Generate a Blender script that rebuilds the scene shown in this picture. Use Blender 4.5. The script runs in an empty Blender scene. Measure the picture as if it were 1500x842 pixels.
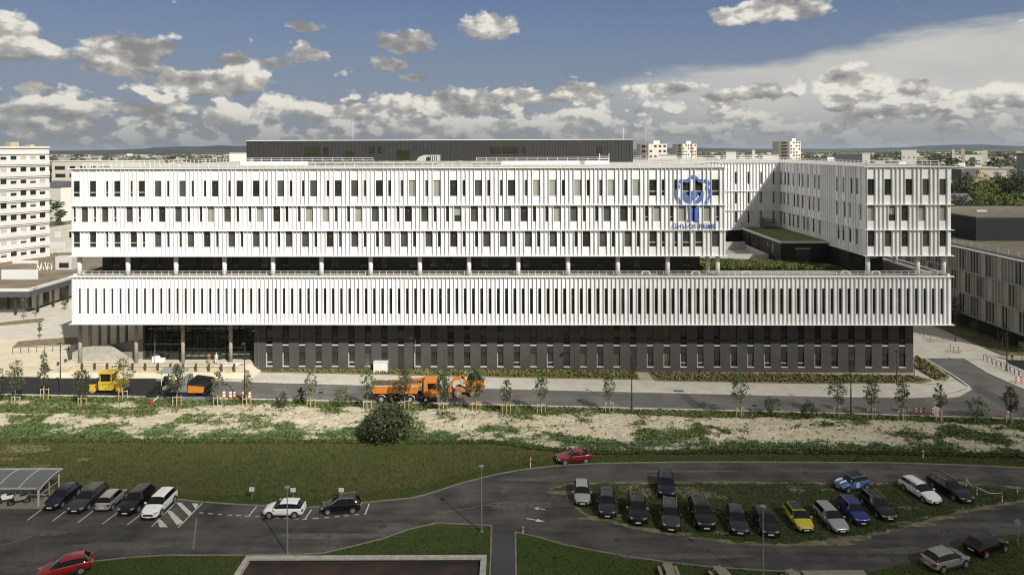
import bpy, bmesh, math, random
from mathutils import Vector, Matrix, noise
SC = bpy.context.scene
COL = SC.collection
R = math.radians

# ---------------------------------------------------------------- camera, sky, sun, exposure
H = 37.0                    # camera height above the car park
cd = bpy.data.cameras.new('camera'); cam = bpy.data.objects.new('camera', cd); COL.objects.link(cam)
cam.location = (0, 0, H); cam.rotation_euler = (R(90), 0.0032, 0)
cd.sensor_width = 36; cd.lens = 24; cd.shift_y = -203.0/1500; cd.clip_end = 60000; cd.clip_start = 0.5
SC.camera = cam
SC.view_settings.view_transform = 'Standard'; SC.view_settings.look = 'None'
SC.view_settings.gamma = 1; SC.view_settings.use_curve_mapping = False
SC.view_settings.exposure = 0.24
SC.cycles.use_denoising = True
SC.cycles.max_bounces = 6; SC.cycles.diffuse_bounces = 3; SC.cycles.glossy_bounces = 3
SC.cycles.transparent_max_bounces = 12; SC.cycles.volume_bounces = 0
SC.render.film_transparent = False
try: SC.cycles.filter_width = 1.1
except Exception: pass

SUNV = Vector((0.70, -0.98, 1.0)).normalized()      # towards the sun
sl = bpy.data.lights.new('sun', 'SUN'); so = bpy.data.objects.new('sun', sl); COL.objects.link(so)
sl.energy = 5.0; sl.angle = R(0.5); sl.color = (1.0, 0.963, 0.905)
so.rotation_euler = SUNV.to_track_quat('Z', 'Y').to_euler()
SUN_EL = math.asin(SUNV.z); SUN_AZ = math.atan2(SUNV.x, SUNV.y)

def PX(px, py):             # photo pixel -> level image coordinates (roll removed), per metre of depth
    a, b = px - 750.0, py - 218.0
    return (a - 0.0032*b)/1000.0, (b + 0.0032*a)/1000.0

W = bpy.data.worlds.new('World'); SC.world = W; W.use_nodes = True
def build_sky():
    nt = W.node_tree; N = nt.nodes; N.clear(); Lk = nt.links.new
    def V(x):
        return x
    def setin(sock, x):
        if hasattr(x, 'links') or hasattr(x, 'is_linked'): Lk(x, sock)
        else: sock.default_value = x
    def M(op, a, b=None, c=None, clamp=False):
        n = N.new('ShaderNodeMath'); n.operation = op; n.use_clamp = clamp
        setin(n.inputs[0], a)
        if b is not None: setin(n.inputs[1], b)
        if c is not None: setin(n.inputs[2], c)
        return n.outputs[0]
    def VM(op, a, b=None, out=0):
        n = N.new('ShaderNodeVectorMath'); n.operation = op
        setin(n.inputs[0], a)
        if b is not None: setin(n.inputs[1], b)
        return n.outputs['Value'] if op in ('LENGTH', 'DOT_PRODUCT') else n.outputs[0]
    def ss(x, a, b):
        n = N.new('ShaderNodeMapRange'); n.interpolation_type = 'SMOOTHSTEP'
        setin(n.inputs[0], x); n.inputs[1].default_value = a; n.inputs[2].default_value = b
        return n.outputs[0]
    def mix(f, a, b):
        n = N.new('ShaderNodeMix'); n.data_type = 'RGBA'; n.clamp_factor = True
        setin(n.inputs[0], f)
        for s, v in ((n.inputs[6], a), (n.inputs[7], b)):
            if isinstance(v, tuple): s.default_value = (*v, 1)
            else: Lk(v, s)
        return n.outputs[2]
    def noise_(vec, sc, det, rough=0.55):
        n = N.new('ShaderNodeTexNoise'); n.inputs['Scale'].default_value = sc
        n.inputs['Detail'].default_value = det; n.inputs['Roughness'].default_value = rough
        Lk(vec, n.inputs['Vector']); return n.outputs[0]
    tc = N.new('ShaderNodeTexCoord'); d = tc.outputs['Generated']
    sep = N.new('ShaderNodeSeparateXYZ'); Lk(d, sep.inputs[0])
    az = M('ARCTAN2', sep.outputs[0], sep.outputs[1])
    el = M('ARCSINE', sep.outputs[2])
    cmb = N.new('ShaderNodeCombineXYZ'); Lk(az, cmb.inputs[0]); Lk(el, cmb.inputs[1]); P = cmb.outputs[0]
    # clear sky
    sky = N.new('ShaderNodeTexSky'); sky.sky_type = 'NISHITA'; sky.sun_disc = False
    sky.sun_elevation = SUN_EL; sky.sun_rotation = SUN_AZ
    sky.altitude = 100; sky.air_density = 1.0; sky.dust_density = 0.6; sky.ozone_density = 2.0
    base = mix(0.72, sky.outputs[0], (1.05, 1.55, 3.15))
    hz = ss(el, 0.26, -0.01)
    base = mix(M('MULTIPLY', hz, 0.92), base, (2.75, 3.15, 3.75))
    # high thin veil to the right
    def ae(px, py):
        x, y = PX(px, py); v = Vector((x, 1, -y)).normalized()
        return math.atan2(v.x, v.y), math.asin(v.z)
    n2 = noise_(VM('MULTIPLY', P, (2.2, 9, 1)), 3.0, 6)
    a1, e1 = ae(900, 118); a2, e2 = ae(1500, 18); sl_ = (e2-e1)/(a2-a1)
    line = M('SUBTRACT', M('ADD', M('MULTIPLY', M('SUBTRACT', az, a1), sl_), e1), el)
    line = M('ADD', line, M('MULTIPLY', M('SUBTRACT', n2, 0.5), 0.05))
    veil = M('MULTIPLY', ss(line, -0.006, 0.016), ss(az, a1-0.22, a1+0.25))
    veil = M('MULTIPLY', veil, M('ADD', 0.62, M('MULTIPLY', n2, 0.6)))
    base = mix(M('MULTIPLY', veil, 0.97), base, (6.4, 6.3, 5.9))
    # greyer broken clouds overhead and behind the viewer
    nb = noise_(P, 2.6, 5)
    ov = M('MAXIMUM', ss(el, 0.24, 0.5), ss(M('ABSOLUTE', az), 1.0, 1.7))
    base = mix(M('MULTIPLY', ov, M('ADD', 0.42, M('MULTIPLY', nb, 0.6)), clamp=True), base, (3.9, 3.7, 3.3))
    # scattered low cumulus everywhere
    Pw = VM('MULTIPLY', P, (1.0, 1.65, 1))
    def billow(vec, sc):
        n = N.new('ShaderNodeTexVoronoi'); n.voronoi_dimensions = '2D'; n.feature = 'F1'; n.inputs['Scale'].default_value = sc
        n.inputs['Detail'].default_value = 1.5; n.inputs['Roughness'].default_value = .5; Lk(vec, n.inputs['Vector']); return n.outputs['Distance']
    def dens(vec):
        return M('ADD', noise_(vec, 18.0, 7, 0.55), M('MULTIPLY', M('SUBTRACT', 0.42, billow(vec, 40.0)), 0.11))
    nA = dens(Pw)
    nB = dens(VM('ADD', Pw, (0.010, 0.016, 0)))
    nC = dens(VM('ADD', Pw, (0.0, 0.045, 0)))
    nfine = noise_(Pw, 60.0, 6, 0.6)
    cover = M('MULTIPLY', ss(el, 0.125, 0.05), 0.222)
    cover = M('ADD', cover, M('MULTIPLY', ss(az, -0.2, -0.62), M('MULTIPLY', ss(el, 0.21, 0.08), 0.045)))
    th = M('SUBTRACT', 0.66, cover)
    dl = M('SUBTRACT', nA, th)
    maskA = ss(dl, -0.02, 0.10)
    rel = M('MULTIPLY', M('SUBTRACT', nA, nB), 5.5)
    rel2 = M('MULTIPLY', M('SUBTRACT', nA, nC), 2.2)
    shA = M('ADD', M('ADD', 0.50, rel), rel2, clamp=True)
    # placed clouds: px, py, rx, ry, brightness
    CL = [(14,50,50,30,.95),(60,74,48,14,.75),(-10,78,60,14,.55),(165,70,48,22,.42),(182,92,60,20,.5),(234,72,22,12,.4),
          (345,88,26,8,.38),(262,120,38,17,.62),(318,122,60,18,.6),(362,110,36,20,.95),(405,92,17,8,.38),(450,78,30,14,.55),
          (446,37,28,8,.4),(592,62,40,15,.42),(570,92,28,10,.36),(608,112,22,5,.34),(716,40,42,18,.72),(52,132,30,10,.5),
          (405,157,32,17,1.0),(340,172,42,15,.95),(500,170,60,16,.8),(120,160,60,12,.6),(225,160,70,10,.5),(580,150,40,14,.9),
          (680,150,60,20,.62),(760,142,45,13,.75),(850,138,40,16,.6),(840,180,60,18,1.0),(1130,16,80,17,.78),(1085,28,40,9,.55),
          (966,130,48,10,.85),(1090,138,62,11,.5),(1118,128,20,9,.6),(1245,124,55,23,1.0),(1262,136,46,16,.85),(1338,128,24,12,.38),
          (1470,134,36,16,1.0),(1445,142,58,16,.6),(1235,158,18,6,.4),(1330,158,30,8,.42),(1300,165,60,9,.5),(1090,175,40,12,.9),
          (1395,185,30,10,.9),(1480,182,26,12,.95),(1000,190,60,10,.85),(620,185,70,14,.9),(720,185,60,12,.95),(1180,190,50,9,.9),
          (20,160,40,14,.7),(60,185,60,12,.6)]
    nd = noise_(VM('MULTIPLY', P, (1, 1.5, 1)), 22.0, 5, 0.6)
    ndc = N.new('ShaderNodeTexNoise'); ndc.inputs['Scale'].default_value = 30; ndc.inputs['Detail'].default_value = 8; ndc.inputs['Roughness'].default_value = .6; Lk(P, ndc.inputs['Vector'])
    off = VM('MULTIPLY', VM('SUBTRACT', ndc.outputs[1], (.5, .5, .5)), (0.040, 0.030, 0))
    Pd = VM('ADD', P, off)
    tot = None; bs = None; ys = None; mx = None
    for (px, py, rx, ry, b) in CL:
        a, e = ae(px, py); f = math.cos(a)**2
        v = VM('MULTIPLY', VM('SUBTRACT', Pd, (a, e, 0)), (1000.0/(rx*1.3)/f if f > .3 else 1000.0/rx, 1000.0/(ry*1.35)/math.cos(a), 0))
        l = VM('LENGTH', v)
        w = M('SUBTRACT', 1.0, l, clamp=True)
        s = N.new('ShaderNodeSeparateXYZ'); Lk(v, s.inputs[0])
        wb = M('MULTIPLY', w, b); wy = M('MULTIPLY', w, s.outputs[1])
        tot = w if tot is None else M('ADD', tot, w)
        bs = wb if bs is None else M('ADD', bs, wb)
        ys = wy if ys is None else M('ADD', ys, wy)
    den = M('MAXIMUM', tot, 0.0001)
    bavg = M('DIVIDE', bs, den); yavg = M('DIVIDE', ys, den)
    fB = M('ADD', tot, M('ADD', M('MULTIPLY', M('SUBTRACT', nfine, 0.5), 0.25), M('MULTIPLY', M('SUBTRACT', 0.46, billow(Pw, 55.0)), 0.30)))
    maskB = ss(fB, 0.03, 0.34)
    shB = M('MULTIPLY', bavg, M('ADD', 0.84, M('MULTIPLY', yavg, 0.42)))
    shB = M('ADD', shB, M('MULTIPLY', rel, 0.50), clamp=True)
    def cloudcol(sh):
        c1 = mix(ss(sh, 0.05, 0.55), (2.75, 2.75, 2.75), (4.4, 4.3, 4.05))
        return mix(ss(sh, 0.5, 1.0), c1, (9.0, 8.6, 7.7))
    colA = cloudcol(M('MULTIPLY_ADD', shA, 0.86, 0.10)); colB = cloudcol(shB)
    hazef = M('MULTIPLY', ss(el, 0.075, 0.0), 0.80)
    hcol = (2.6, 2.8, 3.0)
    o = mix(M('MULTIPLY', maskA, 0.95), base, colA)
    o = mix(M('MULTIPLY', maskB, 0.96), o, colB)
    o = mix(hazef, o, hcol)
    o = mix(ss(el, -0.002, -0.02), o, (0.7, 0.75, 0.6))
    bg = N.new('ShaderNodeBackground'); bg.inputs[1].default_value = 0.078
    Lk(o, bg.inputs[0])
    out = N.new('ShaderNodeOutputWorld'); Lk(bg.outputs[0], out.inputs[0])
build_sky()
try: W.cycles.sampling_method = 'MANUAL'; W.cycles.sample_map_resolution = 512
except Exception: pass

# ---------------------------------------------------------------- helpers
def lin(c):
    return tuple((x/12.92 if x <= .04045 else ((x+.055)/1.055)**2.4) for x in c)
MATS = {}
def mat(name, col, rough=0.7, metal=0.0, var=0.0, vscale=3.0, col2=None, bump=0.0, bscale=20.0, alpha=1.0, coat=0.0, detail=5, spec=None, obj=False, lo=0.35, hi=0.65):
    """Principled material with a procedural variation between col and col2 (or col scaled by +-var)."""
    if name in MATS: return MATS[name]
    m = bpy.data.materials.new(name); m.use_nodes = True; nt = m.node_tree; N = nt.nodes
    b = N['Principled BSDF']; b.inputs['Roughness'].default_value = rough; b.inputs['Metallic'].default_value = metal
    if coat: b.inputs['Coat Weight'].default_value = coat; b.inputs['Coat Roughness'].default_value = 0.05
    if spec is not None: b.inputs['Specular IOR Level'].default_value = spec
    b.inputs['Base Color'].default_value = (*col, 1)
    if var or col2:
        tc = N.new('ShaderNodeTexCoord'); g = N.new('ShaderNodeNewGeometry')
        nz = N.new('ShaderNodeTexNoise'); nz.inputs['Scale'].default_value = vscale; nz.inputs['Detail'].default_value = detail
        nt.links.new(tc.outputs['Object'] if obj else g.outputs['Position'], nz.inputs['Vector'])
        mr = N.new('ShaderNodeMapRange'); mr.inputs[1].default_value = lo; mr.inputs[2].default_value = hi
        nt.links.new(nz.outputs[0], mr.inputs[0])
        mx = N.new('ShaderNodeMix'); mx.data_type = 'RGBA'
        c2 = col2 if col2 else tuple(min(1, c*(1-var)) for c in col)
        mx.inputs[6].default_value = (*col, 1); mx.inputs[7].default_value = (*c2, 1)
        nt.links.new(mr.outputs[0], mx.inputs[0]); nt.links.new(mx.outputs[2], b.inputs['Base Color'])
    if bump:
        g = N.new('ShaderNodeNewGeometry'); n2 = N.new('ShaderNodeTexNoise'); n2.inputs['Scale'].default_value = bscale; n2.inputs['Detail'].default_value = 4
        nt.links.new(g.outputs['Position'], n2.inputs['Vector'])
        bp = N.new('ShaderNodeBump'); bp.inputs['Strength'].default_value = bump; bp.inputs['Distance'].default_value = 0.1
        nt.links.new(n2.outputs[0], bp.inputs['Height']); nt.links.new(bp.outputs[0], b.inputs['Normal'])
    if alpha < 1:
        b.inputs['Alpha'].default_value = alpha
    MATS[name] = m
    return m

class MB:
    """collects shapes and links them as ONE mesh object"""
    def __init__(s): s.v = []; s.f = []; s.m = []
    def add(s, vs, fs, m=0):
        o = len(s.v); s.v += [tuple(p) for p in vs]; s.f += [tuple(i+o for i in f) for f in fs]; s.m += [m]*len(fs)
        return s
    def box(s, x0, x1, y0, y1, z0, z1, m=0, T=None):
        vs = [Vector((x, y, z)) for z in (z0, z1) for x, y in ((x0,y0),(x1,y0),(x1,y1),(x0,y1))]
        if T is not None: vs = [T @ p if isinstance(T, Matrix) else Vector(T(*p)) for p in vs]
        return s.add(vs, [(3,2,1,0),(4,5,6,7),(0,1,5,4),(1,2,6,5),(2,3,7,6),(3,0,4,7)], m)
    def cbox(s, c, d, m=0, rot=None):
        T = Matrix.Translation(c) @ (rot.to_4x4() if rot is not None else Matrix.Identity(4))
        return s.box(-d[0]/2, d[0]/2, -d[1]/2, d[1]/2, -d[2]/2, d[2]/2, m, T)
    def quad(s, a, b, c, d, m=0): return s.add([a,b,c,d], [(0,1,2,3)], m)
    def tube(s, a, b, r, m=0, n=8, r2=None, cap=True):
        a = Vector(a); b = Vector(b); d = (b-a)
        if d.length < 1e-6: return s
        q = d.to_track_quat('Z', 'Y'); r2 = r if r2 is None else r2
        vs = [a + q @ Vector((r*math.cos(2*math.pi*i/n), r*math.sin(2*math.pi*i/n), 0)) for i in range(n)]
        vs += [b + q @ Vector((r2*math.cos(2*math.pi*i/n), r2*math.sin(2*math.pi*i/n), 0)) for i in range(n)]
        fs = [(i, (i+1) % n, n+(i+1) % n, n+i) for i in range(n)]
        if cap: fs += [tuple(range(n-1, -1, -1)), tuple(range(n, 2*n))]
        return s.add(vs, fs, m)
    def path(s, pts, r, m=0, n=6):
        for a, b in zip(pts, pts[1:]): s.tube(a, b, r, m, n)
        return s
    def prism(s, poly, z0, z1, m=0, mt=None, T=None):
        """poly: list of (x,y) counter-clockwise"""
        n = len(poly)
        vs = [Vector((x, y, z0)) for x, y in poly] + [Vector((x, y, z1)) for x, y in poly]
        if T is not None: vs = [T @ p for p in vs]
        s.add(vs, [tuple(range(n-1, -1, -1))] + [(i, (i+1) % n, n+(i+1) % n, n+i) for i in range(n)], m)
        return s.add(vs[n:], [tuple(range(n))], m if mt is None else mt)
    def side(s, poly, y0, y1, m=0, T=None):
        """poly in x,z extruded along y"""
        n = len(poly)
        vs = [Vector((x, y0, z)) for x, z in poly] + [Vector((x, y1, z)) for x, z in poly]
        if T is not None: vs = [T @ p for p in vs]
        return s.add(vs, [tuple(range(n)), tuple(range(2*n-1, n-1, -1))] + [(i, n+i, n+(i+1) % n, (i+1) % n) for i in range(n)], m)
    def mesh(s, name, mats, smooth=False):
        me = bpy.data.meshes.new(name); me.from_pydata(s.v, [], s.f)
        for m in mats: me.materials.append(m)
        me.polygons.foreach_set('material_index', s.m)
        if smooth: me.polygons.foreach_set('use_smooth', [True]*len(me.polygons))
        me.update(); return me
    def build(s, name, mats, parent=None, loc=None, smooth=False, fix=False):
        me = s.mesh(name, mats if isinstance(mats, (list, tuple)) else [mats], smooth)
        if fix:
            bm = bmesh.new(); bm.from_mesh(me); bmesh.ops.recalc_face_normals(bm, faces=bm.faces); bm.to_mesh(me); bm.free()
        return link(name, me, parent, loc)
def link(name, me, parent=None, loc=None, rz=None):
    o = bpy.data.objects.new(name, me); COL.objects.link(o)
    if parent is not None: o.parent = parent
    if loc is not None: o.location = loc
    if rz is not None: o.rotation_euler = (0, 0, rz)
    return o
def tag(o, label, cat, group=None, kind=None):
    o['label'] = label; o['category'] = cat
    if group: o['group'] = group
    if kind: o['kind'] = kind
    return o
def thing(name, label, cat, loc=(0,0,0), rz=0.0, group=None):
    o = link(name, None, None, loc, rz); o.empty_display_size = 0.3
    return tag(o, label, cat, group)
def struct(o, kind='structure'):
    o['kind'] = kind; return o
def copy_tree(o, parent=None):
    c = o.copy(); COL.objects.link(c); c.parent = parent
    for ch in [k for k in o.children]: copy_tree(ch, c)
    return c
def G(px, py, z=0.0):       # photo pixel -> point on the level z
    x, y = PX(px, py); Y = (H - z)/y
    return Vector((x*Y, Y, z))
def HZ(px, py, Y):          # height and X of a pixel at depth Y
    x, y = PX(px, py); return Vector((x*Y, Y, H - y*Y))
ORD = ['first','second','third','fourth','fifth','sixth','seventh','eighth','ninth','tenth','eleventh','twelfth','thirteenth','fourteenth',
       'fifteenth','sixteenth','seventeenth','eighteenth','nineteenth','twentieth','twenty-first','twenty-second','twenty-third','twenty-fourth']
# ---------------------------------------------------------------- materials of the buildings
WHITE = mat('white_metal', (.82,.815,.80), .45, var=.09, vscale=.35)
WHITE2 = mat('white_coping', (.80,.79,.76), .5)
DARKW = mat('dark_cladding', (.058,.051,.046), .65, col2=(.070,.062,.055), vscale=.6)
BLACKW = mat('black_cladding', (.011,.0105,.010), .65, col2=(.016,.015,.0145), vscale=.8)
SPAN = mat('blue_grey_spandrel', (.028,.032,.042), .35)
FRAME = mat('window_frame', (.035,.033,.03), .4)
PALE = mat('pale_sill', (.62,.61,.57), .5)
RAIL = mat('galvanised_rail', (.72,.71,.68), .45)
CONC = mat('concrete', (.42,.395,.33), .8, var=.22, vscale=1.2, bump=.15, bscale=8)
CONCD = mat('grey_and_shaded_concrete', (.25,.24,.215), .85, var=.2, vscale=1.0)
REDM = mat('red_marker', (.36,.035,.02), .5)
def glass(name, col, rough=.06, spec=.5, vs=.35, k=.5):
    return mat(name, col, rough, col2=tuple(c*k for c in col), vscale=vs, spec=spec)
GLASS = glass('window_glass', (.034,.038,.031))
GLASSB = glass('window_glass_with_grey_blind', (.085,.087,.072), .12, k=.7)
GLASSL = glass('window_glass_with_pale_blind', (.33,.34,.28), .2, k=.85)
GLASSG = glass('lobby_glass', (.03,.04,.034), .05, k=.3, vs=1.2)

_wm = {}
def window_mesh(w, h, kind):
    """frame ring plus pane; origin at the bottom left, x along the wall, y out of the wall (towards -y)"""
    key = (round(w, 3), round(h, 3), kind)
    if key in _wm: return _wm[key]
    f = MB(); t = .035
    f.box(0, t, -.03, .05, 0, h); f.box(w-t, w, -.03, .05, 0, h); f.box(t, w-t, -.03, .05, 0, t); f.box(t, w-t, -.03, .05, h-t, h)
    if 't' in kind: f.box(t, w-t, -.05, .05, h*.25, h*.25+.11, 1)
    elif w > .8: f.box(w*.66-.02, w*.66+.02, -.02, .05, t, h-t)
    fm = f.mesh('window', [FRAME, PALE])
    p = MB()
    if 'h' in kind:
        p.box(t, w-t, 0, .03, t, h*.4, 0); p.box(t, w-t, 0, .03, h*.4, h-t, 1); mats = [GLASS, GLASSL]
    else:
        p.box(t, w-t, 0, .03, t, h-t); mats = [GLASSL if 'l' in kind else GLASSB if 'b' in kind else GLASS]
    _wm[key] = (fm, p.mesh('pane', mats)); return _wm[key]
_disc = None
def add_window(parent, name, pos, rz, w, h, kind):
    global _disc
    fm, pm = window_mesh(w, h, kind)
    o = link(name, fm, parent, pos, rz); p = link('pane', pm, o)
    if 'r' in kind:
        if _disc is None: _disc = MB().tube((0,0,0), (0,-.02,0), .12, n=10).mesh('rescue_marker', [REDM])
        link('rescue_marker', _disc, o, (w*.5, -.035, h*.68))
    return o

def facade(parent, pname, wname, O, e, segs, fins=None, fin_d=.28, fin_w=.05, wmat=None, zf=None, recess=.14, thick=.3):
    """A wall from O (x,y) along unit e (outward normal is e turned clockwise). segs: storeys (s0,s1,z0,z1,zw0,zw1,[(a,b,kind)],[fin s...])."""
    ex, ey = e; nx, ny = ey, -ex
    rz = math.atan2(ey, ex)
    T = lambda s, d, z: (O[0]+ex*s+nx*d, O[1]+ey*s+ny*d, z)
    mb = MB()
    def Q(s0, s1, z0, z1, m=0): mb.quad(T(s0,0,z0), T(s1,0,z0), T(s1,0,z1), T(s0,0,z1), m)
    for (s0, s1, z0, z1, w0, w1, wins, fl) in segs:
        wins = sorted(wins)
        if not wins: Q(s0, s1, z0, z1)
        else:
            Q(s0, s1, z0, w0); Q(s0, s1, w1, z1); x = s0
            for (a, b, k) in wins:
                Q(x, a, w0, w1); x = b
                r = -recess
                mb.quad(T(a,0,w0), T(b,0,w0), T(b,r,w0), T(a,r,w0)); mb.quad(T(a,r,w1), T(b,r,w1), T(b,0,w1), T(a,0,w1))
                mb.quad(T(a,0,w0), T(a,r,w0), T(a,r,w1), T(a,0,w1)); mb.quad(T(b,r,w0), T(b,0,w0), T(b,0,w1), T(b,r,w1))
                if wname: add_window(parent, wname, T(a, r, w0), rz, b-a, w1-w0, k)
            Q(x, s1, w0, w1)
        if w1 < z1-.3 and wmat is None: mb.box(s0+.01, s1-.01, -.001, .012, w1+.03, w1+.055, 1, T=lambda a, b, c: T(a, b, c))
        for s in fl:
            mb.box(s-fin_w/2, s+fin_w/2, -.002, fin_d, z0+.03, z1-.03, 0, T=lambda a, b, c: T(a, b, c))
    return mb.build(pname, [wmat or WHITE, PALE], parent, fix=False), T

# ---------------------------------------------------------------- the hospital
TT = .016; D0 = 110.0
hosp = thing('hospital_building', 'long white finned hospital over a dark ground floor with a blue tree emblem', 'hospital', (0, D0, 0), -math.atan(TT))
CT, ST = math.cos(math.atan(TT)), math.sin(math.atan(TT))
def U(px, py=300, v=0.0):   # pixel -> local u on the plane v
    x, y = PX(px, py)
    # world point on ray t*(x,1); local v = (Y-D0)*CT + X*ST
    Y = (D0*CT + v)/(CT + x*ST); X = x*Y
    return X*CT - (Y-D0)*ST
def UZ(px, py, v=0.0):
    x, y = PX(px, py); Y = (D0*CT + v)/(CT + x*ST)
    return U(px, py, v), H - y*Y
ZT, ZB1, ZB2, ZU = 34.0, 27.9, 23.86, 19.75
ZL1, ZL0 = 16.4, 8.8
UNIT = .6675
uL = U(104.6); uR = U(1393, 350); uE = U(1062, 300); uW = U(1268, 300)
U0 = U(106.7, 270)
def cells(lst, org, sc=6.0):
    return [(org + float(x)/sc, k) for x, k in lst]
def parse(s, org, sc=6.0):
    r = []
    for w in s.split():
        n = w.rstrip('dblthr'); r.append((org + float(n)/sc, w[len(n):] or 'd'))
    return r
rows = {
 1: (parse('80t 224t 437t 650t 792b 1005b 1295r',100)+parse('67d 211d 427b 715b 934r 1078b 1295d',340)+parse('146l 360l 513r 728b 1022d 1238l 1386l',580)+parse('168l 460l 680l 825t 1120t 1232t 1380t',820),
     parse('350t 562t 880 1095 1204 1418',100)+parse('302 517 626 842 1168b 1386',340)+parse('55b 273b 602 820 930b 1150b 1478',580)+parse('258 368b 590 920t 1030t',820)),
 2: (parse('153b 332b 545b 831r 972b 1257l 1400b',100)+parse('247l 395r 678l 825l 1115l 1260b',340)+parse('112r 257b 548h 692b 987b 1132r 1424l',580)+parse('130b 424b 571r 863l 1087l 1200d 1305l',820),
     parse('65t 243t 422t 634t 740 1062 1168',100)+parse('50 158 482 590 917 1025 1350 1460',340)+parse('347 455 785 895 1223 1331',580)+parse('222 333 663 772t 993t 1400t',820)),
 3: (parse('85t 228t 440t 582t 795b 1080b 1225r 1437b',100)+parse('213b 500b 645b 864r 1080b 1368b',340)+parse('73b 293b 512r 803b 950b 1168b 1387b',580)+parse('240r 387b 608b 827t 1122t 1232t 1380b',820),
     parse('351t 671t 885 990 1312',100)+parse('88 303 411 736 952b 1170 1279',340)+parse('165 383 602 711 1040 1258 1478',580)+parse('148 478 700 920t 1030t',820)),
}
rowsR = {1: '1278d 1302.7d 1333r 1358.3b 1383.3b', 2: '1278l 1308.8h 1326.7r 1352l 1383l', 3: '1278d 1303b 1326.7r 1358b 1383d'}
ZWIN = {1: (29.4, 31.96, ZB1, ZT-.12), 2: (25.3, 27.80, ZB2, ZB1), 3: (21.22, 23.76, ZU, ZB2)}
PYR = {1: 277, 2: 314, 3: 350}
def storey(row, wide, narrow, s0, s1, O):
    w0, w1, z0, z1 = ZWIN[row]; wins = []; occ = set(); skip = set(); nwin = []
    kmin = math.ceil((s0-U0)/UNIT+.2); kmax = math.floor((s1-U0)/UNIT-.2)
    for px, k in wide:
        c = U(px, PYR[row]); j = round((c-U0)/UNIT - 1)
        if j in occ or j+1 in occ: j += 1
        if j in occ or j+1 in occ: continue
        occ |= {j, j+1}; skip.add(j+1); a = U0+j*UNIT
        wins.append((a+.09-O, a+2*UNIT-.10-O, k))
    for px, k in narrow:
        c = U(px, PYR[row]); j = round((c-U0)/UNIT - .5)
        if j in occ: j = j-1 if (j-1) not in occ else j+1
        if j in occ: continue
        occ.add(j); a = U0+j*UNIT
        nwin.append((a+.09-O, a+UNIT-.09-O, k))
    fl = [U0+j*UNIT-O for j in range(kmin, kmax+1) if j not in skip]
    return (s0-O, s1-O, z0, z1, w0, w1, wins+nwin, fl), nwin
def upper(s0, s1, rws, pname):
    segs = []
    for r_ in (1, 2, 3):
        wd, nr = rws[r_]
        sg, nw = storey(r_, wd, nr, s0, s1, s0)
        segs.append(sg)
    return facade(hosp, pname, 'window', (s0, 0), (1, 0), segs)
upper(uL, uE, rows, 'upper_facade')
upper(uW, uR, {k: (parse(v, 0, 1.0), []) for k, v in rowsR.items()}, 'upper_facade')
# thin projecting shelves between the storeys and the copings
def shelf(u0, u1, z, d0=-.1, d1=.42, t=.07, name='shelf', m=WHITE2, v=0.0, parent=hosp):
    MB().box(u0, u1, v-d1, v-d0, z-t/2, z+t/2).build(name, m, parent)
for (a, b) in ((uL, uE), (uW, uR)):
    for z, t in ((ZT-.06, .12), (ZB1, .08), (ZB2, .08), (ZU, .1)):
        MB().box(a-.35, b+.35, -.40, .25, z-t/2, z+t/2).build('shelf', WHITE2, hosp)
# lower band: 105 slit windows
wl = []; fins = []
P0 = U(115.3, 440)
for i in range(105):
    a = P0 + i*2*UNIT
    wl.append((a-uL, a+.49-uL, 'dr' if i in (1, 11, 28, 44, 60, 77) else 'b' if i in (18,20,34,45,60,66,84) else 'd'))
f0 = P0-.13
k = math.ceil((uL+.15-f0)/UNIT)
while f0+k*UNIT < uR-.1: fins.append(f0+k*UNIT-uL); k += 1
facade(hosp, 'lower_facade', 'slit_window', (uL, 0), (1, 0), [(0, uR-uL, ZL0, ZL1, 10.4, 14.5, wl, fins)])
MB().box(uL-.3, uR+.35, -.36, .3, ZL0-.10, ZL0+.0).build('shelf', WHITE2, hosp)
MB().box(uL-.3, uR+.35, -.36, .3, ZL1-.02, ZL1+.10).build('shelf', WHITE2, hosp)
# the lower volume: sides, soffit, terrace
uDarkR = U(1338, 520, 3.5)
VB = 75.0
mb = MB()
mb.quad((uL,0.0,ZL0),(uL,0,ZL1),(uL,VB,ZL1),(uL,VB,ZL0)); mb.quad((uR,0,ZL0),(uR,VB,ZL0),(uR,VB,ZL1),(uR,0,ZL1))
mb.build('side_wall', WHITE, hosp)
fs = MB()
for i in range(1, 110):
    y = i*UNIT
    fs.box(uR-.01, uR+.25, y-.025, y+.025, ZL0, ZL1); fs.box(uL-.25, uL+.01, y-.025, y+.025, ZL0, ZL1)
fs.build('side_fins', WHITE, hosp)
TERR = mat('terrace_paving', (.34,.325,.285), .85, var=.2, vscale=.7)
ROOF = mat('roof_membrane', (.52,.50,.45), .8, var=.25, vscale=.4)
MB().box(uL+.02, uR-.02, .02, VB, ZL1-.4, ZL1).build('terrace', TERR, hosp)
MB().box(uL+.02, uR-.02, .02, VB, ZL0, ZL0+.3).build('soffit', mat('soffit', (.5,.49,.46), .7), hosp)
# parapet of the terrace along the left and right edges
for s, uu in ((0, uL+.02), (1, uR-.32)):
    MB().box(uu, uu+.3, .3, VB, ZL1, ZL1+.35).build('parapet', WHITE2, hosp)
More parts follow.
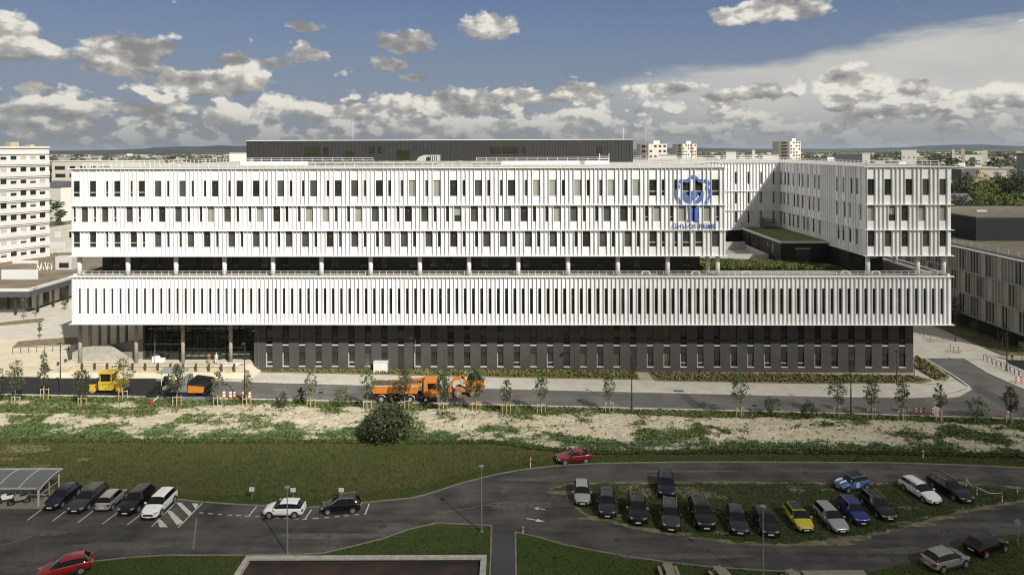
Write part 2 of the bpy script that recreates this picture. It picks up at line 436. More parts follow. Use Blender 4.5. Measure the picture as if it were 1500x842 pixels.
# terrace rail
def railing(parent, pts, h=.75, step=1.6, r=.025, name='railing', m=RAIL, rails=2):
    mb = MB()
    for a, b in zip(pts, pts[1:]):
        a = Vector(a); b = Vector(b); L = (b-a).length; n = max(1, round(L/step))
        for i in range(n+1):
            p = a.lerp(b, i/n); mb.tube(p, p+Vector((0,0,h)), r*1.2, n=5)
        for k_ in range(rails):
            z = Vector((0,0,h*(k_+1)/rails)); mb.tube(a+z, b+z, r, n=5)
    return mb.build(name, m, parent)
railing(hosp, [(uL+.6, .7, ZL1+.05), (uR-.6, .7, ZL1+.05)], h=.72, step=1.15, r=.03)
for px in (946, 1019, 1093, 1238, 1283):
    u = U(px, 402, .75); m_ = MB()
    pts = [(u + .75*math.cos(t), .75, ZL1+.25+.5*math.sin(t)) for t in [math.pi*i/10 for i in range(11)]]
    m_.path(pts, .09, n=8); m_.build('skylight_hood', WHITE2, hosp, smooth=True)
# columns under the upper volume
cmesh = MB().tube((0,0,ZL1), (0,0,ZU), .36, n=20).mesh('column', [mat('column_white', (.74,.73,.69), .6, var=.08, vscale=2)], True)
for px in [116.8,187.7,258,329,400,471,543,615,687,759,832,905,978,1051,1271,1344,1382]:
    link('column', cmesh, hosp, (U(px, 390, 1.0), 1.0, 0))
link('column', cmesh, hosp, (U(1036, 390, 3.6), 3.6, 0)); link('column', cmesh, hosp, (U(1312, 378, 14), 14, 0))
# dark setback storey on the terrace
uD0 = U(150, 385, 5.0); uD1 = U(1025, 385, 5.0); rr = random.Random(4)
wins = []; x = 1.6
while x < uD1-uD0-2.2:
    wins.append((x, x+1.2, rr.choice('ddbd'))); x += rr.choice([3.5, 3.5, 4.9, 2.6])
facade(hosp, 'terrace_wall', 'terrace_window', (uD0, 5.0), (1, 0), [(0, uD1-uD0, ZL1, ZU, 17.0, 19.1, wins, [])], wmat=mat('terrace_cladding', (.030,.028,.026), .6, col2=(.038,.035,.033), vscale=.7))
mb = MB(); mb.box(uD0+.01, uD1-.01, 5.35, 33, ZL1, ZU); mb.build('terrace_wall', BLACKW, hosp)
u1b = U(1293, 380, 5)
uw0 = uW-.25
MB().box(uw0, u1b, 5.0, 60, ZL1, ZU-.01).build('terrace_wall', BLACKW, hosp)
MB().box(u1b-2, u1b-.9, 4.95, 5.02, 18.6, 18.75).build('door_lamp', mat('lamp_off', (.7,.7,.65), .4), hosp)
# the upper volume: backs, roof
def roofbox(u0, u1, v0, v1, name='roof'):
    MB().box(u0, u1, v0, v1, ZT-.35, ZT-.02).build(name, ROOF, hosp)
roofbox(uL+.02, uE-.02, .3, 34.7); roofbox(uL+.02, uR-.02, 35.1, VB-.02); roofbox(uW+.1, uR-.02, .3, 35.08)
MB().box(uL+.02, uE-.02, .3, 34.7, ZU+.0, ZU+.3).build('soffit', MATS['soffit'], hosp)
MB().box(uW+.1, uR-.02, .3, VB, ZU+.0, ZU+.3).build('soffit', MATS['soffit'], hosp)
MB().box(uL+.02, uE, 35.1, VB, ZU+.0, ZU+.3).build('soffit', MATS['soffit'], hosp)
mb = MB()
mb.quad((uL,.001,ZU),(uL,.001,ZT),(uL,VB,ZT),(uL,VB,ZU)); mb.quad((uR,.001,ZU),(uR,VB,ZU),(uR,VB,ZT),(uR,.001,ZT))
mb.quad((uE,.001,ZU),(uE,34.8,ZU),(uE,34.8,ZT),(uE,.001,ZT)); mb.quad((uL,VB,ZU),(uL,VB,ZT),(uR,VB,ZT),(uR,VB,ZU))
mb.build('side_wall', WHITE, hosp)
fs = MB()
for i in range(1, 110):
    y = i*UNIT
    fs.box(uR-.01, uR+.25, y-.025, y+.025, ZU, ZT); fs.box(uL-.25, uL+.01, y-.025, y+.025, ZU, ZT)
    if y < 34: fs.box(uE-.01, uE+.25, y-.025, y+.025, ZU, ZT)
for z in (ZB1, ZB2, ZT-.06, ZU):
    fs.box(uR-.01, uR+.3, .3, VB, z-.04, z+.04); fs.box(uL-.3, uL+.01, .3, VB, z-.04, z+.04)
fs.build('side_fins', WHITE, hosp)
# courtyard: back wall and the flank of the right wing
VC = 34.8
cw = [U(x, 270, VC) for x in (1077.5, 1095.7, 1114.1, 1132.7)]
uC1 = U(1142, 300, VC)
segs = []
fl = [i*UNIT+.2 for i in range(0, int((uC1-uE)/UNIT)+1) if i*UNIT+.2 < uC1-uE]
for r_ in (1, 2, 3):
    w0, w1, z0, z1 = ZWIN[r_]
    segs.append((0, uC1-uE+.3, z0, z1, w0, w1, [(u-uE-.24, u-uE+.26, 'd') for u in cw], fl))
facade(hosp, 'courtyard_facade', 'courtyard_window', (uE, VC), (1, 0), segs)
for z in (ZB1, ZB2, ZU, ZT-.05): MB().box(uE+.3, uC1, VC-.3, VC, z-.05, z+.05).build('shelf', WHITE2, hosp)
# flank runs from (uC1, VC) to (uW, 0); outward normal points left
A_ = Vector((uC1, VC)); B_ = Vector((uW, 0)); e_ = (B_-A_).normalized(); Lf = (B_-A_).length
wx = {1: '1144.3 1150.4 1155.4 1162.1 1171 1176.2 1183.9 1193.6 1199.6 1225.9 1235.1 1247.4 1255.2',
      2: '1144.3 1148.7 1155.1 1163.6 1168.8 1175.9 1185.4 1191.3 1199.2 1225.6 1237.3 1244.9 1260',
      3: '1144.3 1148.7 1156.9 1162.1 1168.8 1178 1183.6 1191.3 1201 1227.7 1234.8 1244.8 1254.9'}
segs = []
for r_ in (1, 2, 3):
    w0, w1, z0, z1 = ZWIN[r_]; ws = []; last = -1
    for p in wx[r_].split():
        px = float(p); Y = 56.35/((px-750)/1000.0); s = (143.7 - Y)*Lf/(143.7-108.95)
        if s-.33 > last and s < Lf-.8: ws.append((s-.33, s+.33, 'd')); last = s+.35
    fl = [i*UNIT*1.25 for i in range(1, int(Lf/UNIT/1.25))]
    fl = [f for f in fl if not any(a-.04 < f < b+.04 for a, b, k in ws)]
    segs.append((0, Lf, z0, z1, w0, w1, ws, fl))
facade(hosp, 'flank_facade', 'courtyard_window', tuple(A_), tuple(e_), segs, fin_d=.12, fin_w=.06, recess=.06)
mb = MB()
for z in (ZB1, ZB2, ZU, ZT-.05):
    n = Vector((e_.y, -e_.x)); a = A_; b = B_; o = n*.3
    mb.prism([(a.x, a.y), (a.x+o.x, a.y+o.y), (b.x+o.x, b.y+o.y), (b.x, b.y)][::-1], z-.04, z+.04)
mb.build('shelf', WHITE2, hosp, fix=True)
# dark link building with planted roof in the courtyard
gx0, gx1, gv0, gv1 = 48.0-.3, 56.0, 12.6, 34.6
MB().box(gx0, uw0, gv0, gv1, ZL1, 20.2).build('link_building', BLACKW, hosp)
MB().box(gx0-.15, uw0, gv0-.15, gv0+.25, 20.0, 20.34).box(gx0-.15, gx0+.25, gv0+.25, gv1, 20.0, 20.34).build('roof_edge', PALE, hosp)
GREENR = mat('sedum_roof', (.10,.14,.03), .95, col2=(.15,.16,.05), vscale=1.5, bump=.5, bscale=6)
struct(MB().box(gx0+.3, uw0, gv0+.3, gv1, 20.2, 20.30).build('planted_roof', GREENR, hosp))
railing(hosp, [(gx0+.1, gv0+.5, 20.3), (gx0+.1, gv1, 20.3)], h=1.0, step=1.4, r=.03, m=FRAME, rails=1)
for i in range(6): add_window(hosp, 'link_window', (gx0-.02, gv0+4.2+i*2.6, 16.6), -math.pi/2, 1.0, 3.0, 'd' if i % 2 else 'b')
MB().box(uw0-6.0, uw0-3.2, gv0-.12, gv0, 19.0, 19.12).build('door_canopy', PALE, hosp)
MB().box(uw0-5.8, uw0-3.4, gv0-.03, gv0, ZL1, 18.9).build('door', FRAME, hosp)
# dark storey under the courtyard back wall, atrium parapet
MB().box(uE-.2, gx0-.05, VC+.2, VC+5, ZL1, ZU).build('terrace_wall', BLACKW, hosp)
ap = mat('pale_parapet', (.52,.50,.46), .7, var=.1)
mb = MB(); px0, px1, pv0, pv1 = uE-3.0, 47.2, 17.2, 30.0
mb.box(px0, px1, pv0, pv0+.25, ZL1-.1, ZL1+.95); mb.box(px1-.25, px1, pv0+.25, pv1, ZL1-.1, ZL1+.95); mb.box(px0, px1-.25, pv1-.25, pv1, ZL1-.1, ZL1+1.5)
mb.build('atrium_parapet', ap, hosp)
# metal stair at the back of the link building
mb = MB()
for i in range(8): mb.box(gx0+4+i*.0, gx0+7.0, gv1-2.4+i*.28, gv1-2.15+i*.28, 20.3+i*.25, 20.36+i*.25)
mb.box(gx0+3.95, gx0+4.0, gv1-2.4, gv1-.1, 20.3, 22.6); mb.build('roof_stair', mat('dark_steel', (.10,.10,.095), .5), hosp)
# ground floor, dark, with two-level windows
VG = 3.5; gL = U(372, 510, VG); gR = uDarkR
gw = []; n_ = 39
a0 = U(65/3.507+400, 520, VG); a1 = U(777/3.507+1100, 520, VG); st_ = (a1-a0)/37.0
doors = [a0+7*st_, a0+round((U(939, 520, VG)-a0)/st_)*st_, a0+round((U(1250, 520, VG)-a0)/st_)*st_]
cs = [a0+i*st_ for i in range(-1, 38)]
lowk = [(c-.52-gL, c+.52-gL, 'x') for c in cs]
rk = random.Random(8)
facade(hosp, 'ground_wall', None, (gL, VG), (1, 0),
       [(0, gR-gL, -1.6, 5.6-.25, .75, 5.35-.25, lowk, []), (0, gR-gL, 5.10, ZL0, 5.12, 8.6, lowk, [])], wmat=DARKW, recess=.25)
rz0 = 0.0
for c in cs:
    a = c-.52
    isd = any(abs(c-d) < .5 for d in doors)
    add_window(hosp, 'tall_window', (a, VG+.25, 4.40), 0, 1.04, 4.2, 'd' if rk.random() < .8 else 'b')
    MB().box(a, a+1.04, VG+.03, VG+.33, 4.26, 4.40).build('sill', PALE, hosp)
    MB().box(a, a+1.04, VG+.12, VG+.3, 3.10, 4.25).build('spandrel', SPAN, hosp)
    if isd:
        o = MB().box(a, a+1.04, VG+.1, VG+.2, -.9, 3.05); o.box(a+.1, a+.94, VG+.08, VG+.12, 1.1, 2.4, 1); o.build('door', [FRAME, GLASS], hosp)
        MB().box(a-.02, a+1.06, VG-.004, VG+.08, -.9, .76).build('door_jamb', FRAME, hosp)
    else:
        add_window(hosp, 'ground_window', (a, VG+.25, .85), 0, 1.04, 2.2, rk.choice(['d','d','b','dt']))
        MB().box(a-.05, a+1.09, VG-.10, VG+.24, .75, .85).build('sill', PALE, hosp)
        if rk.random() < .4: MB().box(a+.004, a+.07, VG+.03, VG+.22, .86, 3.0).build('lit_reveal', PALE, hosp)  # pale strip on the left reveal, its sunlit tone put into the colour
MB().quad((gR, VG, -1.6), (gR, VB, -1.6), (gR, VB, ZL0), (gR, VG, ZL0)).build('side_wall', DARKW, hosp)
MB().quad((gL, VG+4, -1.6), (gL, VG, -1.6), (gL, VG, ZL0), (gL, VG+4, ZL0)).build('side_wall', DARKW, hosp)
# glazed lobby with mullions and inner floor lines
VL = 5.4; lb0 = U(212, 510, VL); lb1 = U(374, 510, VL)
MB().box(lb0, lb1, VL+.1, VL+.15, -.5, ZL0).build('lobby_glazing', GLASSG, hosp)
mb = MB(); x = lb0; i = 0
while x < lb1: mb.box(x, x+(.10 if i % 3 else .16), VL-.06, VL+.1, -.5, ZL0); x += 1.15; i += 1
for z in (.9, 2.6, 4.6, 5.5, 7.3): mb.box(lb0, lb1, VL-.04, VL+.1, z, z+.12)
mb.build('mullions', FRAME, hosp)
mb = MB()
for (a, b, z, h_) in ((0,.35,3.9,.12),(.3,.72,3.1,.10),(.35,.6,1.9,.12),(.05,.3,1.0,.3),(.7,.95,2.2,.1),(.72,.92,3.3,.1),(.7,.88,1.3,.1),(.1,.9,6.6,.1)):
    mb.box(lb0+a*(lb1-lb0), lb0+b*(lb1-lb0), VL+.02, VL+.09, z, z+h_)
mb.build('lobby_bars', mat('pale_bar', (.30,.31,.26), .4), hosp)  # plain pale bars just in front of the lobby glazing
mb = MB(); mb.box(lb0-.3, lb0, VL, VL+20, .5, ZL0)
mb.build('side_wall', DARKW, hosp)
# concrete columns of the portico
ccm = {}
def ccol(px, py, v, zb=0, r=.34):
    x, y = PX(px, py)
    zb = (zb, r)
    if zb not in ccm: ccm[zb] = MB().tube((0,0,zb[0]), (0,0,ZL0), r, n=18).mesh('column', [CONC], True)
    link('column', ccm[zb], hosp, (U(px, py, v), v, 0))
for px in (117.5, 199.6, 268, 338): ccol(px, 510, 3.7, 1.3, .30)
for px, D in ((131.7,113.2),(145.7,115.8),(158.8,118.4),(172.5,121.2),(185,123.9),(211.6,130)): ccol(px, 500, D-D0+1.5, 1.3, .28)
# ramp walls
w_ = CONC
zz = lambda px, py, v: UZ(px, py, v)
a = [zz(112.6, 513, 4.3), zz(158, 504, 4.3), zz(193, 527, 4.3)]
mb = MB(); poly = [(a[0][0]-.8, 1.3), (a[2][0]+.4, 1.3), (a[2][0], a[2][1]), (a[1][0], a[1][1]), (a[0][0]+.9, a[0][1]+.5), (a[0][0]-.8, a[0][1]-.4)]
mb.side(poly, 4.3, 4.6); mb.build('ramp_wall', CONC, hosp, fix=True)
b0 = zz(160, 505, 5.6); b1 = zz(215, 496, 5.6)
MB().side([(b0[0], 1.3), (b1[0], 1.3), (b1[0], b1[1]), (b0[0], b0[1])], 5.6, 5.9).build('ramp_wall', CONCD, hosp, fix=True)  # rear ramp wall in darker concrete, its shade put into the colour
# roof plant: penthouse, rails, kerbs, ducts
VP = 40.0
p0 = U(361, 220, VP); p1 = U(927, 220, VP); ZP = 38.9
PENT = mat('penthouse_cladding', (.024,.0235,.023), .6, col2=(.030,.029,.028), vscale=.5)
mb = MB(); mb.box(p0, p1, VP, VP+24, ZT, ZP)
i = 0; x = p0+.2
while x < p1: mb.box(x, x+.10, VP-.07, VP, ZT, ZP-.1); x += .85 if x < p0+46 else .6
ph = mb.build('penthouse', PENT, hosp)
MB().box(p0-.05, p1+.05, VP-.1, VP+24, ZP, ZP+.12).build('roof_edge', WHITE2, ph)
for (xa, xb, ya, yb) in ((446,469,216,227),(474,481,216,227),(541,549,215.5,223.5),(555,559,215.5,223.5),(582,600,221,236),(506,517,222,233),(718,736,216,224),(738,759,216,224),(765,771,216,223),(875,882,215,224)):
    u_a, z_a = UZ(xa, ya, VP); u_b, z_b = UZ(xb, yb, VP)
    MB().box(u_a, u_b, VP-.16, VP-.05, z_b, z_a).build('louvre_window', glass('penthouse_glass', (.028,.033,.012), .25), ph)
def kerb(px0_, px1_, v, h, d=3.0):
    a_ = U(px0_, 238, v); b_ = U(px1_, 238, v)
    MB().box(a_, b_, v, v+d, ZT-.02, ZT+h).build('roof_kerb', WHITE2, hosp)
    railing(hosp, [(a_+.1, v+.2, ZT+h), (b_-.1, v+.2, ZT+h)], h=.7, step=2.0, r=.035)
kerb(352, 547, 24, .6); kerb(697, 892, 22, .6)
railing(hosp, [(uL+1, 1.4, ZT), (uE-.6, 1.4, ZT)], h=.72, step=1.6, r=.03)
railing(hosp, [(uL+1, 1.6, ZT), (uL+1, VB-1, ZT)], h=.9, step=1.8, r=.035)
railing(hosp, [(uL+14, 34, ZT), (uL+14, VB-1, ZT)], h=.9, step=1.8, r=.035)
railing(hosp, [(U(925,235,50), 50, ZT), (U(1055,240,8), 8, ZT)], h=.9, step=1.5, r=.04)
railing(hosp, [(U(930,232,VB-2), VB-2, ZT), (uR-2, VB-2, ZT)], h=.9, step=1.6, r=.04)
railing(hosp, [(uE+.2, VC+.8, ZT), (uC1+.6, VC+.8, ZT), (uW+.8, 1.2, ZT), (uR-1.2, 1.2, ZT)], h=.85, step=1.3, r=.045)
GAL = mat('galvanised_duct', (.34,.35,.32), .5, metal=.3, var=.3, vscale=1)
mb = MB()
for (a_, b_, v, r_) in ((452,640,16,.35),(452,600,17.5,.3),(690,735,14,.3),(560,700,20,.25)):
    mb.tube((U(a_,240,v), v, ZT+.45), (U(b_,240,v), v, ZT+.45), r_, n=8)
mb.build('roof_ducts', GAL, hosp)
for px in (470, 500, 530, 560, 590, 670, 715, 850): MB().box(U(px,240,18), U(px,240,18)+.9, 18.6, 19.5, ZT, ZT+.8).build('roof_vent', GAL, hosp)
ua, ub = U(608, 236, 30), U(643, 236, 30)
mb = MB(); mb.side([(ua, ZT), (ub, ZT), (ub, ZT+1.75), (ua+1.8, ZT+1.75), (ua+.7, ZT+1.3), (ua+.2, ZT+.5)], 30, 32.5)
for i in range(5): mb.box(ub-2.2+i*.42, ub-2.1+i*.42, 29.9, 30, ZT+.3, ZT+1.6, 1)
mb.box(ua+2.3, ua+3.2, 29.9, 30, ZT+.5, ZT+1.3, 1)
mb.build('ventilation_unit', [mat('unit_shell', (.42,.44,.38), .5), FRAME], hosp, fix=True)
mb = MB(); ua = U(878, 236, 28); mb.box(ua, ua+.12, 28, 28.1, ZT, ZT+2.0); mb.box(ua+1.9, ua+2.0, 28, 28.1, ZT, ZT+2.0); mb.box(ua, ua+2, 28, 28.1, ZT+.9, ZT+1.0); mb.box(ua, ua+2, 28, 28.1, ZT+1.4, ZT+1.45)
mb.build('roof_ladder', RAIL, hosp)
for px in (517, 1.0):
    if px > 2: MB().tube((U(px,200,55), 55, ZP), (U(px,200,55), 55, ZP+5.5), .03, n=5).build('antenna_mast', RAIL, hosp)
MB().tube((U(913,200,42), 42, ZP), (U(913,200,42), 42, ZP+2.5), .05, n=5).build('antenna_mast', RAIL, hosp)
MB().tube((U(946,200,42), 42, ZT), (U(946,200,42), 42, ZT+8.5), .03, n=5).build('antenna_mast', RAIL, hosp)

# the emblem and the lettering, standing between the fins
BLUE = mat('emblem_blue', (.075,.15,.44), .55)
def LP(x, y):               # emblem crop pixel -> local u,z
    return UZ(970+x/8.42, 245+y/8.42, -.18)
def ribbon(pts, w, v=-.265, t=.03, m=None):
    P = [Vector(LP(*p)) for p in pts]
    # smooth
    Q = []
    n = len(P)
    for i in range(n-1):
        p0_, p1_, p2_, p3_ = P[max(i-1,0)], P[i], P[i+1], P[min(i+2,n-1)]
        for k_ in range(6):
            t_ = k_/6; Q.append(.5*((2*p1_)+(-p0_+p2_)*t_+(2*p0_-5*p1_+4*p2_-p3_)*t_*t_+(-p0_+3*p1_-3*p2_+p3_)*t_**3))
    Q.append(P[-1]); mb = m or MB()
    Lf_, Rt = [], []
    for i, q in enumerate(Q):
        d = (Q[min(i+1,len(Q)-1)]-Q[max(i-1,0)]).normalized(); nn = Vector((-d.y, d.x))*w/2
        Lf_.append(q+nn); Rt.append(q-nn)
    for i in range(len(Q)-1):
        a, b, c, d = Lf_[i], Lf_[i+1], Rt[i+1], Rt[i]
        mb.side([(a.x,a.y),(b.x,b.y),(c.x,c.y),(d.x,d.y)], v, v+t)
    return mb
emb = MB()
ribbon([(250,468),(225,440),(205,400),(178,350),(170,305),(196,262),(205,235),(192,205),(220,168),(262,168),(300,178),(330,162),(350,122),(385,112),(422,128),(452,168),(488,176),(540,162),(572,195),(556,240),(568,272),(602,305),(598,345),(572,375),(556,410),(550,468)], .38, m=emb)
ribbon([(228,470),(310,474)], .28, m=emb); ribbon([(470,472),(552,470)], .28, m=emb)
c = Vector(LP(385, 342)); r_ = abs(LP(438,342)[0]-c.x)
emb.side([(c.x+r_*math.cos(t), c.y+r_*math.sin(t)) for t in [2*math.pi*i/28 for i in range(28)]], -.265, -.235)
def poly(pts): emb.side([LP(*p) for p in pts], -.270, -.24)
poly([(252,300),(290,298),(300,345),(330,385),(365,408),(365,455),(335,440),(300,425),(262,370)])
poly([(518,300),(480,298),(470,345),(442,385),(408,408),(408,455),(438,440),(475,425),(510,370)])
poly([(325,470),(350,478),(376,515),(372,660),(318,665),(335,600)])
poly([(455,470),(425,478),(398,515),(400,660),(462,665),(440,600)])
emb.build('emblem', BLUE, hosp, fix=True)
tcv = bpy.data.curves.new('lettering', 'FONT'); tcv.body = 'CHU DE REIMS'; tcv.size = 1.0; tcv.extrude = .012; tcv.space_character = 1.04
tcv.offset = .022
to = bpy.data.objects.new('lettering', tcv); COL.objects.link(to); to.parent = hosp
tcv.materials.append(mat('lettering_blue', (.05,.09,.28), .55))
a = LP(118, 752); b = LP(658, 698)
bpy.context.view_layer.update()
wd_ = max(.1, to.dimensions.x); capH = 0.70
to.scale = ((b[0]-a[0])/wd_, (b[1]-a[1])/capH, 1)
dg_ = bpy.context.evaluated_depsgraph_get(); lm_ = bpy.data.meshes.new_from_object(to.evaluated_get(dg_))
lo_ = link('lettering', lm_, hosp); lo_.scale = ((b[0]-a[0])/wd_, (b[1]-a[1])/capH, 1)
lo_.rotation_euler = (R(90), 0, 0); lo_.location = (a[0], -.30, a[1])
bpy.data.objects.remove(to)
# ---------------------------------------------------------------- ground
def sheet(name, pts, z, m, kind='structure', thick=0.0, is_px=True, parent=None, zero=None):
    """flat polygon given by photo pixels on the ground or world xy"""
    P = [G(*p) if is_px else Vector((p[0], p[1], 0)) for p in pts]
    P = [Vector((p.x, p.y, z)) for p in P]
    # orientation up
    A = sum(P[i].x*P[(i+1) % len(P)].y-P[(i+1) % len(P)].x*P[i].y for i in range(len(P)))
    if A < 0: P.reverse()
    mb = MB(); n = len(P)
    mb.add(P, [tuple(range(n))])
    if thick:
        lo = [p-Vector((0,0,thick)) for p in P]
        mb.add(P+lo, [(n+i, n+(i+1) % n, (i+1) % n, i) for i in range(n)])
    o = mb.build(name, m, parent); 
    if kind: o['kind'] = kind
    return o
def jitter(pts, amp, step=.5, seed=1, is_px=True):
    """polyline (px) to world xy with a ragged edge"""
    P = [G(*p) if is_px else Vector((*p, 0)) for p in pts]; out = []
    for a, b in zip(P, P[1:]+P[:1]):
        L = (b-a).length; n = max(1, int(L/step)); nn = Vector((-(b-a).y, (b-a).x, 0)).normalized()
        for i in range(n):
            p = a.lerp(b, i/n); k = noise.noise(Vector((p.x*.55, p.y*.55, seed*7.1))) + .6*noise.noise(Vector((p.x*2.1, p.y*2.1, seed*3.3)))
            out.append((p.x+nn.x*k*amp, p.y+nn.y*k*amp))
    return out
# far land
def land_mat():
    m = bpy.data.materials.new('land'); m.use_nodes = True; nt = m.node_tree; N = nt.nodes; b = N['Principled BSDF']; b.inputs['Roughness'].default_value = .95
    g = N.new('ShaderNodeNewGeometry')
    vr = N.new('ShaderNodeTexVoronoi'); vr.inputs['Scale'].default_value = .0022
    mp = N.new('ShaderNodeMapping'); mp.inputs['Scale'].default_value = (1, .55, 0); mp.inputs['Rotation'].default_value = (0, 0, .4)
    nt.links.new(g.outputs['Position'], mp.inputs[0]); nt.links.new(mp.outputs[0], vr.inputs['Vector'])
    cr = N.new('ShaderNodeValToRGB'); cr.color_ramp.interpolation = 'CONSTANT'
    el = cr.color_ramp.elements; el[0].color = (.06,.08,.022,1); el[1].position = .25; el[1].color = (.14,.13,.06,1)
    for p, c in ((.4,(.07,.11,.03)),(.55,(.16,.18,.06)),(.7,(.30,.27,.15)),(.82,(.06,.09,.03))):
        e = el.new(p); e.color = (*[q*.62 for q in c], 1)
    sp = N.new('ShaderNodeSeparateColor'); nt.links.new(vr.outputs['Color'], sp.inputs[0]); nt.links.new(sp.outputs[0], cr.inputs[0])
    nt.links.new(cr.outputs[0], b.inputs['Base Color']); return m
LAND = land_mat()
struct(sheet('ground', [(-30000,-400),(30000,-400),(30000,34000),(-30000,34000)], -.30, LAND, is_px=False))
PAVE = mat('light_paving', (.52,.49,.41), .85, var=.16, vscale=.5, bump=.1)
PAVE2 = mat('sandy_paving', (.60,.53,.39), .9, var=.18, vscale=.35, bump=.1)
DIRT = mat('dry_soil', (.46,.40,.27), .95, col2=(.34,.28,.17), vscale=.8, bump=.5, bscale=4)
SITE = mat('site_gravel', (.40,.37,.29), .9, var=.25, vscale=.3)
struct(sheet('site_ground', [(-260,96),(260,96),(260,320),(-260,320)], -.06, SITE, is_px=False))
def asphalt(name, c, var=.3):
    if name in MATS: return MATS[name]
    m = bpy.data.materials.new(name); m.use_nodes = True; nt = m.node_tree; N = nt.nodes; b = N['Principled BSDF']; b.inputs['Roughness'].default_value = .85
    g = N.new('ShaderNodeNewGeometry')
    def nz(s, d, vec=None):
        n = N.new('ShaderNodeTexNoise'); n.inputs['Scale'].default_value = s; n.inputs['Detail'].default_value = d
        nt.links.new(vec if vec else g.outputs['Position'], n.inputs['Vector']); return n.outputs[0]
    mp = N.new('ShaderNodeMapping'); mp.inputs['Scale'].default_value = (.12, 1.1, 1); nt.links.new(g.outputs['Position'], mp.inputs[0])
    a = nz(.25, 6); s = nz(1.0, 5, mp.outputs[0]); f = nz(9, 3)
    def mth(op, x, y):
        n = N.new('ShaderNodeMath'); n.operation = op
        for i_, q in enumerate((x, y)):
            if hasattr(q, 'is_linked'): nt.links.new(q, n.inputs[i_])
            else: n.inputs[i_].default_value = q
        return n.outputs[0]
    t = mth('ADD', mth('ADD', mth('MULTIPLY', a, .5), mth('MULTIPLY', s, .3)), mth('MULTIPLY', f, .25))
    # thin cracks
    v = N.new('ShaderNodeTexVoronoi'); v.feature = 'DISTANCE_TO_EDGE'; v.inputs['Scale'].default_value = .11
    nv = N.new('ShaderNodeTexNoise'); nv.inputs['Scale'].default_value = .8; nv.inputs['Detail'].default_value = 4; nt.links.new(g.outputs['Position'], nv.inputs['Vector'])
    vm = N.new('ShaderNodeVectorMath'); vm.operation = 'MULTIPLY_ADD'; vm.inputs[1].default_value = (4,4,0); nt.links.new(nv.outputs[1], vm.inputs[0]); nt.links.new(g.outputs['Position'], vm.inputs[2])
    nt.links.new(vm.outputs[0], v.inputs['Vector'])
    ck = mth('LESS_THAN', v.outputs['Distance'], .0045)
    ck = mth('MULTIPLY', ck, mth('GREATER_THAN', a, .52))
    cr = N.new('ShaderNodeMapRange'); cr.inputs[1].default_value = .42; cr.inputs[2].default_value = .66; nt.links.new(t, cr.inputs[0])
    mx = N.new('ShaderNodeMix'); mx.data_type = 'RGBA'; mx.inputs[6].default_value = (*[q*(1-var) for q in c], 1); mx.inputs[7].default_value = (*[q*(1+var) for q in c], 1)
    nt.links.new(cr.outputs[0], mx.inputs[0])
    m2 = N.new('ShaderNodeMix'); m2.data_type = 'RGBA'; m2.inputs[7].default_value = (*[q*.45 for q in c], 1); nt.links.new(ck, m2.inputs[0]); nt.links.new(mx.outputs[2], m2.inputs[6])
    nt.links.new(m2.outputs[2], b.inputs['Base Color'])
    bp = N.new('ShaderNodeBump'); bp.inputs['Strength'].default_value = .25; bp.inputs['Distance'].default_value = .05; nt.links.new(nz(25, 3), bp.inputs['Height']); nt.links.new(bp.outputs[0], b.inputs['Normal'])
    MATS[name] = m; return m
ASPH = asphalt('old_asphalt', (.060,.055,.048), .6)
ASPN = asphalt('new_asphalt', (.125,.118,.108), .3)
ASPF = asphalt('fresh_asphalt', (.012,.012,.013), .2)
PAINT = mat('road_paint', (.62,.61,.56), .7, col2=(.38,.37,.33), vscale=2.5, lo=.45, hi=.75)
KERB = mat('kerb_stone', (.58,.56,.50), .8, var=.2, vscale=1.5)
def grass_mat(name, a, b, c, s1=.05, s2=.45):
    """lawn with large dry and green areas, small tufts"""
    m = bpy.data.materials.new(name); m.use_nodes = True; nt = m.node_tree; N = nt.nodes; P = N['Principled BSDF']; P.inputs['Roughness'].default_value = .95; P.inputs['Specular IOR Level'].default_value = .2
    g = N.new('ShaderNodeNewGeometry'); mp = N.new('ShaderNodeMapping'); mp.inputs['Scale'].default_value = (1, 1.8, 1); nt.links.new(g.outputs['Position'], mp.inputs[0])
    def nz(s, d, lo, hi, r=.6):
        n = N.new('ShaderNodeTexNoise'); n.inputs['Scale'].default_value = s; n.inputs['Detail'].default_value = d; n.inputs['Roughness'].default_value = r; nt.links.new(mp.outputs[0], n.inputs['Vector'])
        q = N.new('ShaderNodeMapRange'); q.inputs[1].default_value = lo; q.inputs[2].default_value = hi; nt.links.new(n.outputs[0], q.inputs[0]); return q.outputs[0]
    def mx(f, x, y):
        q = N.new('ShaderNodeMix'); q.data_type = 'RGBA'; nt.links.new(f, q.inputs[0])
        for s_, v in ((q.inputs[6], x), (q.inputs[7], y)):
            if isinstance(v, tuple): s_.default_value = (*v, 1)
            else: nt.links.new(v, s_)
        return q.outputs[2]
    o = mx(nz(s1, 5, .38, .62), a, b); o = mx(nz(s2, 10, .42, .72, .7), o, c); o = mx(nz(3.0, 6, .45, .8, .75), o, tuple(q*.55 for q in a))
    nt.links.new(o, P.inputs['Base Color'])
    bp = N.new('ShaderNodeBump'); bp.inputs['Strength'].default_value = .9; bp.inputs['Distance'].default_value = .1; nt.links.new(nz(6, 5, 0, 1), bp.inputs['Height']); nt.links.new(bp.outputs[0], P.inputs['Normal'])
    MATS[name] = m; return m
GRASS = grass_mat('lawn_grass', (.050,.074,.013), (.092,.080,.026), (.12,.11,.042))
GRASSB = grass_mat('mown_grass', (.034,.062,.009), (.048,.064,.013), (.060,.078,.018))
GRASS2 = mat('verge_grass', (.045,.085,.014), .95, col2=(.075,.10,.025), vscale=.8, bump=.9, bscale=6, detail=10, lo=.3, hi=.7)
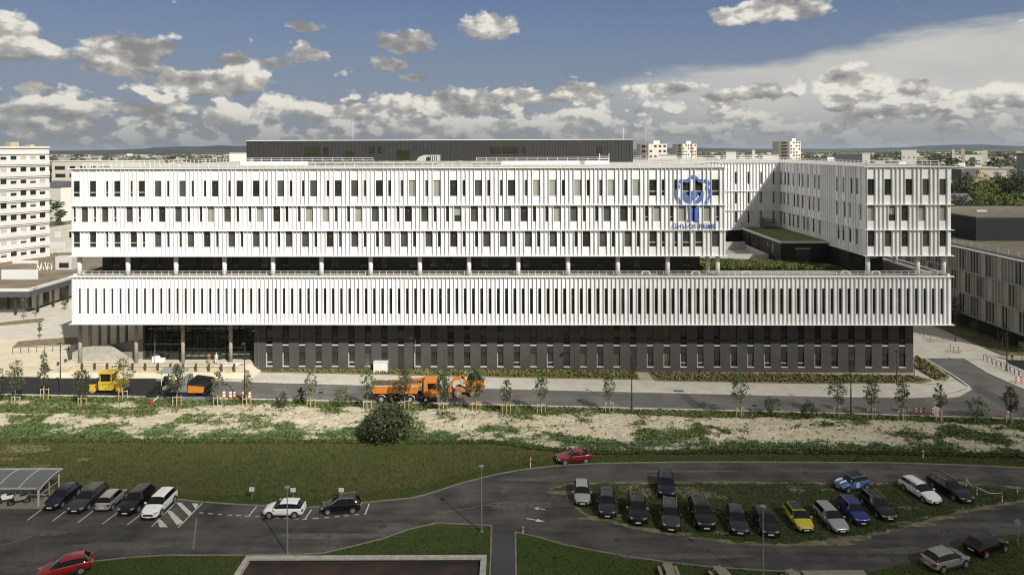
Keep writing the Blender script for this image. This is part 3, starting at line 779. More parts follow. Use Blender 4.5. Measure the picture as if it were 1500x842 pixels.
MULCH = mat('mulch', (.23,.17,.10), .95, col2=(.13,.12,.05), vscale=1.6, bump=.8, bscale=6, lo=.4, hi=.6)
# big foreground lawn (under everything near)
struct(sheet('lawn', [(-260,20),(260,20),(260,95.99),(-260,95.99)], 0.0, GRASS, is_px=False))
struct(sheet('lawn', [(-60,812),(142,812),(240,806),(700,764),(1600,764),(1600,1050),(-60,1050)], .006, GRASSB))
struct(sheet('lawn', jitter([(-60,721),(0,722),(300,724),(450,728),(600,714),(700,690),(820,668),(1000,664),(1600,670),(1600,700),(870,690),(760,700),(700,712),(600,740),(450,752),(-60,745)], .8, 1.0, 9), .006, GRASSB, is_px=False))
# paving of the site along the building and the plaza to the left
struct(sheet('plaza', [(-40,553),(212,553),(330,556),(345,539),(345,470),(100,440),(-60,440)], .010, PAVE2))
struct(sheet('forecourt', [(0,440),(118,452),(118,500),(20,496),(-60,500),(-60,440)], .016, PAVE))
ks = [(1340,582),(1365,580),(1380,577),(1400,572),(1412,568.5),(1421,568)]
struct(sheet('pavement', [(330,557),(380,545),(800,554),(1200,561),(1338,561),(1366,563),(1388,559),(1400,556),(1421,568.5),(1412,569),(1400,573),(1380,578),(1340,583),(1200,580.5),(800,571),(400,560.5)], .010, PAVE))
struct(sheet('pavement', [(1340,521),(1357,525.5),(1399,555.5),(1388,558.5),(1366,562.5),(1340,560.5)], .012, PAVE))
struct(sheet('pavement', [(1335,465),(1355,465),(1367,477),(1473,524),(1500,536),(1620,590),(1620,624),(1500,570),(1448,547),(1412,524.8),(1335,524.8)], .014, PAVE))
# new road
road = [(-60,550),(0,551.5),(210,553.5),(330,557.5),(400,560),(800,570.5),(1200,580.2)]+ks+[(1396,550),(1355,525),(1412,525),(1448,547),(1500,570),(1600,615),(1600,617),(1500,613),(1200,604),(800,594),(400,584.5),(0,577),(-60,576)]
struct(sheet('road', road, .020, ASPN))
struct(sheet('fresh_asphalt_road', [(-60,550.3),(0,551.8),(120,552.8),(228,554),(236,577.6),(228,579.5),(100,578),(0,577),(-60,576)], .026, ASPF))
# kerbs as real steps
def kerbline(pts, w=.22, h=.12, z=.0, name='kerb', m=None):
    P = [G(*p) for p in pts]; mb = MB()
    for a, b in zip(P, P[1:]):
        d = (b-a).normalized(); n = Vector((-d.y, d.x, 0))*w/2; e = d*.04
        mb.prism([tuple((a-e-n)[:2]), tuple((b+e-n)[:2]), tuple((b+e+n)[:2]), tuple((a-e+n)[:2])], z, z+h)
    return struct(mb.build(name, m or KERB, fix=True))
kerbline([(228,554.3),(330,557.8),(400,560.3),(800,570.8),(1200,580.5),(1340,582.3),(1365,580.3),(1380,577.3),(1400,572.3),(1412,568.8),(1421,567.8),(1409,559),(1396,550),(1355,525)], .30)
kerbline([(1412,525),(1448,547),(1500,570),(1560,597)], .3, .12)
kerbline([(-60,576),(0,577.4),(400,585),(800,594.5),(1200,604.5),(1500,613.5),(1600,617)], .18, .08)
# planting strips at the wall
struct(sheet('planting_bed', [(380,538),(800,542.5),(930,545),(938,555.5),(800,553.5),(380,544.6)], .03, MULCH))
struct(sheet('planting_bed', [(950,545),(1338,550),(1362,555),(1366,558),(1355,561),(1200,562.5),(960,558)], .03, MULCH))
struct(sheet('planting_bed', [(1341,521),(1352,525.5),(1392,552),(1385,558),(1370,557),(1341,541)], .03, MULCH))
struct(sheet('planting_bed', [(18,509),(27,500),(62,497),(112,494),(118,502),(112,504),(50,507)], .05, MULCH))
struct(sheet('planting_bed', [(-30,476),(40,468),(62,466),(66,468),(60,472),(0,477)], .05, MULCH))
GT = mat('dry_bed_plants', (.20,.20,.06), .9, col2=(.11,.13,.03), vscale=2)
def tufts(name, pts, z, m, n, seed, h=.35, w=.3, label=None, cat='plants', px=True, parent=None, blades=3, zf=None, local=None):
    """small leaf clumps scattered inside a polygon; one mass nobody could count"""
    P = [G(*p) if px else Vector((*p, 0)) for p in pts]; rr = random.Random(seed)
    x0, x1 = min(p.x for p in P), max(p.x for p in P); y0, y1 = min(p.y for p in P), max(p.y for p in P)
    def inside(x, y):
        c = False
        for i in range(len(P)):
            a, b = P[i], P[i-1]
            if (a.y > y) != (b.y > y) and x < (b.x-a.x)*(y-a.y)/(b.y-a.y)+a.x: c = not c
        return c
    mb = MB(); k = 0; tries = 0
    while k < n and tries < n*20:
        tries += 1
        x, y = rr.uniform(x0, x1), rr.uniform(y0, y1)
        if not inside(x, y): continue
        if zf and not zf(x, y, rr): continue
        s = rr.uniform(.5, 1.3); zz_ = z(x, y) if callable(z) else z; k += 1
        for j in range(blades):
            a = rr.uniform(0, 6.28); tl = rr.uniform(.2, .9); hh = h*s; ww = w*s
            dx, dy = math.cos(a)*ww, math.sin(a)*ww
            mb.add([(x-dy*.5, y+dx*.5, zz_), (x+dy*.5, y-dx*.5, zz_), (x+dx*tl+dy*.3, y+dy*tl-dx*.3, zz_+hh), (x+dx*tl-dy*.3, y+dy*tl+dx*.3, zz_+hh*.8)], [(0,1,2,3)], rr.randrange(len(m)) if isinstance(m, list) else 0)
    o = mb.build(name, m, parent)
    if parent is None: tag(o, label or 'low plants', cat, kind='stuff')
    return o
tufts('bed_plants', [(390,538.6),(800,543),(930,546),(936,554),(800,552.5),(390,544)], .03, [GT], 2200, 3, .4, .3, 'dry tufts in the planting strip along the left half of the dark wall')
tufts('bed_plants', [(955,546),(1338,551),(1355,557),(1340,560),(1200,561),(965,557)], .03, [GT, MULCH], 1500, 4, .3, .3, 'brown tufts in the planting strip along the right half of the dark wall')
tufts('bed_plants', [(1342,523),(1352,527),(1388,552),(1370,556),(1342,540)], .03, [GT, MULCH], 500, 5, .3, .3, 'dark low plants in the curved bed at the building corner')
# bay lines and joints
def line(a, b, w=.12, z=.034, name='road_marking', m=None):
    a = G(*a); b = G(*b); d = (b-a).normalized(); n = Vector((-d.y, d.x, 0))*w/2
    mb = MB(); mb.quad((*(a-n)[:2], z), (*(b-n)[:2], z), (*(b+n)[:2], z), (*(a+n)[:2], z))
    return mb, [(*(a-n)[:2], z), (*(b-n)[:2], z), (*(b+n)[:2], z), (*(a+n)[:2], z)]
def lines(segs, w=.12, z=.034, name='road_markings', m=None):
    mb = MB()
    for s in segs:
        q = line(s[0], s[1], s[2] if len(s) > 2 else w, z)[1]; A = (q[1][0]-q[0][0])*(q[2][1]-q[0][1])-(q[1][1]-q[0][1])*(q[2][0]-q[0][0])
        if A < 0: q.reverse()
        mb.quad(*q)
    return struct(mb.build(name, m or PAINT))
def kerb_y(px): return 560.3+(px-400)*.0263 if px < 800 else 570.8+(px-800)*.0243
segs = []
for px in range(395, 1340, 35): segs.append(((px-6, kerb_y(px)-13.0), (px+3, kerb_y(px)-2.5)))
lines(segs, .10, .018)
lines([((1345,487),(1383,488)),((1372,500),(1406,500)),((1400,507),(1447,508)),((1370,517),(1452,517)),((1345,497),(1378,497))], .12, .018)
lines([((1420,527),(1437,525)),((1440,560),(1452,566)),((1165,583),(1230,585,)),((380,571),(560,575)),((760,585),(900,588)),((1010,590),(1080,591))], .08, .026, m=mat('faint_line', (.19,.185,.17), .8))
# paler and darker patches on the new road
sheet('road_patch', [(985,571),(1000,571.5),(1030,597),(1016,597)], .0245, asphalt('patch_asphalt', (.075,.074,.072)))
sheet('road_patch', [(1420,568.5),(1437,566),(1500,598),(1560,630),(1500,613),(1450,585)], .0245, asphalt('patch_asphalt2', (.085,.084,.08)))
sheet('kerb_ramp', [(1385,577.5),(1405,573),(1420,568.3),(1425,570),(1405,581),(1388,583)], .027, PAVE)
# concrete slabs beside the road
SLAB = mat('cover_slab', (.20,.21,.22), .7, var=.15)
def slab(name, pts, label):
    o = sheet(name, pts, .13, SLAB, None, .2); tag(o, label, 'slab'); return o
slab('cover_slab', [(940,604),(1042,606),(1047,616),(936,613)], 'long grey row of concrete cover slabs in the verge near the road middle')
slab('cover_slab', [(209,580.5),(310,582.5),(315,589),(198,586)], 'grey concrete slab in the verge beside the road paver')
slab('cover_slab', [(1331,614),(1340,614),(1354,624),(1345,625)], 'small slanting grey slab in the verge on the right')

# ---------------------------------------------------------------- the earth bank with weeds
def near_kerb_y(px): return 577.4+px*.0190 if px < 400 else 585+(px-400)*.0238 if px < 800 else 594.5+(px-800)*.0272
def fence_px(px):
    pts = [(-80,640.5),(0,641),(400,643),(730,644),(780,652),(830,657),(880,660),(1000,658.5),(1140,658.5),(1300,660),(1500,665),(1600,668)]
    for a, b in zip(pts, pts[1:]):
        if px <= b[0]: return a[1]+(b[1]-a[1])*(px-a[0])/(b[0]-a[0])
    return 668
def fb(v, s, o=4):
    return noise.fractal(Vector(v)*s, 0.9, 2.0, o)
def green_amt(px, t, P):
    """0 soil .. 1 green; t 0 at the kerb, 1 at the fence"""
    g = .55*fb((P.x, P.y*1.6, 2.0), .16) + .35*fb((P.x, P.y*1.3, 9.0), .6)
    base = .95 - t*4.2 if t < .25 else -.15
    if px < 430: base = max(base, .16 if t < .5 else -.02+.55*(t-.5)); 
    elif px < 640: base = max(base, -.28 if t < .6 else -.28+1.2*(t-.6))
    elif px < 1110: base = max(base, -.22 if t < .45 else -.22+1.0*(t-.45))
    else: base = max(base, -.34 if t < .66 else -.34+2.3*(t-.66))
    if t > .86: base = max(base, .25)
    if px > 1370: base += .22
    return base+g
NXB, NYB = 620, 60
bank_v = []; bank_g = []
def bank_h(px, t, P):
    env = math.sin(math.pi*min(1, max(0, t)))
    return .02 + env*(.35 + .16*fb((P.x, P.y, 4.0), .35) + .10*fb((P.x, P.y, 1.0), 1.3))
bank_rows = {}
for j in range(NYB+1):
    t = j/NYB
    for i in range(NXB+1):
        px = -70 + 1640*i/NXB; ya = near_kerb_y(px)+1.6; yb = fence_px(px)+3
        Pa, Pb = G(px, ya), G(px, yb); P = Pa.lerp(Pb, t)
        P.z = bank_h(px, t, P); bank_v.append(P); bank_g.append(green_amt(px, t, P))
me = bpy.data.meshes.new('bank')
fs = [(j*(NXB+1)+i, (j+1)*(NXB+1)+i, (j+1)*(NXB+1)+i+1, j*(NXB+1)+i+1) for j in range(NYB) for i in range(NXB)]
me.from_pydata([tuple(v) for v in bank_v], [], fs)
at = me.attributes.new('weeds', 'FLOAT', 'POINT'); at.data.foreach_set('value', bank_g)
me.polygons.foreach_set('use_smooth', [True]*len(fs))
bm_ = bpy.data.materials.new('bank_soil'); bm_.use_nodes = True; nt = bm_.node_tree; N = nt.nodes; b = N['Principled BSDF']; b.inputs['Roughness'].default_value = .95
an = N.new('ShaderNodeAttribute'); an.attribute_name = 'weeds'; g = N.new('ShaderNodeNewGeometry')
nz = N.new('ShaderNodeTexNoise'); nz.inputs['Scale'].default_value = 2.2; nz.inputs['Detail'].default_value = 8; nt.links.new(g.outputs['Position'], nz.inputs['Vector'])
ad = N.new('ShaderNodeMath'); ad.operation = 'MULTIPLY_ADD'; ad.inputs[1].default_value = 1.1; nt.links.new(nz.outputs[0], ad.inputs[0]); nt.links.new(an.outputs['Fac'], ad.inputs[2])
mr = N.new('ShaderNodeMapRange'); mr.inputs[1].default_value = .46; mr.inputs[2].default_value = .80; nt.links.new(ad.outputs[0], mr.inputs[0])
so_ = N.new('ShaderNodeMix'); so_.data_type = 'RGBA'; so_.inputs[6].default_value = (.53,.47,.345,1); so_.inputs[7].default_value = (.40,.35,.24,1)
n3 = N.new('ShaderNodeTexNoise'); n3.inputs['Scale'].default_value = .7; n3.inputs['Detail'].default_value = 9; nt.links.new(g.outputs['Position'], n3.inputs['Vector'])
m3 = N.new('ShaderNodeMapRange'); m3.inputs[1].default_value = .35; m3.inputs[2].default_value = .68; nt.links.new(n3.outputs[0], m3.inputs[0]); nt.links.new(m3.outputs[0], so_.inputs[0])
gr = N.new('ShaderNodeMix'); gr.data_type = 'RGBA'; gr.inputs[6].default_value = (.05,.07,.016,1); gr.inputs[7].default_value = (.10,.12,.035,1); nt.links.new(m3.outputs[0], gr.inputs[0])
mx = N.new('ShaderNodeMix'); mx.data_type = 'RGBA'; nt.links.new(mr.outputs[0], mx.inputs[0]); nt.links.new(so_.outputs[2], mx.inputs[6]); nt.links.new(gr.outputs[2], mx.inputs[7])
nt.links.new(mx.outputs[2], b.inputs['Base Color'])
bp = N.new('ShaderNodeBump'); bp.inputs['Strength'].default_value = 1.0; bp.inputs['Distance'].default_value = .30; nt.links.new(nz.outputs[0], bp.inputs['Height']); nt.links.new(bp.outputs[0], b.inputs['Normal'])
me.materials.append(bm_)
bk = link('earth_bank', me); struct(bk)
WEED = [mat('weed_leaf', (.085,.115,.026), .9), mat('weed_leaf_light', (.14,.165,.045), .9), mat('weed_leaf_dark', (.050,.070,.017), .9)]
rr = random.Random(11); mb = MB()
for k in range(52000):
    i = rr.randrange(NXB+1); j = rr.randrange(1, NYB); idx = j*(NXB+1)+i
    g_ = bank_g[idx]+rr.gauss(0, .10)
    if g_ < .10: 
        if rr.random() > .03: continue
    P = bank_v[idx]+Vector((rr.uniform(-.15,.15), rr.uniform(-.15,.15), 0)); s = rr.uniform(.4, 1.0)*(1.0 if g_ < .35 else 1.25)
    if rr.random() < .04: s *= 1.7
    for q in range(3):
        a = rr.uniform(0, 6.28); dx, dy = math.cos(a)*.16*s, math.sin(a)*.16*s; hh = rr.uniform(.06,.24)*s
        mb.add([(P.x-dy*.5, P.y+dx*.5, P.z-.02), (P.x+dy*.5, P.y-dx*.5, P.z-.02), (P.x+dx+dy*.35, P.y+dy-dx*.35, P.z+hh), (P.x+dx-dy*.35, P.y+dy+dx*.35, P.z+hh*.8)], [(0,1,2,3)], rr.choice((0,0,0,1,2)))
tag(mb.build('weeds', WEED), 'green weeds growing over the pale earth bank between road and fence', 'weeds', kind='stuff')

# ---------------------------------------------------------------- lower road, car park, island
lowtop = [(-120,726),(0,729),(60,730),(258,731.5),(300,735.5),(345,739),(400,741.5),(450,743.5),(500,740),(540,735.5),(600,730),(622,725),(645,718),(672,709),(700,701.5),(730,694.5),(760,689),(790,685),(820,682),(850,680),(870,679),(980,677.3),(1100,677),(1200,677),(1300,678),(1400,681),(1500,685.5),(1620,692)]
lowbot = [(1620,780),(1500,782),(1457,785),(1425,792),(1397,802),(1360,816),(1320,828),(1268,838),(1180,838.5),(1100,834),(1040,830),(980,823.5),(920,815),(870,806),(820,796),(785,785.5),(760,780),(755,779),(756,1000),(720,1000),(720,769.5),(690,768),(640,765.5),(600,775),(560,789),(520,799),(473,810),(420,812.5),(357,813),(240,813),(187,816.5),(136,822),(118,829),(108,842),(60,1000),(-120,1000)]
struct(sheet('car_park_road', lowtop+lowbot, .020, ASPH))
SOILE = mat('worn_soil', (.20,.175,.11), .95, col2=(.09,.088,.04), vscale=1.2, bump=.6, bscale=4)
isl = [(806,717),(838,708),(880,705.5),(980,705.5),(1100,706.5),(1200,707),(1300,706),(1400,706),(1450,709),(1520,716),(1560,722),(1540,731),(1500,735.5),(1460,741),(1430,747),(1400,754),(1370,763),(1340,772),(1300,781),(1260,789),(1210,797),(1150,800.5),(1100,799),(1040,793),(980,783.5),(930,774.5),(890,766.5),(862,758),(845,745),(832,731),(822,722)]
struct(sheet('island_soil', jitter(isl, .35, .6, 3), .035, SOILE, is_px=False))
def shrink(pts, d):
    P = [G(*p) for p in pts]; c = sum(P, Vector())/len(P); out = []
    n = len(P)
    for i in range(n):
        t = (P[(i+1) % n]-P[i-1]).normalized(); nn = Vector((-t.y, t.x, 0))
        if nn.dot(c-P[i]) < 0 and False: nn = -nn
        out.append(P[i]+nn*d)
    return [(p.x, p.y) for p in out]
A_ = sum(G(*isl[i]).x*G(*isl[(i+1) % len(isl)]).y-G(*isl[(i+1) % len(isl)]).x*G(*isl[i]).y for i in range(len(isl)))
GRASS3 = mat('island_grass', (.028,.042,.007), .95, col2=(.046,.056,.013), vscale=.8, bump=.9, bscale=5, detail=10, lo=.35, hi=.7)
ig = jitter(shrink(isl, .45 if A_ > 0 else -.45), .6, .35, 5, is_px=False)
struct(sheet('island_grass', ig, .05, GRASS3, is_px=False))
# bare soil patches
def blob(px, py, rx, ry, z, m, name='soil_patch', seed=0):
    c = G(px, py); rr = random.Random(seed); n = 26; pts = []
    for i in range(n):
        a = 2*math.pi*i/n; k = 1+.45*noise.noise(Vector((math.cos(a)*2, math.sin(a)*2, seed)))+.2*rr.uniform(-1,1)
        pts.append((c.x+rx*k*math.cos(a), c.y+ry*k*math.sin(a)))
    return struct(sheet(name, pts, z, m, is_px=False))
for i, (px, py, rx, ry) in enumerate([(926,716,1.6,.6),(952,722,1.2,.9),(1005,717,1.6,.6),(1020,724,2.0,.8),(1052,728,1.0,.5),(1070,707,2.6,.3),(925,712,1.8,.3),(1166,716,1.0,.8),(1003,782,.9,.3),(908,755,.8,.3),(1330,744,1.0,.3),(1058,781,1.0,.3),(1213,718,.7,.3),(1210,795,2.5,.45),(1245,789,2.2,.45),(1340,768,2.4,.5),(1380,758,2.2,.4),(1430,745,2,.35),(835,722,2.0,.5),(873,760,2.4,.35)]):
    blob(px, py, rx, ry, .054+.001*(i % 4), SOILE, seed=i)
for i, (px, py, rx, ry) in enumerate([(38,657,3.0,1.3),(120,673,1.0,.5),(18,672,1.5,.4),(60,682,1.2,.4),(820,656,1.4,.4),(1420,664,1.6,.5)]):
    blob(px, py, rx, ry, .012, mat('dry_lawn', (.20,.17,.08), .95, col2=(.12,.11,.04), vscale=1.5), 'dry_patch', seed=30+i)
# kerb edges of the lower road
PKERB = mat('worn_kerb', (.20,.185,.15), .85, var=.3, vscale=1)
kerbline([(258,731.5),(300,735.5),(345,739),(400,741.5),(450,743.5),(500,740),(540,735.5),(600,730),(622,725),(645,718),(672,709),(700,701.5),(730,694.5),(760,689),(790,685),(820,682),(850,680),(870,679),(980,677.3),(1100,677),(1300,678),(1400,681),(1500,685.5),(1620,692)], .18, .09, m=PKERB)
kerbline([(136,822),(187,816.5),(240,813),(357,813),(420,812.5),(473,810),(520,799),(560,789),(600,775),(640,765.5),(690,768),(720,769.5)], .14, .06, m=PKERB)
kerbline([(755,779),(785,785.5),(820,796),(870,806),(920,815),(980,823.5),(1040,830),(1100,834),(1180,838.5)], .14, .06, m=PKERB)
kerbline([(720,769.5),(716,900)], .14, .05, m=PKERB); kerbline([(755,779),(757,900)], .14, .05, m=PKERB)
sheet('footpath', [(721.5,770),(754,779),(756,960),(717,960)], .030, asphalt('path_asphalt', (.045,.045,.045), .25))
PW = mat('car_park_paint', (.52,.50,.45), .75, col2=(.30,.29,.26), vscale=3, lo=.5, hi=.8)
# parking bay lines and hatching at the left
segs = [((40.2,761.8),(60.6,746.2)),((76.8,763.2),(95.7,748.8)),((113.8,765.6),(136.5,748)),((150,767.4),(174,749)),((186,768.8),(208,752)),((222.5,771),(258,735)),((261,772.4),(296,737))]
lines(segs, .12, .030, m=PW)
hs = MB()
for q in [((230,761),(236,761),(246,772),(234,772)),((244,748),(251,748),(269,765),(259,769)),((258,736),(265.5,736),(281,751),(277,756)),((281,737),(291,737.5),(288,744),(286,745))]:
    P = [G(*p) for p in q]; P = [(p.x, p.y, .031) for p in P]; A = (P[1][0]-P[0][0])*(P[2][1]-P[0][1])-(P[1][1]-P[0][1])*(P[2][0]-P[0][0])
    if A < 0: P.reverse()
    hs.quad(*P)
struct(hs.build('road_markings', PW))
lines([((376,741.5),(364,756)),((456.5,746),(446.5,760.5)),((541,737.5),(535,752.5)),((443,760.8),(450,760.2)),((532.5,752.7),(537,752.2))], .13, .030, m=PW)
segs = []
for a, b in (((292,750.8),(298,751.2)),((305,752),(312,752.5)),((319,753),(325,753.3)),((333,754),(340,754.4)),((346,754.7),(353,755)),((359,755.6),(367,756)),((374,756.4),(380,756.8)),((388,757.5),(395,758)),((402,758.4),(409,758.8)),((416,759),(423,759.3)),((430,759.6),(437,760)),((458,759.5),(467,758.8)),((475,758.3),(483,757.5)),((490,757),(497,756.2)),((504,755.5),(511,754.8)),((519,753.8),(526,753))): segs.append((a, b))
lines(segs, .13, .030, m=PW)
lines([((288,758),(283,804))], .12, .030, m=mat('worn_paint', (.17,.165,.14), .8))
lines([((2,799),(47,785))], .10, .030, m=MATS['worn_paint'])
lines([((760,704),(830,697)),((641,752),(735,735))], .07, .030, m=MATS['worn_paint'])
# arrows
def arrow(px, py, ang, L=1.9):
    c = G(px, py); ca, sa = math.cos(ang), math.sin(ang)
    pts = [(-L/2,-.07),(.1,-.07),(.1,-.28),(L/2,0),(.1,.28),(.1,.07),(-L/2,.07)]
    struct(sheet('road_arrow', [(c.x+x*ca-y*sa, c.y+x*sa+y*ca) for x, y in pts], .031, PW, is_px=False))
arrow(784.5, 761.5, -.32); arrow(790, 745, 2.9, 1.2)
PATCH = asphalt('repair_asphalt', (.085,.081,.073), .2)
for q in [[(733,735),(740,732.5),(746,735.5),(738,738)],[(735,713),(744,712),(747,715),(739,717)],[(734,717),(742,716.5),(744,721),(733,722.5)]]:
    struct(sheet('road_patch', q, .0245, PATCH))
# lawn tufts near the camera: fine grass
GB = [mat('grass_blade', (.052,.070,.013), .95), mat('grass_blade_dry', (.085,.080,.025), .95), mat('grass_blade_dark', (.034,.050,.010), .95)]
tufts('grass', [(-80,645),(740,648),(860,664),(1300,664),(1600,672),(1600,685),(1400,678),(1100,674),(870,676),(760,685),(700,697),(600,726),(450,739),(300,732),(-80,724)], 0.0, GB, 34000, 21, .08, .12, 'short patchy olive grass on the slope between fence and car park', 'grass', blades=2)
tufts('grass', [(842,712),(1000,708),(1400,709),(1500,720),(1500,731),(1400,750),(1300,777),(1200,793),(1100,794),(980,779),(880,758),(850,738)], .05, [GB[2], GB[0], GB[2]], 12000, 22, .08, .12, 'dark grass of the parking island among the cars', 'grass', blades=2)
tufts('grass', [(758,785),(870,808),(1100,836),(1268,841),(1400,803),(1500,784),(1500,900),(758,900)], 0.0, [GB[2], GB[0]], 8000, 23, .08, .12, 'mown dark grass along the bottom right of the road', 'grass', blades=2)
tufts('grass', [(140,823),(240,815),(357,815),(473,812),(640,767),(718,771),(716,900),(100,900)], 0.0, [GB[2], GB[0]], 6000, 24, .08, .12, 'mown dark grass behind the low dark roof', 'grass', blades=2)
# raised forecourt in front of the lobby, sloping down to the road
def podium():
    a = G(98, 545, 0); b = G(368, 545, 0); y0 = a.y-.6; mb = MB()
    x0, x1 = a.x-1.5, b.x; ya = lambda x: D0-TT*x+1.3
    L = [(x0, ya(x0)), (x1, ya(x1))]
    mb.add([(x0-1, ya(x0)-1.6, .02), (x1+1.5, ya(x1)-1.6, .02), (x1+1.5, ya(x1)+3, .02), (x0-1, ya(x0)+18, .02), (x0+.5, ya(x0)+.4, 1.3), (x1-.5, ya(x1)+.4, 1.3), (x1-.5, ya(x1)+8, 1.3), (x0+.5, ya(x0)+18, 1.3)],
           [(4,5,6,7), (0,1,5,4), (1,2,6,5), (0,4,7,3)])
    struct(mb.build('forecourt', PAVE2))
    m2 = MB(); f = lambda i, j, t: tuple(Vector(mb.v[i]).lerp(Vector(mb.v[j]), t)+Vector((0,-.02,.01)))
    m2.quad(f(0,4,.50), f(1,5,.50), f(1,5,.98), f(0,4,.98)); struct(m2.build('soil_strip', DIRT))
podium()

# ragged weedy edge along the foot of the fence
ragged = [(px, fence_px(px)+1.2) for px in range(-60, 1590, 30)]+[(px, fence_px(px)+6.5) for px in range(1590, -61, -30)]
tufts('edge_weeds', ragged, .0, [WEED[0], WEED[2], GB[0], GB[2]], 9000, 41, .20, .18, 'rough dark weeds along the foot of the green fence', 'weeds', blades=3)
# manhole covers and drains
for i, (px, py, rx, lb) in enumerate(((322,775,.42,'round manhole cover near the hatched bays'),(560,770,.42,'round manhole cover in the car park road left of the path'),(690,745,.36,'round manhole cover near the road fork'),(905,790,.38,'round manhole cover in the lower road below the island'),(1290,800,.38,'round manhole cover below the blue SUV'),(1180,692,.38,'round manhole cover in the upper road at the island'),(470,575,.38,'round manhole cover in the new road left of the truck'),(1105,594,.38,'round manhole cover in the new road right of the middle'),(1320,596,.38,'round manhole cover in the new road near the junction'))):
    o = MB().tube((0,0,0),(0,0,.012), rx, n=20).build('manhole_cover', mat('cast_iron', (.04,.038,.035), .6, var=.4, vscale=8), None, G(px, py, .027)); tag(o, lb, 'manhole cover', 'manhole covers')
OIL = mat('oil_stain', (.030,.028,.025), .6, col2=(.050,.047,.042), vscale=2)
for i, (px, py, rx, ry) in enumerate([(88,764,.9,.35),(163,770,.7,.3),(250,790,1.4,.4),(620,752,1.2,.5),(700,770,.9,.5),(845,715,1.2,.5),(1010,805,1.5,.4),(1150,822,1.4,.3),(1360,800,1.2,.4),(1100,690,1.6,.3),(400,790,1.8,.5)]):
    blob(px, py, rx, ry, .0225, OIL, 'oil_stain', 60+i)
DUST = mat('road_dust', (.10,.095,.085), .9, col2=(.065,.06,.053), vscale=1.5)
for i, (px, py, rx, ry) in enumerate([(180,800,5,.6),(480,785,6,.5),(760,740,3.5,.8),(800,702,5,.4),(1000,690,7,.3),(1250,690,8,.3),(1000,815,6,.4),(1330,806,4,.6),(1450,770,4,.5),(60,780,3,.5)]):
    blob(px, py, rx, ry, .0215+.0001*i, DUST, 'road_dust', 80+i)
# ---------------------------------------------------------------- cars
BLK = mat('black_plastic', (.012,.012,.012), .6)
TYRE = mat('tyre_rubber', (.014,.014,.014), .85)
RIM = mat('alloy_rim', (.35,.35,.35), .35, metal=.6)
CGLASS = mat('car_glass', (.004,.005,.0055), .04, spec=.45)
LAMP = mat('headlight_glass', (.30,.31,.31), .10)
TAIL = mat('tail_light', (.25,.008,.006), .2)
PLATE = mat('number_plate', (.6,.6,.56), .5)
GRILLE = mat('grille', (.01,.01,.01), .4)
def paint(name, c, metal=.3):
    return mat('paint_'+name, c, .36, metal=metal, coat=.4, var=.08, vscale=2)
# type: L, W, H, nose z, hood z, cowl x, windscreen top x, roof rear x, rear glass bottom x, rear z
TYPES = {
 'hatch':  dict(L=4.1, W=1.76, H=1.47, nose=.66, hood=.92, cowl=1.00, wt=.28, rr=-1.45, rb=-1.88, rz=.98, wb=2.55),
 'small':  dict(L=3.6, W=1.65, H=1.49, nose=.70, hood=.96, cowl=.98, wt=.42, rr=-1.35, rb=-1.68, rz=.98, wb=2.35),
 'estate': dict(L=4.6, W=1.82, H=1.47, nose=.64, hood=.93, cowl=1.02, wt=.25, rr=-1.85, rb=-2.18, rz=.98, wb=2.70),
 'suv':    dict(L=4.45, W=1.85, H=1.64, nose=.80, hood=1.06, cowl=1.05, wt=.42, rr=-1.70, rb=-2.08, rz=1.10, wb=2.65),
 'sedan':  dict(L=4.5, W=1.80, H=1.44, nose=.62, hood=.92, cowl=1.05, wt=.30, rr=-1.10, rb=-1.80, rz=1.00, wb=2.70),
 'coupe':  dict(L=4.15, W=1.80, H=1.36, nose=.62, hood=.90, cowl=.75, wt=.05, rr=-1.05, rb=-1.75, rz=.98, wb=2.50),
}
_cm = {}
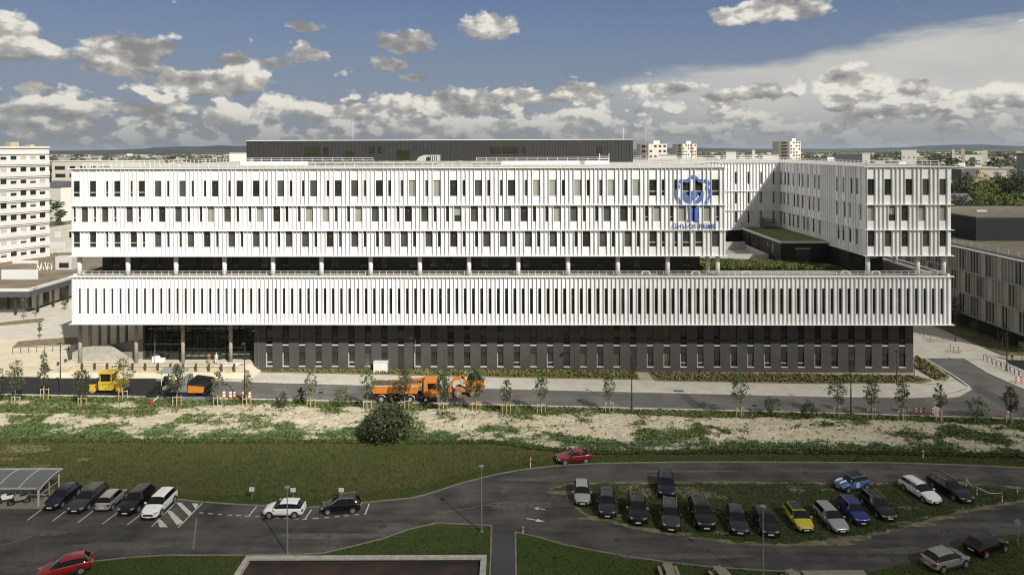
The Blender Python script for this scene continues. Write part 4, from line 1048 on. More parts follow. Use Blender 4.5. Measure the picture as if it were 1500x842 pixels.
def car_meshes(tp):
    if tp in _cm: return _cm[tp]
    t = TYPES[tp]; L, Wd, Hh = t['L'], t['W'], t['H']; h = L/2
    # stations: x, top z, half width, greenhouse factor
    st = [(h, t['nose']-.16, .56, 0), (h-.05, t['nose']-.04, .74, 0), (h-.22, t['nose']+.07, .90, 0), (h*.72, t['hood']-.06, .99, 0), (t['cowl']+.12, t['hood'], 1.0, 0),
          (t['cowl'], t['hood']+.03, 1.0, .0), (t['wt'], Hh-.05, 1.0, 1), (t['wt']-.35, Hh-.005, 1.0, 1), ((t['wt']+t['rr'])/2, Hh, 1.0, 1), (t['rr']+.2, Hh-.03, 1.0, 1), (t['rr'], Hh-.07, .99, 1),
          (t['rb'], t['rz'], .97, 0), (-h+.06, t['rz']-.10, .92, 0), (-h, .62, .86, 0)]
    if tp == 'sedan' or tp == 'coupe': st[12] = (-h+.10, t['rz']-.07, .92, 0)
    hw = Wd/2; belt = t['hood']+.04
    vs = []; n = 15
    for (x, zt, wf, g) in st:
        lo = .20 if abs(x) < h-.15 else .30
        if g: half = [(.80, lo), (.97, .34), (1.0, .62), (.97, belt-.06), (.93, belt), (.70, zt-.10), (.60, zt-.03), (0, zt+.0)]
        else: half = [(.80, lo), (.97, .36), (1.0, min(.62, zt-.14)), (.97, zt-.10), (.93, zt-.05), (.80, zt-.01), (.60, zt+.01), (0, zt+.025)]
        ring = [(-a*hw*wf, z) for a, z in half] + [(a*hw*wf, z) for a, z in half[-2::-1]]
        vs += [(x, y, z) for y, z in ring]
    fs = []; mi = []
    for i in range(len(st)-1):
        for j in range(n-1):
            fs.append((i*n+j, i*n+j+1, (i+1)*n+j+1, (i+1)*n+j))
            jj = min(j, n-2-j); m = 0
            if jj == 4 and 5 <= i <= 10:
                m = 1
                if i in (5,) : m = 1
            if i == 5 and jj >= 5: m = 2
            if i == 10 and jj >= 5: m = 3
            mi.append(m)
    fs.append(tuple(range(n-1, -1, -1))); mi.append(0); fs.append(tuple(range((len(st)-1)*n, len(st)*n))); mi.append(0)
    for i in range(len(st)-1): fs.append((i*n, (i+1)*n, (i+1)*n+n-1, i*n+n-1)); mi.append(0)
    me = bpy.data.meshes.new('tmp'); me.from_pydata(vs, [], fs)
    for k in range(4): me.materials.append(BLK)
    me.polygons.foreach_set('material_index', mi)
    bm = bmesh.new(); bm.from_mesh(me); bmesh.ops.recalc_face_normals(bm, faces=bm.faces); bm.to_mesh(me); bm.free()
    o = link('tmp', me); md = o.modifiers.new('s', 'SUBSURF'); md.levels = 2; md.render_levels = 2
    cre = me.attributes.new('crease_edge', 'FLOAT', 'EDGE')
    glassv = set()
    for p in me.polygons:
        if p.material_index: glassv.add(p.index)
    e2 = {}
    for p in me.polygons:
        for ek in p.edge_keys: e2.setdefault(ek, []).append(p.material_index)
    vals = [0.0]*len(me.edges)
    for e in me.edges:
        ms = e2.get(tuple(sorted(e.vertices)), [0])
        if len(set(ms)) > 1: vals[e.index] = .75
    cre.data.foreach_set('value', vals)
    bpy.context.view_layer.update()
    dg = bpy.context.evaluated_depsgraph_get(); ev = o.evaluated_get(dg).to_mesh()
    V_ = [v.co.copy() for v in ev.vertices]; groups = {0: [], 1: [], 2: [], 3: []}
    NN = [v.normal.copy() for v in ev.vertices]
    for p in ev.polygons: groups[p.material_index].append(tuple(p.vertices))
    out = {}
    for k, F in groups.items():
        idx = {}; nv = []; nf = []
        for f in F:
            r_ = []
            for i in f:
                if i not in idx: idx[i] = len(nv); nv.append(tuple(V_[i]-NN[i]*(.012 if k else 0)))
                r_.append(idx[i])
            nf.append(tuple(r_))
        out[k] = (nv, nf)
    bpy.data.objects.remove(o); 
    def mk(nm, k, m, smooth=True):
        q = bpy.data.meshes.new(nm); q.from_pydata(out[k][0], [], out[k][1]); q.materials.append(m)
        q.polygons.foreach_set('use_smooth', [smooth]*len(q.polygons)); return q
    body = mk('body', 0, BLK)
    r = .325 if tp != 'suv' else .36
    gm = {'body': body, 'side_window': mk('side_window', 1, CGLASS), 'windscreen': mk('windscreen', 2, CGLASS), 'rear_window': mk('rear_window', 3, CGLASS)}
    w = MB(); w.tube((0,-.11,0), (0,.11,0), r, n=20); gm['tyre'] = w.mesh('tyre', [TYRE])
    w = MB(); w.tube((0,-.125,0), (0,.125,0), r*.66, n=20)
    for k in range(5):
        a = 2*math.pi*k/5
        w.cbox((math.cos(a)*r*.33, 0, math.sin(a)*r*.33), (r*.5, .27, .05), 0, Matrix.Rotation(-a, 3, 'Y'))
    gm['rim'] = w.mesh('rim', [RIM])
    a_ = MB()
    a_.tube((0,-.02,0), (0,.02,0), r*1.17, n=22); gm['arch'] = a_.mesh('wheel_arch', [BLK])
    gm['r'] = r; _cm[tp] = gm; return gm
def make_car(name, tp, pm, label, front=None, rear=None, center=None, heading=270.0, roof=None, rails=False, z=.02, group=None, cat='car', scale=1.0, trim=None):
    """front / rear: photo pixel of the bumper's ground point; heading: degrees of the nose direction"""
    t = TYPES[tp]; gm = car_meshes(tp); hr = R(heading); d = Vector((math.cos(hr), math.sin(hr), 0)); L = t['L']*scale
    if front: p = G(*front, z)-d*L/2
    elif rear: p = G(*rear, z)+d*L/2
    else: p = G(*center, z)
    c = thing(name, label, cat, p, hr, group); c.scale = (scale,)*3
    def part(nm, me, m=None, parent=c, loc=None, rot=None, share=True):
        q = me if m is None else me.copy()
        if m is not None: q.materials[0] = m
        o = link(nm, q, parent, loc)
        if rot: o.rotation_euler = rot
        return o
    body = part('body', gm['body'], pm)
    part('side_window', gm['side_window']); part('windscreen', gm['windscreen']); part('rear_window', gm['rear_window'])
    h = t['L']/2; hw = t['W']/2; wb = t['wb']/2; r = gm['r']; fx = wb+.02
    for sx in (1, -1):
        for sy in (1, -1):
            part('wheel_arch', gm['arch'], loc=(sx*wb, sy*(hw-.012), r+.01))
            w_ = part('wheel', gm['tyre'], loc=(sx*wb, sy*(hw-.085), r)); part('rim', gm['rim'], parent=w_)
    nz = t['nose']
    for sy in (1, -1):
        MB().cbox((h-.22, sy*hw*.68, nz-.04), (.34, .27, .11), 0, Matrix.Rotation(-sy*.45, 3, 'Z')).build('headlight', LAMP, c)
        MB().cbox((-h+.09, sy*hw*.78, t['rz']-.22), (.16, .26, .20), 0).build('tail_light', TAIL, c)
        MB().cbox((t['cowl']-.25, sy*(hw+.08), t['hood']+.06), (.14, .20, .13)).build('mirror', trim or pm, c)
        MB().cbox((0, sy*(hw-.02), .27), (wb*2-r*2.4, .06, .12)).build('side_skirt', BLK, c)
    MB().cbox((h-.03, 0, nz-.20), (.10, hw*1.05, .16)).build('grille', GRILLE, c)
    MB().cbox((h-.02, 0, .32), (.12, hw*1.5, .14)).build('front_bumper_intake', GRILLE, c)
    MB().cbox((h+.03, 0, .42), (.03, .50, .11)).build('number_plate', PLATE, c); MB().cbox((-h-.01, 0, .55), (.03, .50, .11)).build('number_plate', PLATE, c)
    if roof:
        zt = t['H']; MB().box(t['rr']+.25, t['wt']-.12, -hw*.62, hw*.62, zt-.03, zt+.012).build('roof_panel', roof, c)
    if rails:
        for sy in (1, -1):
            mb = MB(); x0, x1 = t['rr']+.1, t['wt']-.1; y = sy*hw*.68; zt = t['H']
            mb.tube((x0, y, zt+.04), (x1, y, zt+.05), .022, n=6)
            for x in (x0+.05, (x0+x1)/2, x1-.05): mb.box(x-.04, x+.04, y-.015, y+.015, zt-.07, zt+.04)
            mb.build('roof_rail', RIM, c)
    return c
P_navy = paint('navy', (.006,.008,.022)); P_grey = paint('dark_grey', (.038,.038,.038)); P_silver = paint('silver', (.34,.34,.33)); P_black = paint('black', (.004,.004,.0045))
P_white = paint('white', (.75,.75,.74), 0); P_red = paint('red', (.32,.015,.012)); P_dred = paint('dark_red', (.22,.012,.012)); P_yel = paint('yellow', (.50,.43,.02), 0); P_blue = paint('blue', (.012,.025,.17)); P_lblue = paint('light_blue', (.09,.19,.42)); P_slate = paint('slate', (.020,.022,.027)); P_champ = paint('champagne', (.30,.29,.26))
g1 = 'cars in the marked bays at the left'; g2 = 'cars on the grass island'; g3 = 'cars beside the road'
make_car('parked_car', 'hatch', P_navy, 'navy hatchback in the marked bay next to the bicycle shelter', front=(72,749.5), group=g1)
make_car('parked_car', 'estate', P_grey, 'dark grey estate parked between navy hatchback and small silver car', front=(108.5,754), group=g1, rails=True)
make_car('parked_car', 'small', P_silver, 'small silver car with its tail to the road in the marked bays', rear=(148.5,751.5), heading=90, group=g1)
make_car('parked_car', 'suv', P_black, 'black people carrier parked beside the white crossover', front=(182.5,757.5), group=g1)
make_car('parked_car', 'suv', P_white, 'white crossover in the bay beside the hatched marking', front=(216.6,763.5), group=g1)
make_car('parked_car', 'hatch', P_white, 'white hatchback seen side on in the roadside bay below a sign', center=(417,752.5), heading=180, group=g3)
make_car('parked_car', 'hatch', P_black, 'black hatchback seen side on in the roadside bay, silver roof rails', center=(500,747), heading=187, rails=True, group=g3, scale=.97)
make_car('parked_car', 'hatch', P_red, 'red hatchback driving at the bottom left edge', center=(95,839), heading=207, group=g3)
make_car('parked_car', 'coupe', P_dred, 'dark red coupe on the grass edge below the green fence', center=(840.5,675), heading=189.5, group=g3)
make_car('parked_car', 'small', P_silver, 'small silver hatchback at the left tip of the grass island', front=(853.3,743.5), heading=266, group=g2, scale=1.05)
make_car('parked_car', 'suv', P_slate, 'dark slate compact SUV, second car from the island left tip', front=(889.8,761.5), heading=263.5, group=g2, scale=.97)
make_car('parked_car', 'suv', P_black, 'black SUV with chrome trimmed mirrors, third from the island left tip', front=(934.9,771.5), heading=262.5, rails=True, group=g2, trim=RIM)
make_car('parked_car', 'suv', P_navy, 'navy SUV standing behind the grey one on the island', front=(976.5,733), heading=259, group=g2)
make_car('parked_car', 'suv', P_grey, 'grey SUV with silver roof rails in front of the navy SUV', front=(983.2,781.5), heading=259, rails=True, group=g2, scale=1.02)
make_car('parked_car', 'suv', P_black, 'long black SUV with roof rails right of the grey SUV', front=(1035.4,780), heading=267, rails=True, group=g2, scale=1.05)
make_car('parked_car', 'hatch', P_slate, 'slate grey hatchback between the long black SUV and a black hatchback', front=(1084.7,787), heading=260, group=g2, scale=1.04)
make_car('parked_car', 'hatch', P_black, 'black hatchback next to the yellow car on the island', front=(1129.6,789.5), heading=264, group=g2, scale=1.03)
make_car('parked_car', 'hatch', P_yel, 'yellow hatchback with a black roof', front=(1182,782.5), heading=269, roof=P_black, group=g2)
make_car('parked_car', 'estate', P_silver, 'silver estate car between the yellow and the blue cars', front=(1234.7,784), heading=273, group=g2, scale=.97)
make_car('parked_car', 'suv', P_blue, 'bright blue SUV with roof rails', front=(1265,772), heading=270, rails=True, group=g2, scale=.91)
make_car('parked_car', 'estate', P_black, 'black estate car right of the bright blue SUV', front=(1304.6,765.5), heading=271, rails=True, group=g2, scale=.98)
make_car('parked_car', 'estate', P_white, 'white estate car at the right end of the island', front=(1373,741.5), heading=281, rails=True, group=g2, scale=.98)
make_car('parked_car', 'estate', P_black, 'black estate car beside the white estate at the island end', front=(1419.3,739), heading=281, rails=True, group=g2, scale=1.03)
make_car('parked_car', 'hatch', P_champ, 'champagne grey hatchback on the grass at the bottom right', center=(1385,827), heading=18, group=g3, scale=1.03)
make_car('parked_car', 'hatch', P_black, 'black hatchback on the grass beyond the champagne grey one', center=(1444.5,805.5), heading=22, group=g3, scale=1.02)
# the small blue car with bonnet stripe and number roundel
mini = make_car('parked_car', 'small', P_lblue, 'light blue small car with white bonnet stripes and a round 24 on its door', center=(1247.5,714.5), heading=197.5, roof=P_black, group=g2, scale=1.04)
mb = MB()
for sy in (-.28, .28): mb.cbox((1.38, sy, 1.0), (.85, .22, .03), 0, Matrix.Rotation(.16, 3, 'Y'))
mb.build('bonnet_stripe', P_white, mini)
MB().tube((-.05, .815, .66), (-.05, .845, .66), .26, n=20).build('number_roundel', P_white, mini)
def text_mesh(body, size, m, ext=.004, align='CENTER'):
    tc = bpy.data.curves.new('t', 'FONT'); tc.body = body; tc.size = size; tc.extrude = ext; tc.align_x = align; tc.align_y = 'CENTER'
    to = bpy.data.objects.new('t', tc); COL.objects.link(to); bpy.context.view_layer.update()
    me = bpy.data.meshes.new_from_object(to.evaluated_get(bpy.context.evaluated_depsgraph_get())); bpy.data.objects.remove(to)
    me.materials.clear(); me.materials.append(m); return me
tx = link('number', text_mesh('24', .36, BLK), mini, (-.05, .852, .66)); tx.rotation_euler = (R(90), 0, R(180))

# ---------------------------------------------------------------- construction machines
YEL = mat('machine_yellow', (.60,.40,.045), .4, var=.1, vscale=2); ORA = mat('machine_orange', (.55,.20,.03), .45, var=.12, vscale=1.5)
STEEL = mat('worn_steel', (.20,.19,.17), .45, metal=.5, var=.3, vscale=3); DKS = mat('dark_machine', (.022,.022,.021), .5, var=.3, vscale=3); GRYM = mat('grey_machine', (.20,.20,.19), .5, var=.15, vscale=2)
# tandem roller
pr = G(160, 573, .03)
rol = thing('road_roller', 'yellow tandem road roller with cab standing on fresh black asphalt', 'road roller', pr)
for x in (-2.05, 2.05):
    d_ = MB().tube((x, -.85, .62), (x, .85, .62), .62, n=28).build('drum', STEEL, rol, smooth=False)
    mb = MB()
    for sy in (-1, 1):
        mb.side([(x-.12, .5), (x+.12, .5), (x+.45, 1.25), (x-.45, 1.25)], sy*.90-.05, sy*.90+.05); mb.tube((x, sy*.86, .62), (x, sy*.875, .62), .50, n=24)
        mb.tube((x, sy*.90, .62), (x, sy*1.0, .62), .25, n=14)
    mb.box(x-.6, x+.6, -.85, .85, 1.2, 1.35)
    mb.build('drum_fork', YEL, rol, fix=True)
MB().side([(-1.1,.45),(1.05,.45),(1.35,1.0),(1.3,1.75),(-1.2,1.75)], -.85, .85).build('body', YEL, rol, fix=True)
MB().side([(1.3,.9),(2.5,1.0),(2.5,1.75),(1.3,1.8)], -.75, .75).build('engine_hood', YEL, rol, fix=True)
MB().side([(-2.7,1.3),(-1.2,1.3),(-1.2,1.75),(-2.3,1.85)], -.75, .75).build('water_tank', DKS, rol, fix=True)
mb = MB()
for x in (-.95, .75):
    for y in (-.75, .75): mb.box(x-.06, x+.06, y-.05, y+.05, 1.75, 2.95)
mb.build('cab_frame', YEL, rol)
MB().box(-.88, .68, -.72, .72, 1.76, 2.94).build('cab_glass', glass('cab_glass', (.02,.022,.02), .05), rol)
MB().prism([(-1.25,-.95),(1.05,-.95),(1.05,.95),(-1.25,.95)], 2.95, 3.08).build('cab_roof', YEL, rol)
MB().tube((-1.7,.3,1.8), (-1.7,.3,2.6), .07).build('exhaust_pipe', DKS, rol)
lx = link('lettering', text_mesh('BOMAG', .38, mat('machine_letter_green', (.03,.14,.05), .5)), rol, (.05, -.862, 1.32)); lx.rotation_euler = (R(90), 0, 0)
# paver
pv = thing('road_paver', 'dark road paver with grey canopy roof and orange hopper side', 'paver', G(264, 577, .03))
MB().side([(-2.2,.5),(1.6,.5),(1.9,1.2),(1.7,2.0),(.2,2.15),(-2.1,1.5)], -1.15, 1.15).build('body', GRYM, pv, fix=True)
for sy in (-1, 1):
    mb = MB(); mb.side([(-2.0,.1),(2.7,.1),(3.0,.4),(2.7,.72),(-2.0,.72),(-2.3,.4)], sy*1.0-.18, sy*1.0+.18)
    tr = mb.build('crawler_track', DKS, pv, fix=True)
mb = MB(); mb.box(-4.3,-2.3,-1.7,1.7,.12,.55); mb.box(-4.1,-2.6,-1.5,1.5,.55,.85); mb.box(-3.9,-3.1,-1.65,-1.3,.85,1.35); mb.box(-3.9,-3.1,1.3,1.65,.85,1.35)
mb.side([(-3.4,.8),(-3.2,.8),(-.9,1.0),(-.9,1.25)], -1.35,-1.2); mb.tube((-3.5,-1.1,.8),(-3.5,-1.1,1.9),.10); mb.build('screed', DKS, pv, fix=True)
for sy in (-1, 1):
    MB().box(-3.0,-2.55, sy*1.15-.25, sy*1.15+.25, 1.45, 2.3).build('operator_console', DKS, pv)
# hopper: orange outer side, black inside
mb = MB(); mb.side([(1.9,.75),(4.2,.75),(4.35,1.7),(2.0,1.9)], -1.62, -1.50); mb.side([(1.9,.75),(4.2,.75),(4.35,1.7),(2.0,1.9)], 1.50, 1.62)
hp = mb.build('hopper', ORA, pv, fix=True)
mb = MB(); mb.side([(1.85,1.9),(2.0,.7),(2.15,.7),(2.0,2.3),(1.85,2.4)], -1.5, 1.5); mb.side([(4.2,.7),(4.75,1.75),(4.65,1.8),(4.1,.8)], -1.5, 1.5)
mb.box(2.1,4.2,-1.5,1.5,.72,.85); mb.side([(1.9,.75),(4.2,.75),(4.35,1.72),(2.0,1.92)], 1.42, 1.49); mb.side([(2.0,1.92),(4.35,1.72),(4.7,1.9),(4.4,2.1),(2.0,2.45)], 1.3, 1.5); mb.side([(2.0,1.9),(4.35,1.7),(4.4,1.8),(2.0,2.02)], -1.66,-1.5)
mb.side([(4.2,.3),(5.0,.9),(4.9,1.0),(4.1,.5)], -1.6, 1.6)
mb.build('hopper_wall', DKS, hp, fix=True)
mb = MB(); mb.prism([(-2.9,-1.35),(.9,-1.35),(.9,1.35),(-2.9,1.35)], 3.55, 3.66); mb.build('canopy', mat('canopy_grey', (.24,.24,.23), .6), pv)
mb = MB()
for x in (-2.3, -.4, .6):
    for y in (-1.05, 1.05): mb.tube((x, y, 1.7), (x, y, 3.55), .06)
mb.build('canopy_post', mat('post_cream', (.55,.48,.33), .5), pv)
MB().box(-1.9,-1.3,-.9,-.3,1.7,2.3).box(-1.9,-1.75,-.9,-.3,2.3,2.8).build('driver_seat', DKS, pv)
MB().tube((1.6,-.9,2.0), (2.0,-.9,3.5), .05).build('exhaust_pipe', DKS, pv)
MB().box(.95,1.7,-.6,.6,2.05,2.9).build('engine_cover', GRYM, pv)
# tipper truck, nose to the right
tk = thing('tipper_truck', 'orange four-axle tipper truck loaded with dark soil on the road', 'truck', G(599, 586.5, .03), R(-1.2))
mb = MB(); mb.side([(-5.0,1.45),(1.35,1.45),(1.95,3.0),(-5.35,2.45)], -1.25,-1.17); mb.side([(-5.0,1.45),(1.35,1.45),(1.95,3.0),(-5.35,2.45)], 1.17,1.25)
mb.side([(-5.0,1.45),(1.35,1.45),(1.35,1.55),(-5.0,1.55)], -1.17,1.17); mb.side([(-5.35,2.45),(-5.0,1.45),(-4.92,1.45),(-5.27,2.45)], -1.17,1.17); mb.side([(1.3,1.45),(1.38,1.45),(1.98,3.0),(1.9,3.0)], -1.17,1.17)
for i in range(7): mb.box(-4.6+i*.95, -4.5+i*.95, -1.32,-1.25, 1.45, 2.45)
mb.build('tipper_body', ORA, tk, fix=True)
MB().box(-5.2,1.5,-1.3,-1.22,2.5,2.62).box(-5.2,1.5,1.22,1.3,2.5,2.62).build('body_rim', mat('cream_rim', (.55,.50,.40), .5), tk)
mb = MB(); rr = random.Random(2); nx, ny = 26, 8
for i in range(nx+1):
    for j in range(ny+1):
        x = -5.1+6.7*i/nx; y = -1.15+2.3*j/ny; mb.v.append((x, y, 2.50+.32*math.sin(math.pi*j/ny)+rr.uniform(-.06,.10)))
for i in range(nx):
    for j in range(ny): mb.f.append((i*(ny+1)+j, (i+1)*(ny+1)+j, (i+1)*(ny+1)+j+1, i*(ny+1)+j+1)); mb.m.append(0)
mb.build('soil_load', mat('soil_load', (.10,.075,.045), .95, var=.5, vscale=3, bump=.5), tk)
mb = MB(); mb.box(-5.0,3.0,-.45,.45,.85,1.2); mb.box(-1.3,.2,-1.15,-.5,.55,1.15); mb.box(-1.3,.2,.5,1.15,.55,1.15); mb.build('chassis', DKS, tk)
for x in (-3.85,-2.35,.35,2.7):
    for sy in (-1, 1):
        w_ = MB().tube((x, sy*.95-.17, .55), (x, sy*.95+.17, .55), .55, n=22).build('wheel', TYRE, tk)
        MB().tube((x, sy*.95-.19, .55), (x, sy*.95+.19, .55), .30, n=16).build('rim', mat('dusty_rim', (.33,.31,.27), .6), w_)
    mb = MB()
    for k in range(8):
        a, b = math.pi*k/8, math.pi*(k+1)/8
        for sy in (-1, 1): mb.box(0,0,0,0,0,0) if False else mb.quad((x+.66*math.cos(a), sy*.75, .62+.6*math.sin(a)), (x+.66*math.cos(b), sy*.75, .62+.6*math.sin(b)), (x+.66*math.cos(b), sy*1.22, .62+.6*math.sin(b)), (x+.66*math.cos(a), sy*1.22, .62+.6*math.sin(a)))
    mb.build('mudguard', mat('cream_rim', (.5,.5,.5)), tk)
MB().side([(2.35,1.0),(4.35,1.0),(4.4,2.1),(4.2,3.1),(3.9,3.25),(2.35,3.25)], -1.2,1.2).build('cab', ORA, tk, fix=True)
mb = MB(); mb.side([(2.95,2.1),(4.25,2.1),(4.1,2.95),(2.95,2.95)], -1.22,-1.2); mb.side([(2.95,2.1),(4.25,2.1),(4.1,2.95),(2.95,2.95)], 1.2,1.22); mb.build('side_window', CGLASS, tk, fix=True)
MB().side([(4.41,2.1),(4.43,2.1),(4.23,3.05),(4.20,3.05)], -1.05,1.05).build('windscreen', CGLASS, tk, fix=True)
MB().box(4.3,4.5,-1.22,1.22,.45,1.05).build('bumper', GRYM, tk)
MB().box(2.05,2.3,-1.1,1.1,1.3,3.1).build('air_intake', DKS, tk)
MB().tube((2.2,.8,3.1),(2.2,.8,3.5),.12).build('beacon', ORA, tk)
# orange wheeled excavator behind the truck
ex = thing('wheeled_excavator', 'orange wheeled digger with bent arm parked behind the tipper truck', 'digger', G(683, 577.5, .03), R(0))
for x in (-1.15, 1.15):
    for sy in (-1, 1):
        w_ = MB().tube((x, sy*.95-.22, .58), (x, sy*.95+.22, .58), .58, n=22).build('wheel', mat('dusty_tyre', (.16,.15,.13), .9), ex)
        MB().tube((x, sy*.95-.24, .58), (x, sy*.95+.24, .58), .27, n=14).build('rim', mat('faded_orange', (.50,.22,.12), .6), w_)
MB().box(-1.6,1.6,-.6,.6,.6,1.0).build('chassis', ORA, ex)
MB().box(1.55,1.95,-1.1,1.1,.25,.9).build('dozer_blade', ORA, ex)
MB().side([(.2,1.05),(2.6,1.05),(2.7,1.9),(1.9,2.05),(.2,2.0)], -1.0,1.0).build('engine_body', ORA, ex, fix=True)
MB().side([(.1,1.05),(1.3,1.05),(1.3,2.85),(.4,2.85),(.1,2.2)], .1,1.0).build('cab', CGLASS, ex, fix=True)
def beam(name, pts, w, h, m, parent, y=0):
    mb = MB()
    for a, b in zip(pts, pts[1:]):
        a, b = Vector((a[0], 0, a[1])), Vector((b[0], 0, b[1])); d = (b-a).normalized(); n = Vector((-d.z, 0, d.x))*h/2; e = d*h*.3
        mb.side([((a-e-n).x,(a-e-n).z), ((b+e-n).x,(b+e-n).z), ((b+e+n).x,(b+e+n).z), ((a-e+n).x,(a-e+n).z)], y-w/2, y+w/2)
    return mb.build(name, m, parent, fix=True)
beam('boom', [(.1,1.6),(-.5,2.75),(-1.9,2.35)], .35, .42, ORA, ex, -.2)
beam('dipper_arm', [(-1.9,2.35),(-2.35,1.2)], .3, .32, ORA, ex, -.2)
MB().tube((-.4,-.45,1.7),(-1.2,-.45,2.5),.07).build('hydraulic_ram', STEEL, ex)
MB().side([(-2.7,.75),(-2.0,.8),(-2.05,1.25),(-2.5,1.35),(-2.9,1.15)], -.55,.2).build('bucket', DKS, ex, fix=True)
# plate compactor
pc = thing('plate_compactor', 'small red plate compactor with a white handle on the grey slab', 'compactor', G(222, 592, .14), R(200))
MB().side([(-.4,0),(.35,0),(.5,.15),(.35,.12),(-.4,.12)], -.25,.25).build('base_plate', DKS, pc, fix=True)
MB().box(-.25,.25,-.2,.2,.14,.5).tube((0,-.22,.4),(0,.22,.4),.16).build('engine', mat('machine_red', (.40,.03,.02), .4), pc)
MB().path([(-.2,-.2,.4),(-.9,-.25,1.05),(-.9,.25,1.05),(-.2,.2,.4)], .035).build('handle', P_white, pc)
# ---------------------------------------------------------------- people
SKIN = mat('skin', (.45,.26,.18), .6)
def person(label, loc, rz, top, legs, head=SKIN, pose='stand', vest=None, hat=None, h=1.76, group=None):
    root = thing('person', label, 'person', loc, rz, group); k = h/1.76
    J = {'pel': (0,0,.95), 'waist': (0,0,1.10), 'chest': (0,.0,1.32), 'neck': (0,0,1.47), 'head0': (0,.01,1.55), 'head': (.0,.02,1.66), 'crown': (0,.02,1.72)}
    if pose == 'stand':
        limbs = {'L': [(.10,0,.90),(.11,.02,.50),(.11,-.01,.08),(.11,.14,.04)], 'R': [(-.10,0,.90),(-.12,.0,.50),(-.13,-.03,.08),(-.13,.12,.04)],
                 'AL': [(.19,0,1.42),(.25,-.02,1.15),(.24,.10,.92),(.24,.13,.83)], 'AR': [(-.19,0,1.42),(-.26,-.02,1.15),(-.25,.08,.92),(-.25,.12,.83)]}
    elif pose == 'walk':
        limbs = {'L': [(.10,0,.90),(.11,.16,.52),(.11,.20,.10),(.11,.34,.05)], 'R': [(-.10,0,.90),(-.11,-.02,.50),(-.11,-.30,.18),(-.11,-.22,.06)],
                 'AL': [(.19,0,1.42),(.24,-.12,1.16),(.24,-.05,.94),(.24,0,.86)], 'AR': [(-.19,0,1.42),(-.24,.10,1.16),(-.23,.28,1.00),(-.23,.34,.95)]}
    elif pose == 'bend':
        for q, v in {'waist': (0,.12,1.06), 'chest': (0,.34,1.16), 'neck': (0,.48,1.20), 'head0': (0,.55,1.20), 'head': (0,.64,1.18), 'crown': (0,.70,1.16)}.items(): J[q] = v
        limbs = {'L': [(.10,0,.90),(.12,.06,.50),(.12,-.03,.08),(.12,.12,.04)], 'R': [(-.10,0,.90),(-.12,.06,.50),(-.12,-.03,.08),(-.12,.12,.04)],
                 'AL': [(.18,.42,1.18),(.20,.46,.90),(.16,.55,.68),(.14,.58,.60)], 'AR': [(-.18,.42,1.18),(-.20,.46,.90),(-.16,.55,.68),(-.14,.58,.60)]}
    else:   # sit
        J = {q: (x, y, z-.45) for q, (x, y, z) in J.items()}
        limbs = {'L': [(.10,0,.48),(.13,.42,.50),(.13,.45,.10),(.13,.58,.05)], 'R': [(-.10,0,.48),(-.13,.42,.50),(-.13,.45,.10),(-.13,.58,.05)],
                 'AL': [(.19,0,.97),(.24,.08,.70),(.16,.32,.66),(.14,.40,.68)], 'AR': [(-.19,0,.97),(-.24,.08,.70),(-.16,.32,.66),(-.14,.40,.68)]}
    order = ['pel','waist','chest','neck','head0','head','crown']; rad = {'pel':(.15,.11),'waist':(.14,.10),'chest':(.17,.11),'neck':(.055,.055),'head0':(.065,.075),'head':(.085,.10),'crown':(.06,.07)}
    vs = [J[q] for q in order]; es = [(i, i+1) for i in range(len(order)-1)]; rs = [rad[q] for q in order]
    for nm, rl in (('L', (.09,.065,.045,.04)), ('R', (.09,.065,.045,.04)), ('AL', (.06,.045,.035,.032)), ('AR', (.06,.045,.035,.032))):
        b = len(vs); vs += limbs[nm]; rs += [(r_, r_) for r_ in rl]; es += [(0 if nm in 'LR' else 2, b)] + [(b+i, b+i+1) for i in range(3)]
    # fingers
    for nm in ('AL', 'AR'):
        hx, hy, hz = limbs[nm][-1]; b0 = vs.index(limbs[nm][-1])
        for q, (dx, L) in enumerate(((-.03,.07),(-.01,.085),(.01,.08),(.03,.06))):
            b = len(vs); vs.append((hx+dx*.6, hy+.02+dx*.3, hz-L*.55)); vs.append((hx+dx*.6, hy+.035+dx*.3, hz-L)); rs += [(.010,.010),(.008,.008)]; es += [(b0, b), (b, b+1)]
        b = len(vs); vs.append((hx, hy+.06, hz-.02)); rs.append((.011,.011)); es.append((b0, b))
    me = bpy.data.meshes.new('tmp'); me.from_pydata([tuple(c*k for c in v) for v in vs], es, []); o = link('tmp', me)
    md = o.modifiers.new('skin', 'SKIN'); md.use_smooth_shade = True
    for i, sv in enumerate(me.skin_vertices[0].data): sv.radius = (rs[i][0]*k, rs[i][1]*k); sv.use_root = (i == 0)
    o.modifiers.new('s', 'SUBSURF').render_levels = 1
    bpy.context.view_layer.update(); bm2 = bpy.data.meshes.new_from_object(o.evaluated_get(bpy.context.evaluated_depsgraph_get())); bpy.data.objects.remove(o)
    bm2.materials.clear()
    for m in (top, legs, head, BLK): bm2.materials.append(m)
    base = 0 if pose != 'sit' else -.45
    for p in bm2.polygons:
        c = p.center/k; z = c.z-base; m = 0
        if pose == 'bend':
            m = 1 if c.z < .96 and c.y < .35 else 0
            if c.y > .52 and c.z > .95: m = 2
            if c.z < .66 and c.y > .35: m = 2
        else:
            if z < .96 or (pose == 'sit' and c.z < .55): m = 1
            if abs(c.x) > .17 and z > (.88 if pose != 'sit' else 1.0): m = 0
            if z > 1.47: m = 2
            if abs(c.x) > .2 and z < .88: m = 2
        if c.z < .08: m = 3
        p.material_index = m
    bm2.polygons.foreach_set('use_smooth', [True]*len(bm2.polygons))
    link('body', bm2, root)
    hc = Vector(J['head'])*k
    hm = MB(); rings = 6; seg = 12; rrr = .112*k
